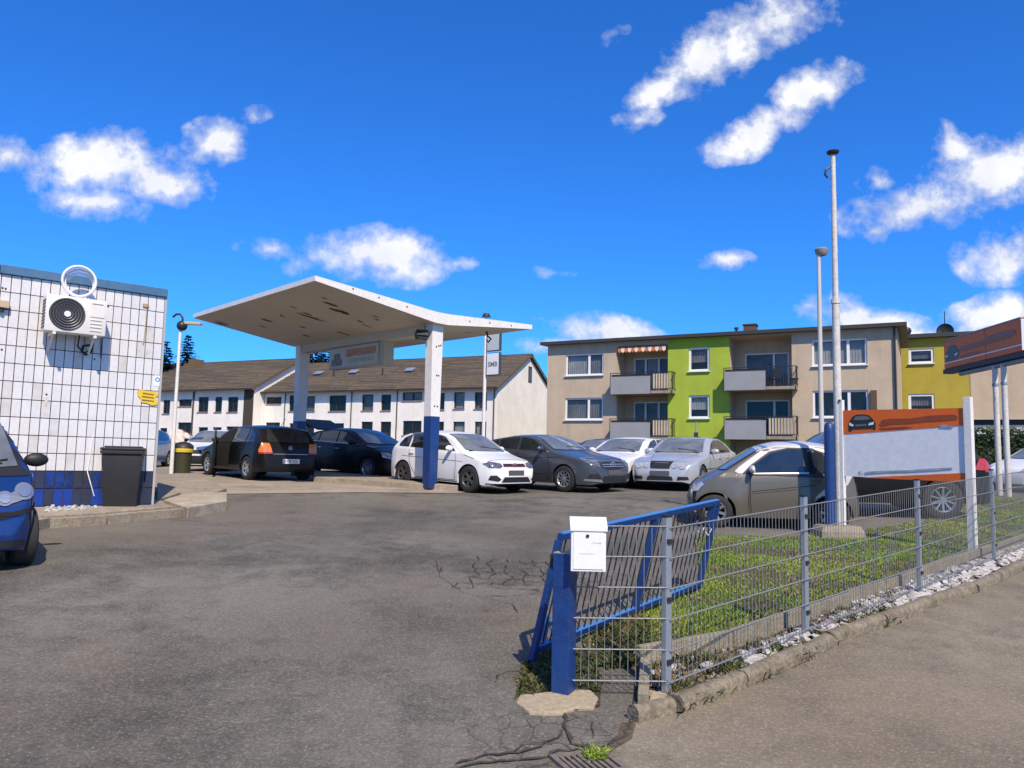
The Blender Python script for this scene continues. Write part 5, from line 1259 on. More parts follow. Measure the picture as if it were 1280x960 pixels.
for l_ in ([(1.3, .98), (1.25, .6), (1.3, .27)], [(2.33, 1.36), (2.3, .30)], [(3.18, 1.05), (3.1, .62), (2.85, .30)]): c.line('side', l_)
c.line('side', [(1.3, .995), (3.66, 1.075)], .016, 'chrome', 'window_trim', .006)
hd = MB(); hd.beam((-1.5, 0, 1.42), (-2.35, 0, 1.72), 1.15, .05); hd.build('tailgate', 'trim_black', c.root, bevel=.015); MB().beam((-2.33, 0, 1.73), (-2.72, 0, 1.50), 1.2, .05).build('tailgate_lower', 'trim_black', c.root, bevel=.015)
for sg in (-1, 1): MB().cyl((-1.9, sg * .5, 1.0), (-2.2, sg * .52, 1.62), .012).build('gas_strut', 'alloy', c.root)
c.place(0, -1, (-4.05, 22.3), (.78, -.63)); car_black = c

# ---- 4 black hatchback seen from the rear with open driver's door
c = Car('black hatchback seen from behind with open driver door and orange tail lights',
  [(0, .46), (.03, .62), (.12, .70), (.9, .90), (1.05, .94), (1.75, 1.33), (2.1, 1.42), (2.8, 1.44), (3.4, 1.42), (3.72, 1.36), (3.98, 1.02), (4.06, .90), (4.12, .66), (4.15, .45)],
  .865, 4.15, [(0, .86), (1.1, .92), (4.15, .98)], (.86, 3.37), .31, MATS['paint_black'],
  [(1.32, .95), (1.5, 1.06), (1.85, 1.28), (2.2, 1.335), (2.8, 1.345), (3.3, 1.32), (3.55, 1.22), (3.68, 1.02), (3.66, .99)], [(2.36, 3.15), (3.22, 3.7)], rim='five', rimmat='alloy', sill=.22)
c.patch('side', [(1.3, .3), (2.3, .3), (2.3, 1.32), (1.95, 1.29), (1.62, 1.12), (1.3, .92)], 'under_black', 'door_opening', .004, both=False)
c.patch('side_r', [(1.32, .95), (1.5, 1.06), (1.85, 1.28), (2.2, 1.335), (2.3, 1.34), (2.3, .96)], 'car_glass', 'side_window', .005)
windscreen(c, .98, 1.34, .66, .54)
c.patch('rear', [(-.56, 1.0), (.56, 1.0), (.60, 1.06), (.50, 1.33), (-.50, 1.33), (-.60, 1.06)], 'car_glass', 'rear_window', .006)
c.patch('rear', [(.50, .70), (.80, .70), (.80, .80), (.76, .97), (.56, .97), (.52, .84)], 'tail_orange', 'tail_light', .01, mirror_front=True, step=.05)
c.patch('rear', [(.50, .70), (.80, .70), (.80, .74), (.50, .74)], 'tail_red', 'tail_light_red', .014, mirror_front=True, step=.05)
c.line('rear', [(-.48, .70), (.48, .70)], .014, 'alloy', 'trim_strip', .006, both=False); c.line('rear', [(-.78, .62), (.78, .62)], .012, both=False)
c.badge('rear', .86, .055, 'vw'); c.plate('rear', .52, 'plate_white', .23, blue=False, text='H BI 426')
pl = [o for o in c.root.children if o.name.startswith('number_plate')][0]
c.patch('rear', [(-.7, .26), (.7, .26), (.7, .33), (-.7, .33)], 'trim_black', 'rear_valance', .006)
c.line('rear', [(-.52, .98), (-.5, .72), (-.45, .66), (.45, .66), (.5, .72), (.52, .98)], .012, both=False)
# the blue band sits at the plate's left end as seen from behind
h_ = c.bvh.ray_cast(Vector((-5, .2, .52)), Vector((1, 0, 0))); MB().box((h_[0].x - .022, .205, .52), (.004, .045, .108)).build('plate_band', 'plate_blue', pl)
MB().beam((-2.0, -.02, 1.02), (-1.93, .3, 1.05), .02, .02).build('rear_wiper', 'trim_black', c.root)
c.mirror(1.5, .98, 'trim_black', both=True)
for l_ in ([(2.33, 1.33), (2.30, .30)], [(3.2, 1.0), (3.12, .66), (2.85, .30)]): c.line('side', l_)
c.handle(3.0, .82); MB().cyl((-1.4, 0, 1.42), (-1.62, 0, 1.62), .006).build('antenna', 'trim_black', c.root)
# open driver's door
dp = [(0, .28), (1.0, .28), (1.02, .6), (1.0, .96), (.98, 1.2), (.88, 1.31), (.55, 1.30), (.28, 1.14), (.0, .95)]
dr = bpy.data.objects.new('door', MB().prism_xz([(-a, b) for a, b in dp if b < 1.0], -.05, .02).mesh('door', MATS['paint_black'], bevel=.01)); COL.objects.link(dr); dr.parent = c.root
dr.location = (4.15 / 2 - 1.3, .84, 0); dr.rotation_euler = (0, 0, R(-24))
fr = MB(); seq = [(0, .95), (-.3, 1.15), (-.56, 1.31), (-.88, 1.32), (-.98, 1.2), (-1.0, .96)]
for i in range(len(seq) - 1): fr.beam((seq[i][0], -.015, seq[i][1]), (seq[i + 1][0], -.015, seq[i + 1][1]), .03, .035)
fr.build('window_frame', 'trim_black', dr); MB().prism_xz([(-.03, .96), (-.3, 1.13), (-.57, 1.29), (-.86, 1.30), (-.96, 1.2), (-.97, .96)], -.018, -.012).build('pane', 'car_glass', dr)
MB().box((-.85, .03, .84), (.16, .03, .03)).build('handle', 'trim_black', dr)
c.place(1, 1, (-6.72, 20.0), (-.68, .73)); car_golf = c

# ---- 5 silver saloon facing the camera
def saloon(label, colour, round_lamps=False, coupe=False, top=0.0):
    c = Car(label, [(0, .47), (.03, .64), (.10, .73), (.6, .85), (1.3, .96), (1.42, 1.0), (2.1, 1.35 + top), (2.5, 1.44 + top), (3.1, 1.44 + top), (3.6, 1.33 + top), (4.1, 1.08), (4.55, 1.03), (4.74, .94), (4.82, .5)],
      .91, 4.82, [(0, .84), (1.3, .92), (4.82, 1.0)], (.84, 3.69), .33, colour,
      [(1.65, .955), (1.85, 1.08), (2.2, 1.28), (2.5, 1.345), (3.0, 1.345), (3.4, 1.27), (3.75, 1.10), (3.8, 1.0)], [(1.5, 2.62), (2.7, 3.45), (3.5, 3.9)], rim='seven' if not coupe else 'twin', crown=.055)
    windscreen(c, 1.01, 1.36 + top, .70, .55); wiper(c, .55, 0, 1.02)
    c.patch('front', [(-.25, .58), (.25, .58), (.31, .76), (-.31, .76)], 'grille_black' if round_lamps else 'trim_black', 'grille', .012)
    for z in (.62, .66, .70, .74): c.line('front', [(-.27, z), (.27, z)], .008, 'alloy_dark', 'grille_bar', .016, both=False)
    c.line('front', [(0, .59), (0, .76)], .01, 'alloy_dark', 'grille_bar', .018, both=False)
    if round_lamps:
        for (y, z, r_) in ((.58, .665, .095), (.38, .655, .07)):
            c.patch('front', [(y + r_ * 1.15 * math.cos(a), z + r_ * math.sin(a)) for a in np.linspace(0, 6.283, 17)[:-1]], 'lamp_glass', 'headlight', .012, mirror_front=True, step=.04)
    else: c.patch('front', [(.38, .6), (.78, .62), (.80, .76), (.5, .76)], 'lamp_glass', 'headlight', .01, mirror_front=True, step=.05)
    c.patch('front', [(-.36, .28), (.36, .28), (.32, .38), (-.32, .38)], 'trim_black', 'lower_intake', .008)
    c.patch('front', [(.46, .29), (.74, .30), (.72, .38), (.48, .38)], 'trim_black', 'fog_lamp_surround', .008, mirror_front=True)
    c.plate('front', .46); c.mirror(1.8, 1.0, colour); c.handle(2.5, .84, colour); c.handle(3.35, .86, colour)
    for l_ in ([(1.55, .95), (1.5, .6), (1.55, .27)], [(2.66, 1.3), (2.62, .28)], [(3.5, 1.0), (3.4, .62), (3.2, .3)]): c.line('side', l_)
    c.line('side', [(.5, .55), (4.4, .60)], .02, 'trim_black', 'rub_strip', .006); c.line('top', [(.2, 0), (.25, .6)], .01); c.line('top', [(.3, .34), (1.3, .62)], .006)
    c.line('top', [(1.5, .0), (1.42, .62)], .05, 'trim_black', 'cowl')
    return c
c = saloon('silver saloon with twin round headlights and dark grille facing the camera', paint('paint_silver', (.48, .50, .52), .3, .35), True)
c.patch('top', [(2.45, -.35), (3.0, -.35), (3.0, .35), (2.45, .35)], 'car_glass', 'sunroof', .004)
c.place(0, 1, (5.0, 20.45), (-.50, -.866)); car_silver = c
c = saloon('white saloon between the dark grey hatchback and the silver saloon', paint('paint_white2', (.72, .73, .73)), False, True, -.02)
c.place(0, 1, (3.42, 21.6), (-.55, -.835))
c = saloon('dark blue grey saloon whose roof shows behind the dark grey hatchback', paint('paint_night', (.035, .045, .06), .25, .4), False, False)
c.line('side', [(1.62, .96), (1.85, 1.1), (2.2, 1.3), (2.5, 1.365), (3.0, 1.365), (3.4, 1.29), (3.77, 1.12)], .022, 'chrome', 'window_trim', .008)
c.place(0, 1, (3.35, 26.6), (-.50, -.866))

# ---- 6 small two seater, silver grey, and the blue one
def micro(label, colour, frame, near):
    if near == 'old':   # blue
        T = [(0, .42), (.03, .62), (.10, .74), (.25, .87), (.42, .98), (.98, 1.40), (1.25, 1.50), (1.7, 1.54), (2.1, 1.50), (2.3, 1.42), (2.42, 1.0), (2.48, .8), (2.5, .45)]; L = 2.5; wl = (.44, 2.1)
    else:
        T = [(0, .42), (.03, .60), (.10, .72), (.28, .86), (.52, 1.0), (1.12, 1.42), (1.42, 1.51), (1.85, 1.54), (2.25, 1.49), (2.46, 1.40), (2.60, 1.0), (2.67, .8), (2.7, .45)]; L = 2.7; wl = (.42, 2.24)
    c = Car(label, T, .775, L, [(0, .84), (.5, .9), (L, 1.02)], wl, .29, frame, None, (), rim='five' if near == 'old' else 'seven', tumble=.34 if near != 'old' else .50, crown=.05, flare=.03, sill=.19)
    return c
mg = paint('paint_micro_grey', (.135, .122, .095), .36, .25); ms = paint('paint_micro_silver', (.58, .57, .55), .35, .1)
c = micro('grey and silver two seater microcar parked side on behind the mesh fence', None, mg, 'new')
c.patch('side', [(.74, 1.0), (.80, 1.07), (1.22, 1.41), (1.5, 1.52), (1.85, 1.56), (2.25, 1.51), (2.46, 1.42), (2.62, .98), (.8, .965)], ms, 'frame_shell', .005, both=True, step=.05)
c.patch('top', [(1.1, -.62), (2.46, -.62), (2.46, .62), (1.1, .62)], ms, 'roof_panel', .006)
c.patch('side', [(2.21, 1.02), (2.6, 1.02), (2.5, .82), (2.33, .68), (2.16, .74)], ms, 'frame_shell', .006, both=True, step=.04)
c.patch('side', [(2.16, .76), (2.36, .70), (2.1, .50), (1.93, .42), (2.0, .60)], ms, 'frame_shell', .0055, both=True, step=.03)
c.patch('side', [(.80, .19), (1.88, .19), (1.96, .36), (1.88, .30), (.80, .255)], ms, 'sill_panel', .008, both=True, step=.04)
gp_ = [(.90, .975), (1.02, 1.10), (1.32, 1.33), (1.6, 1.41), (1.95, 1.41), (2.13, 1.34), (2.20, 1.18), (2.20, 1.0)]
c.patch('side', [(.86, .965), (1.0, 1.12), (1.3, 1.36), (1.6, 1.435), (1.97, 1.435), (2.17, 1.36), (2.25, 1.18), (2.25, .93)], 'trim_black', 'window_surround', .007, both=True, step=.06)
for a, b in ((.8, 1.83), (1.90, 2.3)): c.patch('side', gp_, 'car_glass', 'side_window', .011, clip=(a, b), both=True)
windscreen(c, 1.02, 1.43, .62, .5)
c.patch('rear', [(-.5, .98), (.5, .98), (.46, 1.38), (-.46, 1.38)], 'car_glass', 'rear_window', .008)
c.patch('front', [(.40, .62), (.52, .58), (.68, .64), (.70, .76), (.6, .80), (.42, .72)], 'lamp_glass', 'headlight', .014, mirror_front=True, step=.04)
for z in (.62, .78): c.patch('rear', [(.56 + .07 * math.cos(a), z + .07 * math.sin(a)) for a in np.linspace(0, 6.283, 13)[:-1]], 'tail_red' if z > .7 else 'tail_orange', 'tail_light', .014, mirror_front=True, step=.03)
c.mirror(1.02, 1.02, MATS['paint_micro_silver']); c.line('side', [(.985, .96), (.975, .5), (1.0, .24)], .012, off=.018); c.line('side', [(1.0, .66), (2.0, .80)], .01, off=.017)
c.line('side', [(1.0, .965), (1.9, 1.0)], .022, 'alloy', 'belt_strip', .018); c.handle(2.02, .90, mg)
c.place(0, 1, (3.42, 13.0), (-.982, .19)); c.root.scale = (1, 1, .93); car_micro = c

bp = paint('paint_blue', (.012, .05, .20), .25, .45); 
c = micro('metallic blue two seater microcar with black pillars cut by the left photo edge', None, bp, 'old')
c.patch('front', [(-.75, .90), (.75, .90), (.70, 1.2), (.62, 1.47), (-.62, 1.47), (-.70, 1.2)], 'trim_black', 'screen_surround', .007)
c.patch('side', [(.48, .93), (.62, 1.10), (.98, 1.38), (1.3, 1.50), (2.1, 1.48), (2.4, 1.36), (2.45, .96), (1.2, .93)], 'trim_black', 'pillar_trim', .006, both=True, step=.05)
c.patch('side', [(.85, .97), (1.0, 1.15), (1.25, 1.34), (1.5, 1.40), (1.75, 1.40), (1.78, .97)], 'car_glass', 'side_window', .010, both=True)
windscreen(c, .985, 1.40, .585, .49)
c.patch('front', [(-.60, .55), (.60, .55), (.48, .585), (-.48, .585)], 'under_black', 'grille', .012)
c.patch('front', [(.74, .60), (.74, .635), (.30, .545), (.30, .49)], 'under_black', 'panel_gap', .009, step=.04, mirror_front=True)
c.patch('front', [(-.32, .49), (.32, .49), (.32, .55), (-.32, .55)], 'under_black', 'panel_gap', .010)
ml = mat('lens_clear', (.34, .36, .38), .1, .55, 1); mr = mat('reflector', (.62, .64, .66), .15, .8, 1); mk_ = mat('lens_rim', (.10, .105, .11), .2, .3)
for (y, z, r_, o_, m__) in ((.44, .705, .072, .011, ml), (.605, .765, .082, .0115, ml), (.44, .705, .045, .017, mr), (.605, .765, .054, .0175, mr)):
    c.patch('front', [(y + r_ * math.cos(a), z + r_ * .92 * math.sin(a)) for a in np.linspace(0, 6.283, 23)[:-1]], m__, 'headlight', o_, mirror_front=True, step=.025)
c.patch('front', [(.42, .755), (.45, .645), (.60, .695), (.60, .80), (.52, .765)], ml, 'headlight', .0112, mirror_front=True, step=.025)
c.patch('front', [(-.7, .2), (.7, .2), (.62, .32), (-.62, .32)], 'trim_black', 'lower_intake', .01)
c.patch('front', [(-.12, .60), (.12, .60), (.10, .64), (-.10, .64)], 'chrome', 'badge', .01)
c.mirror(.80, 1.0, 'trim_black'); wiper(c, .45, -.2, 1.0); wiper(c, .1, .5, .975)
c.line('side', [(.40, .86), (.80, .93)], .012); c.line('front', [(.66, .50), (.70, .92)], .012)
c.place(0, 1, (-4.90, 7.9), (.67, -.74)); car_blue = c

# ---- 7 black SUV behind the orange board
c = Car('black off-roader behind the orange and white board with large silver wheel', [(0, .55), (.03, .82), (.12, .95), (.8, 1.05), (1.2, 1.12), (1.85, 1.58), (2.3, 1.67), (3.4, 1.66), (3.95, 1.58), (4.32, 1.2), (4.5, 1.06), (4.57, .6)],
  .93, 4.57, [(0, 1.0), (4.57, 1.12)], (.9, 3.6), .365, MATS['paint_black'], [(1.4, 1.13), (1.7, 1.34), (2.0, 1.5), (2.5, 1.56), (3.4, 1.55), (3.9, 1.42), (4.1, 1.2), (4.1, 1.15)], [(1.3, 2.5), (2.58, 3.4), (3.48, 4.2)], rim='ten', sill=.27)
windscreen(c, 1.15, 1.60, .72, .6)
c.patch('rear', [(.55, .85), (.86, .88), (.84, 1.12), (.66, 1.12)], 'tail_red', 'tail_light', .01, mirror_front=True, step=.04); c.patch('side', [(4.15, .92), (4.56, .9), (4.5, 1.12), (4.25, 1.12)], 'tail_red', 'tail_light', .01, both=True, step=.04)
c.patch('rear', [(-.6, 1.16), (.6, 1.16), (.55, 1.5), (-.55, 1.5)], 'car_glass', 'rear_window', .006); c.mirror(1.6, 1.18, MATS['paint_black'])
c.patch('front', [(.45, .78), (.8, .8), (.8, .95), (.5, .93)], 'lamp_glass', 'headlight', .01, mirror_front=True)
for l_ in ([(1.35, 1.1), (1.3, .7), (1.35, .3)], [(2.55, 1.5), (2.5, .32)], [(3.5, 1.1), (3.3, .7), (3.15, .4)]): c.line('side', l_)
c.place(1, 1, (7.95, 14.35), (-.995, .10)); car_suv = c

# ---- 8 white compact van, blue small car, right edge car
c = Car('small white panel van with black bumper behind the black rear-facing hatchback', [(0, .5), (.03, .74), (.12, .84), (.6, .98), (.72, 1.03), (1.3, 1.42), (1.6, 1.50), (2.5, 1.53), (3.3, 1.50), (3.6, 1.42), (3.74, .95), (3.8, .5)],
  .80, 3.8, [(0, .92), (3.8, 1.0)], (.72, 3.05), .30, MATS['paint_white2'], [(1.0, 1.0), (1.35, 1.30), (1.6, 1.38), (3.3, 1.38), (3.4, 1.05)], [(.9, 2.0), (2.1, 2.9)], rim='steel', rimmat='alloy_dark', tumble=.25)
windscreen(c, 1.05, 1.43, .64, .56)
c.patch('front', [(-.78, .24), (.78, .24), (.76, .56), (-.76, .56)], 'trim_black', 'bumper', .014); c.patch('front', [(-.3, .63), (.3, .63), (.3, .76), (-.3, .76)], 'trim_black', 'grille', .01)
c.patch('front', [(.38, .62), (.70, .62), (.70, .80), (.45, .80)], 'lamp_glass', 'headlight', .01, mirror_front=True, step=.05); c.mirror(1.15, 1.06, 'trim_black'); c.badge('front', .69, .05)
c.place(0, 1, (-8.95, 24.6), (-.05, -1)); c.root.scale = (1, 1, .88)
c = Car('small light blue car half hidden by the corner of the tiled building', [(0, .46), (.03, .62), (.10, .72), (.6, .92), (.9, 1.02), (1.5, 1.38), (1.9, 1.45), (2.6, 1.46), (3.3, 1.36), (3.6, 1.0), (3.75, .5)],
  .83, 3.75, [(0, .86), (3.75, 1.0)], (.75, 3.1), .30, paint('paint_sky', (.06, .16, .34), .28, .4), [(1.25, .98), (1.6, 1.26), (2.0, 1.36), (2.7, 1.36), (3.2, 1.2), (3.2, 1.02)], [(1.1, 2.1), (2.2, 3.3)], rim='seven')
windscreen(c, 1.05, 1.39, .66, .55)
c.patch('front', [(.42, .6), (.74, .62), (.78, .78), (.55, .76)], 'lamp_glass', 'headlight', .01, mirror_front=True, step=.05); c.patch('front', [(-.4, .58), (.4, .58), (.38, .70), (-.38, .70)], 'trim_black', 'grille', .008)
c.line('front', [(-.4, .64), (.4, .64)], .02, 'chrome', 'grille_bar', .012, both=False); c.badge('front', .64, .06); c.patch('front', [(-.6, .26), (.6, .26), (.5, .44), (-.5, .44)], 'trim_black', 'lower_intake', .008); c.mirror(1.3, 1.02, 'paint_sky')
c.place(0, 1, (-12.05, 25.4), (.10, -1)); c.root.scale = (1, 1, .93)
c = Car('white car parked at the right photo edge behind the tall white sign posts', [(0, .46), (.03, .62), (.10, .72), (.7, .9), (1.0, .97), (1.7, 1.35), (2.1, 1.43), (2.7, 1.44), (3.4, 1.36), (3.9, 1.0), (4.1, .5)],
  .85, 4.1, [(0, .86), (4.1, 1.0)], (.8, 3.4), .31, MATS['paint_white2'], [(1.35, .96), (1.75, 1.24), (2.1, 1.34), (2.7, 1.34), (3.3, 1.2), (3.4, 1.0)], [(1.2, 2.3), (2.4, 3.5)], rim='seven')
windscreen(c, 1.0, 1.36, .66, .55); c.patch('front', [(.42, .6), (.74, .62), (.78, .78), (.55, .76)], 'lamp_glass', 'headlight', .01, mirror_front=True, step=.05); c.mirror(1.5, 1.0, 'trim_black')
c.patch('side', [(.7, .2), (3.4, .2), (3.4, .3), (.7, .3)], 'trim_black', 'sill_trim', .006, clip=(1.17, 3.03), both=True)
for l_ in ([(1.3, .95), (1.3, .28)], [(2.36, 1.3), (2.33, .3)]): c.line('side', l_)
c.place(0, 1, (15.6, 22.5), (-.93, -.36))
# ------------------------------------------------------------------ petrol station canopy
PF = Vector((-1.93, 18.75)); PR = Vector((-6.3, 23.0)); bd = (PR - PF).normalized(); wv = Vector((-bd.y, bd.x)) * -1   # wv points to the right wing
if wv.x < 0: wv = -wv
cn = empty('canopy', (PF.x, PF.y, 0), 0, 'white concrete butterfly canopy on two pillars with blue painted feet', 'canopy')
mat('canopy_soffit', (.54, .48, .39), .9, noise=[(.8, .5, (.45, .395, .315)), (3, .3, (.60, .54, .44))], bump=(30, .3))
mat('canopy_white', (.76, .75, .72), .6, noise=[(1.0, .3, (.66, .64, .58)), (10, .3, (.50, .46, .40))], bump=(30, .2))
mat('peel_dark', (.045, .04, .03), .9, noise=(10, .6, (.10, .09, .06)))
def CP(b, w_, z): p = bd * b + wv * w_; return (p.x, p.y, z)
BL = (PR - PF).length
b0, b1 = -.28, BL + .28
zv = at(541, 405, 18.6).z; zL = at(396, 352, 16.1).z; zRt = at(667, 411, 20.8).z
wl = 3.55; wr = 3.22
def cross(b):
    # soffit and top of the tapering wings
    return [(-wl, zL, zL + .11), (-.20, zv, zv + .27), (.20, zv, zv + .27), (wr, zRt, zRt + .12)]
m_ = MB(); P = []
nb_ = 12
for i in range(nb_ + 1):
    b = b0 + (b1 - b0) * i / nb_; pr = []
    tp_ = 1 - .085 * (b - b0) / (b1 - b0)
    for (w_, zb, zt_) in cross(b): pr.append(CP(b, w_ * (tp_ if w_ < -1 else 1), zb))
    for (w_, zb, zt_) in reversed(cross(b)): pr.append(CP(b, w_ * (tp_ if w_ < -1 else 1), zt_))
    P += pr
m_.v = P
for i in range(nb_):
    for k in range(8): m_.f.append((i * 8 + k, i * 8 + (k + 1) % 8, (i + 1) * 8 + (k + 1) % 8, (i + 1) * 8 + k))
m_.f += [tuple(range(8)), tuple(range(nb_ * 8, nb_ * 8 + 8))]
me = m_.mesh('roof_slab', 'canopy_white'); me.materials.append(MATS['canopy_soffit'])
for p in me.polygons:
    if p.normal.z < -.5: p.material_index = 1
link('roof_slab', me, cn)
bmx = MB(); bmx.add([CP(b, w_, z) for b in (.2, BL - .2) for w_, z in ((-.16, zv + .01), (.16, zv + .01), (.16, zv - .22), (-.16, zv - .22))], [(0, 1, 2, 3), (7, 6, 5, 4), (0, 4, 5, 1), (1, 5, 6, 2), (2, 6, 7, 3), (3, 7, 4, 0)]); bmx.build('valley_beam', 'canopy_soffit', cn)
# a thin drip edge round the left wing
for nm, (bb, flip) in (('front_pillar', (0, 1)), ('rear_pillar', (BL, 1))):
    zg = g(PF.x + bd.x * bb, PF.y + bd.y * bb) + (.15 if bb == 0 else 0); zs = zg + 1.62
    for part, z0, z1, m in (('pillar', zs, zv + .02, 'canopy_white'), ('pillar_foot', zg - .1, zs, 'blue_paint')):
        vs = []
        for z in (z0, z1):
            t = (z - zg) / (zv - zg); hw = .118 + .055 * t; hb = .13
            e = .003 if part == 'pillar_foot' else 0
            vs += [CP(bb - hb - e, -hw - e, z), CP(bb - hb - e, hw + e, z), CP(bb + hb + e, hw + e, z), CP(bb + hb + e, -hw - e, z)]
        MB().add(vs, [(3, 2, 1, 0), (4, 5, 6, 7), (0, 1, 5, 4), (1, 2, 6, 5), (2, 3, 7, 6), (3, 0, 4, 7)]).build(part, m, cn, bevel=.008)
# flaked paint patches under the wings
r = random.Random(4)
def soff(b, w_, o=.004):
    z = zv + (zL - zv) * (-w_ - .2) / (wl - .2) if w_ < 0 else zv + (zRt - zv) * (w_ - .2) / (wr - .2); return CP(b, w_, z - o)
for (b, w_, lb, lw) in [(1.0, -2.3, .10, .5), (1.3, -1.9, .12, .6), (1.35, -1.7, .07, .35), (2.6, -1.9, .06, 1.0), (2.4, -2.1, .05, .4), (3.3, -2.3, .04, .2), (4.2, -2.2, .06, .35), (1.6, -1.1, .05, .3), (1.0, -1.0, .06, .25), (.8, -1.2, .04, .3), (1.8, -.7, .05, .4), (3.2, -.5, .05, .5), (4.6, -.8, .05, .3), (6.0, -2.6, .08, .5), (2.2, -2.6, .03, .25), (3.8, -1.4, .04, .2), (1.5, 1.0, .1, .5), (2.5, 1.6, .1, .4), (3.4, .8, .08, .5), (1.0, 2.0, .05, .4), (4.4, 1.6, .06, .4), (5.0, -1.9, .03, .3), (.7, -2.7, .04, .2)]:
    n = 12; pts = []
    for k in range(n):
        a = 2 * math.pi * k / n; q = r.uniform(.45, 1.1); pts.append(soff(b + lb * q * math.sin(a), w_ + lw / 2 * q * math.cos(a)))
    MB().add(pts, [tuple(range(n))]).build('paint_flake', 'peel_dark', cn)
# small chips in the fascia and bolts on the pillar
for (w_, dz) in ((-2.6, .05), (-1.9, .07), (-1.1, .1), (.9, .1), (1.6, .09), (2.4, .05)):
    t = abs(w_) / 3; z = zv + ((zL if w_ < 0 else zRt) - zv) * t + dz; q = CP(b0 - .002, w_, z); MB().box(q, (.03, .03, .02), Matrix.Rotation(.7, 3, 'Z')).build('chip', 'peel_dark', cn)
for (dw, dz) in ((-.04, .55), (.04, .52), (.06, 1.25), (.0, 1.25), (-.04, 2.0), (.05, 2.0), (0.1, .5)):
    a = CP(-.125, dw, zv - dz); b = CP(-.145, dw, zv - dz); MB().cyl(a, b, .018, n=8).build('bolt', 'dark_metal', cn)
# flood lights
def flood(p, label, s=1.0, rz=0.0, arm=(0, 0, .16)):
    r_ = empty('floodlight', (PF.x + p[0], PF.y + p[1], p[2]), rz, label, 'lamp')
    MB().box((0, 0, -.08), (.30 * s, .20 * s, .17 * s), Matrix.Rotation(-.5, 3, 'X')).build('housing', 'dark_metal', r_, bevel=.02); MB().cyl((0, 0, -.03), arm, .018).build('arm', 'dark_metal', r_)
    MB().box((0, -.09, -.14), (.24 * s, .012, .12 * s), Matrix.Rotation(-.5, 3, 'X')).build('lens', 'car_glass', r_)
flood(CP(.05, -.36, zv - .20), 'black floodlight on the left side of the front canopy pillar', 1.0, .4, (.18, .1, .05))
flood(CP(1.7, 1.5, zv - .05 + (zRt - zv) * .45 - .12), 'black floodlight hanging under the right canopy wing', 1.1, .3)
q = soff(.6, 2.35); MB_ = empty('cable_loop', (PF.x, PF.y, 0), 0, 'short loop of black cable hanging under the right canopy wing', 'cable'); MB().tube([q, (q[0] + .02, q[1], q[2] - .12), (q[0] + .12, q[1], q[2] - .2), (q[0] + .05, q[1], q[2] - .3), (q[0] + .0, q[1], q[2] - .22)], .025).build('wire', 'black', MB_)
# signboard hanging under the valley beam
sb = empty('hanging_sign', (PF.x, PF.y, 0), 0, 'long light box sign with smeared orange line under the canopy beam', 'sign')
ba, bb_ = BL * .34, BL * .725; z1s = zv - .235; z0s = z1s - .60
def cbox(mm, b_0, b_1, w0_, w1_, z0, z1): mm.add([CP(b, w_, z) for b in (b_0, b_1) for w_, z in ((w0_, z0), (w1_, z0), (w1_, z1), (w0_, z1))], [(0, 1, 2, 3), (7, 6, 5, 4), (0, 4, 5, 1), (1, 5, 6, 2), (2, 6, 7, 3), (3, 7, 4, 0)]); return mm
cbox(MB(), ba, bb_, -.14, .14, z0s, z1s).build('casing', mat('sign_casing', (.42, .40, .35), .6), sb, bevel=.006)
pn = cbox(MB(), ba + .04, bb_ - .04, -.152, -.142, z0s + .04, z1s - .04).build('panel', mat('sign_panel', (.50, .48, .44), .5, noise=(3, .4, (.42, .40, .36))), sb)
cbox(MB(), ba + .12, bb_ - .85, -.16, -.154, z0s + .3, z1s - .1).build('orange_smear', mat('smear_orange', (.42, .13, .04), .7, noise=[(7, .9, (.52, .40, .32)), (16, .3, (.3, .16, .08))]), pn)
cbox(MB(), ba + .2, bb_ - 1.0, -.16, -.154, z0s + .12, z0s + .24).build('green_smear', mat('smear_green', (.34, .36, .28), .7, noise=(7, .8, (.48, .46, .42))), pn)
carp = []
cbox(MB(), bb_ - .66, bb_ - .16, -.162, -.156, z0s + .08, z0s + .26).build('car_picture', mat('smear_grey', (.14, .15, .16), .7, noise=(9, .6, (.3, .3, .3))), pn)
cbox(MB(), bb_ - .56, bb_ - .26, -.162, -.156, z0s + .26, z0s + .42).build('car_picture', 'smear_grey', pn)
cbox(MB(), ba - .2, ba - .02, -.13, .2, z0s - .05, z1s + .05).build('end_box', mat('end_box', (.45, .40, .30), .7), sb, bevel=.006)
# pump island under the canopy
isl = [G(392, 603), G(440, 606), G(520, 612), G(572, 614.5), G(580, 611), G(570, 600), G(470, 594), G(392, 594)]
isl = [V2(q) for q in isl]; m_ = MB(); n = len(isl)
root = empty('pump_island', (0, 0, 0), kind='structure')
m_.add([(p[0], p[1], g(*p) - .05) for p in isl] + [(p[0], p[1], g(*p) + .15) for p in isl], [tuple(range(n - 1, -1, -1)), tuple(range(n, 2 * n))] + [(i, (i + 1) % n, n + (i + 1) % n, n + i) for i in range(n)])
m_.build('kerb_body', 'concrete', root, bevel=.02)
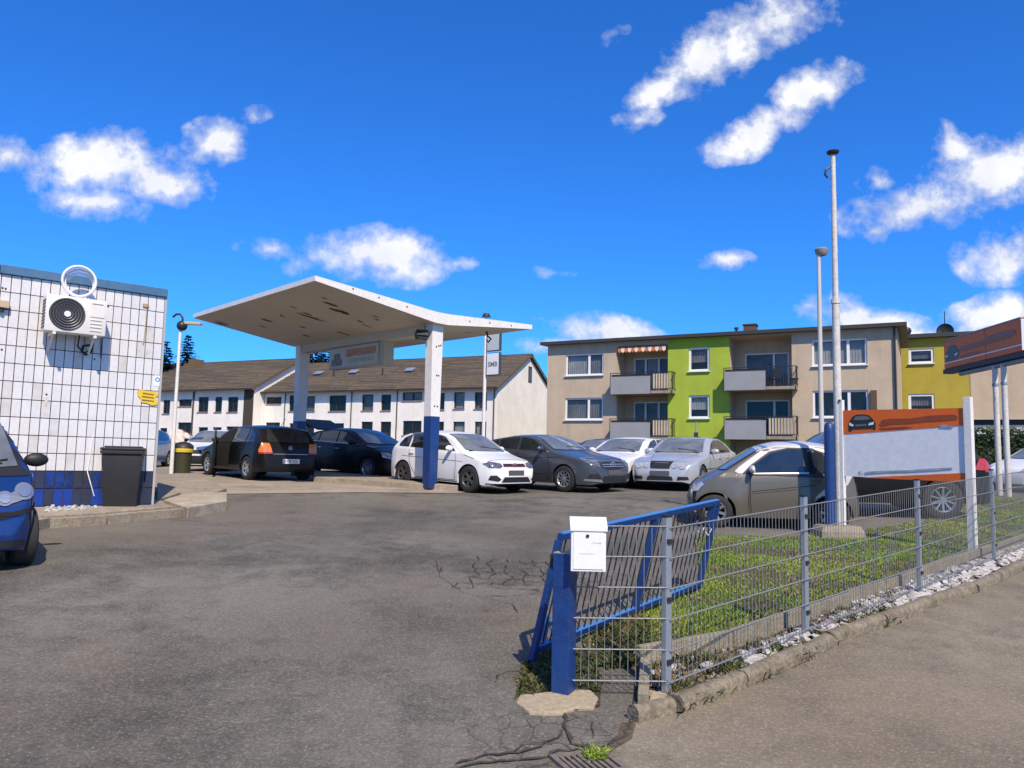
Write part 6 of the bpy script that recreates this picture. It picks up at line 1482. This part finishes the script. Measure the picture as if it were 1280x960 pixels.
# ---- twin plate sign on a slim post behind the canopy
s0 = at(604, 548, 27); sp = empty('plate_sign', (s0.x, 27, g(s0.x, 27)), 0, 'slim white post with two square white sign plates behind the canopy', 'sign')
zt = at(604, 396, 27).z - sp.location.z
MB().cyl((0, 0, 0), (0, 0, zt), .065, .055, 14).build('post', 'white_paint', sp, smooth=True); MB().cyl((0, 0, zt), (0, 0, zt + .12), .16, .10, 14).build('cap', 'dark_metal', sp)
def lz(py): return at(612, py, 27).z - sp.location.z
rot = Matrix.Rotation(R(18), 3, 'Z')
for (pa, pb, m, mk) in ((418, 440, 'sign_panel_grey', 0), (442, 470, 'sign_panel_white', 1)):
    mat('sign_panel_grey', (.48, .52, .50), .4); mat('sign_panel_white', (.78, .78, .77), .4)
    z0, z1 = lz(pb), lz(pa); ang = R(-38); d = Vector((math.cos(ang), math.sin(ang), 0)); a = d * .1; b = d * .68
    pl = MB(); pl.beam((a.x, a.y, (z0 + z1) / 2), (b.x, b.y, (z0 + z1) / 2), .12, z1 - z0); o = pl.build('sign_box', mat('box_dark', (.04, .06, .08), .5), sp)
    nrm = Vector((d.y, -d.x, 0)) * .063; pp = MB(); a2 = d * .13 + nrm; b2_ = d * .66 + nrm
    pp.beam((a2.x, a2.y, (z0 + z1) / 2), (b2_.x, b2_.y, (z0 + z1) / 2), .004, z1 - z0 - .05); f = pp.build('plate', m, o)
    if mk:
        cu = bpy.data.curves.new('lettering', 'FONT'); cu.body = 'SMB'; cu.size = .24; cu.align_x = 'CENTER'; cu.align_y = 'CENTER'; cu.extrude = .002; cu.offset = .006
        to = bpy.data.objects.new('lettering', cu); COL.objects.link(to); me = bpy.data.meshes.new_from_object(to.evaluated_get(bpy.context.evaluated_depsgraph_get())); bpy.data.objects.remove(to); me.materials.append(MATS['smear_grey'])
        mid = (a2 + b2_) / 2 + Vector((d.y, -d.x, 0)) * .004; t = link('lettering', me, o, (mid.x, mid.y, (z0 + z1) / 2 - .02), (R(90), 0, ang))
# ---- lamps
def lamp(px, pbase, ptop, Y, r_, kind, label):
    b = at(px, pbase, Y); t = at(px, ptop, Y); zb = g(b.x, Y); o = empty('street_lamp', (b.x, Y, zb), 0, label, 'street lamp'); H = t.z - zb
    MB().cyl((0, 0, 0), (0, 0, H), r_, r_ * .75, 14).build('post', 'white_paint' if kind == 'goose' else mat('pole_grey', (.50, .49, .46), .6, noise=(3, .4, (.40, .39, .36))), o, smooth=True)
    if kind == 'cap': MB().lathe([(.05, -.16), (.14, -.14), (.2, -.06), (.22, .06), (.17, .1), (0, .11)], 20, 'Z', (.1, 0, H + .05)).build('lamp_head', mat('lamp_body', (.26, .25, .23), .6), o, smooth=True)
    if kind == 'goose':
        MB().lathe([(.15 * math.cos(q) , .15 * math.sin(q)) for q in np.linspace(-1.5707, 1.5707, 11)], 20, 'Z', (.04, 0, H)).build('lamp_head', 'dark_metal', o, smooth=True)
        MB().tube([(-.26, .05, H + .26), (-.16, .03, H + .34), (-.04, .0, H + .34), (.04, 0, H + .24), (.05, 0, H + .08)], .03).build('arm', 'dark_metal', o, smooth='full')
        MB().beam((.1, 0, H + .08), (.62, -.05, H + .06), .16, .08).build('camera_housing', 'tan_plastic', o, bevel=.02)
    return o
lamp(214, 590, 407, 22, .055, 'goose', 'slim white lamp post with black gooseneck arm beside the tiled building')
lamp(1028, 600, 316, 25, .085, 'cap', 'slim grey street lamp just left of the tall flagpole')
pb = at(870, 558, 30); o = empty('thin_post', (pb.x, 30, g(pb.x, 30)), 0, 'thin post with small black box in front of the lime green wall', 'post')
zt = at(870, 527, 30).z - o.location.z; MB().cyl((0, 0, 0), (0, 0, zt), .025).build('post', 'galv', o); MB().b2(-.07, .07, -.06, .06, zt - .62, zt - .42).build('box', 'black', o)
# ---- flagpole on its stone base with blue sleeve post
base = at(1047, 656, 12.0); fz = base.z; fb = empty('flagpole', (base.x, 12, fz), 0, 'tall white flagpole with black cap in front of the beige flats', 'flagpole')
H1 = at(1046, 378, 12).z - fz; H2 = at(1042, 194, 12).z - fz
MB().cyl((.035, 0, -.02), (.035, 0, H1), .062, .058, 18).build('lower_pole', mat('pole_white', (.62, .61, .57), .55, noise=[(3, .5, (.48, .46, .41)), (14, .4, (.30, .27, .22))], bump=(25, .3)), fb, smooth=True)
MB().cyl((.035, 0, H1), (.035, 0, H2), .046, .038, 18).build('upper_pole', 'pole_white', fb, smooth=True)
MB().cyl((.035, 0, H1 - .02), (.035, 0, H1 + .05), .07).build('joint', 'pole_white', fb)
MB().lathe([(.035, 0), (.09, .03), (.10, .06), (.05, .08), (0, .085)], 16, 'Z', (.035, 0, H2)).build('cap', 'dark_metal', fb); MB().tube([(-.02, 0, H2 - .2), (-.08, 0, H2 - .25), (-.1, 0, H2 - .32), (-.05, 0, H2 - .38)], .018).build('pulley', 'dark_metal', fb)
MB().cyl((.035, -.06, H1 * .55), (.035, -.09, H1 * .55), .02).build('cleat', 'dark_metal', fb)
fst = MB(); gb = g(base.x, 12); 
fst.add([(x, y, z) for z, s in ((gb - .1 - fz, 1), (gb + (fz - gb) * .55 - fz, .96), (-.003, .82)) for x, y in ((-.36 * s, -.26 * s), (-.05 * s, -.33 * s), (.34 * s, -.24 * s), (.38 * s, .2 * s), (.0, .3 * s), (-.34 * s, .24 * s))], [(0, 1, 2, 3, 4, 5), (12, 13, 14, 15, 16, 17)] + [(i + 6 * k, (i + 1) % 6 + 6 * k, (i + 1) % 6 + 6 * (k + 1), i + 6 * (k + 1)) for k in (0, 1) for i in range(6)])
fo = fst.build('stone_block', mat('stone_brown', (.26, .22, .165), .9, noise=[(4, .7, (.17, .145, .11)), (16, .4, (.36, .32, .25))], bump=(14, .9)), None, bevel=.03); fo.location = (base.x, 12, fz)
tag(fo, 'rough brown stone block under the flagpole and the blue post', 'stone block')
bt = at(1041, 527, 12).z - fz
bpst = empty('bollard_post', (base.x - .095, 12.02, fz), 0, 'chunky blue painted post standing close to the flagpole', 'post')
MB().lathe([(.078, 0), (.080, bt * .9), (.074, bt - .06), (.05, bt - .02), (0, bt)], 14, 'Z').build('post', 'blue_paint', bpst, smooth=True)
# ---- orange and white board between two white posts
TL, TR_, BL_, BR = at(1054, 513, 11.9), at(1204, 510, 10.5), at(1054, 594.5, 11.9), at(1204, 602.5, 10.5)
zt_, zb_ = (TL.z + TR_.z) / 2, (BL_.z + BR.z) / 2
A_ = Vector((TL.x, 11.9, 0)); B_ = Vector((TR_.x, 10.5, 0)); dd = (B_ - A_); BLn = dd.length; brz = math.atan2(dd.y, dd.x)
bo = empty('notice_board', (A_.x, A_.y, 0), brz, 'weathered white board with orange top band and small black car picture', 'sign')
def bq(px, py, yo=0): return on_plane(px, py, A_, brz, yo)
tl, tr, bl2, br2 = bq(1054, 513), bq(1204, 510), bq(1055, 595), bq(1204, 602.5)
Wd = tr[0]; zt_ = (tl[1] + tr[1]) / 2; zb_ = (bl2[1] + br2[1]) / 2
mat('board_white', (.76, .78, .80), .5, noise=[(2, .4, (.66, .69, .72)), (10, .25, (.40, .42, .45))])
mat('board_orange', (.72, .13, .012), .5, noise=[(2, .4, (.62, .10, .01)), (14, .2, (.35, .07, .02))])
def tz(x, a, b): return a + (b - a) * x / Wd
za, zb__ = bq(1054, 543)[1], bq(1204, 532)[1]
MB().prism_xz([(0, tl[1] - .13), (0, tl[1]), (Wd, tr[1]), (Wd, tr[1] - .14)], -.0, .03)
MB().prism_xz([(0, bl2[1]), (Wd, br2[1]), (Wd, tr[1]), (0, tl[1])], .0, .03).build('panel', 'board_white', bo)
MB().prism_xz([(0, za), (Wd, zb__), (Wd, tr[1]), (0, tl[1])], -.004, -.001).build('orange_band', 'board_orange', bo)
p0 = bq(1075, 597); p1 = bq(1204, 591)
MB().prism_xz([(p0[0], p0[1]), (Wd, br2[1]), (Wd, p1[1])], -.004, -.001).build('orange_band', 'board_orange', bo)
def poly(parent, name, pix, m, plane, y0, y1): MB().prism_xz([plane(*q) for q in pix], y0, y1).build(name, m, parent)
mat('print_black', (.02, .022, .025), .5); mat('print_grey', (.12, .14, .15), .5); mat('print_white', (.75, .77, .78), .5)
mat('smear_brown', (.23, .05, .015), .6, noise=(9, .6, (.34, .065, .012))); mat('smear_blue', (.12, .25, .42), .6, noise=(12, .6, (.4, .5, .6)))
def cz(x, y): return 1020 + x / 4.365, 480 + y / 4.365
car_body = [(178, 212), (186, 200), (200, 178), (222, 167), (262, 165), (292, 172), (308, 188), (318, 200), (326, 212), (326, 248), (314, 250), (312, 243), (200, 248), (196, 258), (180, 258)]
poly(bo, 'car_picture', [cz(*q) for q in car_body], 'print_black', bq, -.008, -.0045)
poly(bo, 'picture_windscreen', [cz(*q) for q in ((206, 196), (216, 178), (264, 173), (288, 180), (298, 192), (252, 197))], 'print_grey', bq, -.010, -.0085)
poly(bo, 'picture_headlight', [cz(*q) for q in ((182, 210), (206, 222), (204, 232), (184, 226))], 'print_white', bq, -.011, -.0085)
poly(bo, 'picture_headlight', [cz(*q) for q in ((318, 206), (292, 214), (286, 226), (314, 222))], 'print_white', bq, -.011, -.0085)
poly(bo, 'picture_grille', [cz(*q) for q in ((214, 222), (280, 218), (276, 228), (218, 232))], 'print_grey', bq, -.011, -.0085)
poly(bo, 'brown_smear', [cz(*q) for q in ((345, 222), (362, 196), (400, 190), (520, 188), (620, 172), (760, 166), (776, 180), (770, 194), (700, 202), (600, 206), (500, 218), (420, 220), (360, 232))], 'smear_brown', bq, -.008, -.0045)
poly(bo, 'brown_smear', [cz(*q) for q in ((345, 240), (480, 232), (520, 236), (480, 244), (360, 250))], 'smear_brown', bq, -.008, -.0045)
poly(bo, 'blue_smear', [cz(*q) for q in ((670, 228), (700, 222), (752, 232), (745, 240), (680, 238))], 'smear_blue', bq, -.009, -.0055)
poly(bo, 'grey_smear', [cz(*q) for q in ((268, 480), (330, 474), (500, 470), (640, 460), (745, 456), (745, 464), (640, 472), (500, 480), (360, 484), (270, 492))], mat('smear_slate', (.22, .26, .30), .6, noise=(8, .7, (.5, .54, .58))), bq, -.008, -.0045)
cu_ = MB(); a = bq(*cz(238, 474)); b = bq(*cz(238, 490)); c2_ = bq(*cz(258, 490)); cu_.prism_xz([a, b, c2_, (c2_[0], c2_[1] + .004), (b[0] + .006, b[1] + .004), (a[0] + .006, a[1])], -.008, -.0045); cu_.build('corner_mark', 'print_black', bo)
# back battens
for z in (zb_ + .12, zt_ - .12): MB().b2(.02, Wd - .02, .032, .065, z - .03, z + .03).build('batten', 'wood_dark', bo)
rp_t = at(1208, 496, 10.42); rpb = G(1211, 697); lx = on_plane(1209, 600, A_, brz, .0)[0]
gz_ = g(B_.x, B_.y)
MB().b2(Wd + .006, Wd + .105, -.03, .06, gz_ - .1, rp_t.z).build('post', 'white_paint', bo, bevel=.006)
MB().b2(-.085, -.006, -.02, .05, fz + .0, bq(1052, 500)[1]).build('post', 'white_paint', bo, bevel=.006)
# ---- big orange sign on twin poles at the right
Y1, Y2 = 23.2, 19.3; S1 = at(1180, 445, Y1); S2 = at(1276, 415, Y2); S1.z = 0; d_ = Vector((S2.x - S1.x, Y2 - Y1, 0)); SL_ = d_.length; srz = math.atan2(d_.y, d_.x)
sg_ = empty('pylon_sign', (S1.x, Y1, 0), srz, 'long faded orange sign box with car picture on twin white poles at the right', 'sign')
S1v = Vector((S1.x, Y1, 0))
def sq(px, py, yo=0): return on_plane(px, py, S1v, srz, yo)
# orientation: the visible face is local -Y
zt1 = (sq(1181, 428)[1] + sq(1275, 396)[1]) / 2; zb1 = (sq(1180, 462)[1] + sq(1275, 438)[1]) / 2
mat('sign_orange', (.74, .165, .035), .55, noise=[(1.5, .6, (.62, .135, .035)), (8, .25, (.36, .11, .045))])
MB().b2(0, SL_, .002, .34, zb1, zt1).build('sign_box', 'sign_orange', sg_, bevel=.01)
MB().b2(SL_, SL_ + .012, .01, .33, zb1 + .02, zt1 - .02).build('end_plate', mat('end_white', (.55, .60, .66), .5), sg_)
MB().b2(-.01, SL_ + .01, -.012, .35, zt1, zt1 + .03).build('top_trim', 'galv', sg_)
MB().b2(.0, SL_, -.003, .0, zb1 + .14, zb1 + .17).build('white_stripe', 'print_white', sg_)
MB().b2(SL_ * .58, SL_ * .58 + .012, -.0045, .0, zb1, zt1).build('panel_joint', 'print_grey', sg_)
def c7(x, y): return 1160 + x / 9.6, 380 + y / 9.6
poly(sg_, 'car_picture', [c7(*q) for q in ((215, 600), (232, 560), (250, 515), (275, 498), (320, 488), (345, 505), (362, 535), (375, 570), (370, 640), (330, 665), (240, 690), (212, 690))], mat('faded_grey', (.10, .13, .13), .6, noise=(8, .5, (.16, .16, .15))), sq, -.008, -.0055)
poly(sg_, 'picture_headlight', [c7(*q) for q in ((212, 620), (240, 615), (240, 636), (216, 645))], 'print_white', sq, -.0115, -.0085); poly(sg_, 'picture_headlight', [c7(*q) for q in ((325, 600), (358, 578), (352, 604), (325, 625))], 'print_white', sq, -.0115, -.0085)
poly(sg_, 'faded_smear', [c7(*q) for q in ((385, 530), (460, 490), (600, 460), (760, 370), (900, 330), (1040, 305), (1060, 350), (960, 410), (820, 450), (640, 500), (460, 560), (380, 570))], mat('faded_smear', (.26, .14, .10), .6, noise=[(5, .8, (.46, .15, .06)), (12, .4, (.16, .12, .11))]), sq, -.008, -.0055)
poly(sg_, 'faded_smear', [c7(*q) for q in ((385, 620), (540, 572), (660, 560), (600, 590), (470, 625), (390, 645))], 'faded_smear', sq, -.008, -.0055)
MB().b2(-.15, SL_ + .1, .03, .31, zb1 - .14, zb1 - .004).build('lower_frame', 'dark_metal', sg_)
MB().cyl((.6, .17, zb1 - .21), (SL_ + .5, .17, zb1 - .21), .07).build('cross_tube', 'galv', sg_, smooth=True)
for px, pbs in ((1247.5, 630), (1258.5, 632)):
    x = sq(px, 560, .17)[0]; xx = S1v + Vector((math.cos(srz), math.sin(srz), 0)) * x; MB().cyl((x, .17, g(xx.x, xx.y) - .1), (x, .17, zb1 - .2), .072, n=16).build('pole', 'pole_white', sg_, smooth=True)
    MB().cyl((x, .17, zb1 - .75), (x, .17, zb1 - .68), .085, n=16).build('collar', 'galv', sg_)

# ------------------------------------------------------------------ mesh fence
fen = empty('mesh_fence', (0, 0, 0), 0, 'grey steel double wire mesh fence with square posts along the pavement', 'fence')
PH = 1.14; PNL = 1.03
FP2 = [Vector((p.x, p.y, g(p.x, p.y) + .03)) for p in FP]
post = MB().b2(-.03, .03, -.02, .02, -.2, PH).mesh('post', 'galv', bevel=.004)
for i, p in enumerate(FP2):
    q = FP2[min(i + 1, len(FP2) - 1)] - FP2[max(0, i - 1)] if i else FP2[1] - p; a = math.atan2(q.y, q.x)
    o = link('post', post, fen, p, (0, 0, a)); MB().b2(-.033, .033, -.023, .023, PH, PH + .012).build('post_cap', 'black', o)
    for z in (.2, .6, .98): MB().box((0, -.026, z), (.05, .012, .03)).build('clamp', 'dark_metal', o)
rod = MB().cyl((0, 0, .02), (0, 0, PNL + .03), .0026, n=5).mesh('rod', mat('wire_galv', (.20, .21, .22), .6, .2))
def panel(a, b, z0=.04):
    d = (b - a); L = Vector((d.x, d.y, 0)).length; n = int(L / .05); off = Vector((d.y, -d.x, 0)).normalized() * .028
    for k in range(1, n):
        p = a.lerp(b, k / n) + off; link('rod', rod, fen, p + Vector((0, 0, z0 - .02)))
    for j in range(6):
        z = z0 + .03 + j * .2; u_ = Vector((0, 0, z))
        for s_ in (-.006, .006):
            e = off.normalized() * s_; MB().cyl(a + off + u_ + e, b + off + u_ + e, .0036, n=5).build('cross_wire', 'wire_galv', fen)
BPV = Vector((BLUE_POST.x, BLUE_POST.y, g(BLUE_POST.x, BLUE_POST.y)))
B0 = BPV + (FP2[0] - BPV).normalized() * .06
panel(Vector((B0.x, B0.y, BPV.z + .02)), FP2[0] + Vector((0, 0, 0)), .05)
cnt_ = 0
for i in range(len(FP2) - 2): panel(FP2[i], FP2[i + 1])
# ---- blue gate post and leaning gate
gpz = g(BPV.x, BPV.y); phh = at(704, 691, BPV.y).z - gpz
gpo = empty('gate_post', (BPV.x, BPV.y, gpz), R(-28), 'thick square blue gate post standing in the concrete footing', 'post')
MB().b2(-.062, .062, -.062, .062, -.05, phh).build('post', 'blue_paint', gpo, bevel=.006); MB().b2(-.06, .06, -.06, .06, phh, phh + .006).build('cap', 'rust', gpo)
MB().box((-.075, 0, phh - .09), (.03, .05, .05)).build('hinge', 'dark_metal', gpo); MB().box((-.095, 0, phh - .06), (.02, .03, .09)).build('hinge_pin', 'dark_metal', gpo)
gA, gB_ = G(664, 829), G(872, 741); gd = Vector((gB_.x - gA.x, gB_.y - gA.y)); gl_ = gd.length; grz = math.atan2(gd.y, gd.x)
gt = empty('gate', (gA.x, gA.y, gA.z + .0), 0, 'blue steel bar gate panel leaning tilted behind the blue gate post', 'gate')
slope = math.atan2(gB_.z - gA.z, gl_)
tA, tB = at(703, 659, gA.y - .10), at(897, 630, gB_.y - .1)
X = Vector((gB_.x - gA.x, gB_.y - gA.y, gB_.z - gA.z)); Lg = X.length; X.normalize()
Uv = ((tA - gA) + (tB - gB_)) / 2; GH = Uv.length
Uv = (Uv - X * 0).normalized()
Nv = X.cross(Uv).normalized()
def gpt(x, z, n=0): return X * x + Uv * z + Nv * n
fb_ = MB()
def gbeam(name, a, b, w_, h_, m='blue_paint', parent=None): return MB().beam(a, b, w_, h_, Nv).build(name, m, parent or gt, bevel=.004)
gbeam('top_rail', gpt(0, GH - .025), gpt(Lg, GH - .025), .05, .045)
gbeam('bottom_rail', gpt(.0, .10), gpt(Lg, .10), .045, .045)
MB().beam(gpt(.02, .124), gpt(Lg - .02, .124), .004, .043, Nv).build('upper_rail_face', 'blue_light', gt)  # lighter blue strip along the upper face of each rail
MB().beam(gpt(.02, GH + .0015), gpt(Lg - .02, GH + .0015), .004, .043, Nv).build('upper_rail_face', 'blue_light', gt)
gbeam('end_stile', gpt(.0, -.02), gpt(.0, GH - .05), .05, .045); gbeam('end_stile', gpt(Lg, .0), gpt(Lg, GH - .05), .05, .045); gbeam('middle_stile', gpt(Lg * .53, .12), gpt(Lg * .53, GH - .05), .055, .05)
nbar = 30; cu = MB().cyl(gpt(0, .12), gpt(0, GH - .05), .0065, n=6).mesh('bar', 'dark_metal')
for k in range(1, nbar): 
    if abs(Lg * k / nbar - Lg * .53) > .035: link('bar', cu, gt, X * (Lg * k / nbar))
gbeam('latch_plate', gpt(.12, .13, -.02), gpt(.12, .33, -.02), .012, .05, 'blue_light')
gbeam('lock_box', gpt(Lg - .12, .72, 0), gpt(Lg - .12, .95, 0), .035, .07, 'blue_paint')
# white cord knotted on the gate
cpt = gpt(Lg - .14, .70, -.05)
wc = empty('cord', (gA.x, gA.y, gA.z), 0, 'knotted loop of thin white cord tied near the far end of the gate', 'cord')
MB().tube([cpt, cpt + Vector((-.05, 0, .06)), cpt + Vector((-.09, 0, -.02)), cpt + Vector((-.02, 0, -.07)), cpt + Vector((.05, 0, .03)), cpt + Vector((.09, 0, -.03)), cpt + Vector((.06, 0, -.09)), cpt + Vector((0, 0, -.02))], .006, 6).build('cord', 'pvc', wc)
# ---- letter box
ml = at(735, 681, BPV.y - .14); ma = math.atan2(FP2[0].y - BPV.y, FP2[0].x - BPV.x)
lb = empty('letter_box', (ml.x + .0, ml.y, ml.z), ma * .5, 'white metal letter box with sloping lid mounted beside the blue gate post', 'letter box')
w2 = .113; pf = [(-.055, -.165), (.055, -.165), (.055, .165), (.03, .172), (-.055, .115)]
bx_ = MB(); bx_.add([(x, a, b) for x in (-w2, w2) for a, b in ((-.05, -.165), (.05, -.165), (.05, .16), (-.05, .11))], [(0, 1, 2, 3), (7, 6, 5, 4), (0, 4, 5, 1), (1, 5, 6, 2), (2, 6, 7, 3), (3, 7, 4, 0)]); bx_.build('box', mat('enamel_white', (.74, .75, .76), .35, coat=.3, noise=[(8, .2, (.66, .67, .69)), (25, .15, (.5, .48, .44))]), lb, bevel=.004)
ld = MB(); ld.add([(x, a, b) for x in (-w2 - .008, w2 + .008) for a, b in ((-.062, .092), (-.062, .118), (.03, .178), (.055, .178), (.055, .165), (-.045, .092))], [(0, 1, 2, 3, 4, 5), (11, 10, 9, 8, 7, 6), (0, 6, 7, 1), (1, 7, 8, 2), (2, 8, 9, 3), (3, 9, 10, 4), (4, 10, 11, 5), (5, 11, 6, 0)]); ld.build('lid', 'enamel_white', lb, bevel=.003)
dr_ = MB().b2(-w2 + .014, w2 - .014, -.056, -.050, -.15, .085).build('door', 'enamel_white', lb, bevel=.002)
MB().cyl((-.008, -.062, .062), (-.008, -.056, .062), .011, n=16).build('lock', 'dark_metal', dr_)
kk = mat('print_light', (.40, .40, .42), .6); MB().b2(.02, .07, -.0575, -.0563, .018, .0205).build('key_mark', kk, dr_); MB().cyl((.074, -.0575, .018), (.074, -.0563, .018), .006).build('key_mark', kk, dr_)
MB().b2(-.06, .04, -.0575, -.0563, -.052, -.050).build('name_slot', kk, dr_); MB().b2(-w2 + .02, w2 - .02, .05, .075, -.05, -.02).build('mounting_bar', 'galv', lb); MB().b2(-w2 + .02, w2 - .02, .05, .075, .06, .09).build('mounting_bar', 'galv', lb)
# ---- drain grate at the bottom
q = G(736, 957); dg_r = empty('drain_grate', (q.x, q.y, g(q.x, q.y) + .012), R(22), 'rusty cast iron drain grate at the lower photo edge', 'drain')
mat('cast_iron', (.13, .11, .09), .8, noise=(20, .6, (.22, .19, .16))); f = MB(); f.b2(-.16, .16, .12, .15, -.02, .01); f.b2(-.16, .16, -.15, -.12, -.02, .01); f.b2(-.16, -.13, -.12, .12, -.02, .01); f.b2(.13, .16, -.12, .12, -.02, .01); f.build('frame', 'cast_iron', dg_r)
for k in range(7): MB().b2(-.115 + k * .034, -.098 + k * .034, -.12, .12, -.02, .006).build('slat', 'cast_iron', dg_r)
MB().b2(-.13, .13, -.12, .12, -.012, -.008).build('sump', 'under_black', dg_r)
# ---- stained tarpaulin heap at the back left
def tarp():
    c0 = at(236, 575, 29); n, m = 26, 14; r = random.Random(2); vs = []
    for j in range(m + 1):
        for i in range(n + 1):
            u_, v_ = i / n, j / m; x = (u_ - .5) * 2.3; hh = 1.0 * (.72 + .28 * math.sin(u_ * 5 + .6)) * v_ ** .8; q = mnoise.noise(Vector((u_ * 6, v_ * 5, 1))) * .28 + mnoise.noise(Vector((u_ * 14, v_ * 3, 4))) * .12
            vs.append((x, -.5 + .9 * v_ + q, hh + .1 * mnoise.noise(Vector((u_ * 7, v_ * 2, 7)))))
    vs2 = [(x, y + 1.2 * (1 - j / m) + .3, z) for j in range(m + 1) for (x, y, z) in vs[j * (n + 1):(j + 1) * (n + 1)]]
    o = MB().add(vs, [(j * (n + 1) + i, j * (n + 1) + i + 1, (j + 1) * (n + 1) + i + 1, (j + 1) * (n + 1) + i) for j in range(m) for i in range(n)])
    o.add(vs2, [(j * (n + 1) + i, j * (n + 1) + i + 1, (j + 1) * (n + 1) + i + 1, (j + 1) * (n + 1) + i) for j in range(m) for i in range(n)])
    t = o.build('tarpaulin', mat('tarp', (.58, .55, .50), .8, noise=[(1.6, .8, (.36, .26, .17)), (4, .6, (.62, .58, .53)), (9, .4, (.22, .14, .08))]), None, smooth='full'); t.location = (c0.x, 29, g(c0.x, 29) + .35)
    tag(t, 'crumpled stained tarpaulin heap in front of the left row house', 'tarpaulin')
tarp()
# low dark mesh fence in front of the hedge at the right
lf = empty('garden_fence', (0, 0, 0), 0, 'low dark wire fence in front of the clipped hedge', 'fence'); a, b = Vector((13.2, 25.5, g(8, 25.5))), Vector((24, 22.5, g(8, 22.5)))
for i in range(6): p = a.lerp(b, i / 5); MB().b2(p.x - .025, p.x + .025, p.y - .025, p.y + .025, p.z, p.z + 1.3).build('post', 'dark_metal', lf)
m_ = MB()
for i in range(110): p = a.lerp(b, i / 109); m_.cyl(p + Vector((0, 0, .05)), p + Vector((0, 0, 1.25)), .005, n=4)
for j in range(7): m_.cyl(a + Vector((0, 0, .05 + j * .2)), b + Vector((0, 0, .05 + j * .2)), .006, n=4)
tag(m_.build('wire_mesh', 'dark_metal', lf), kind='stuff')
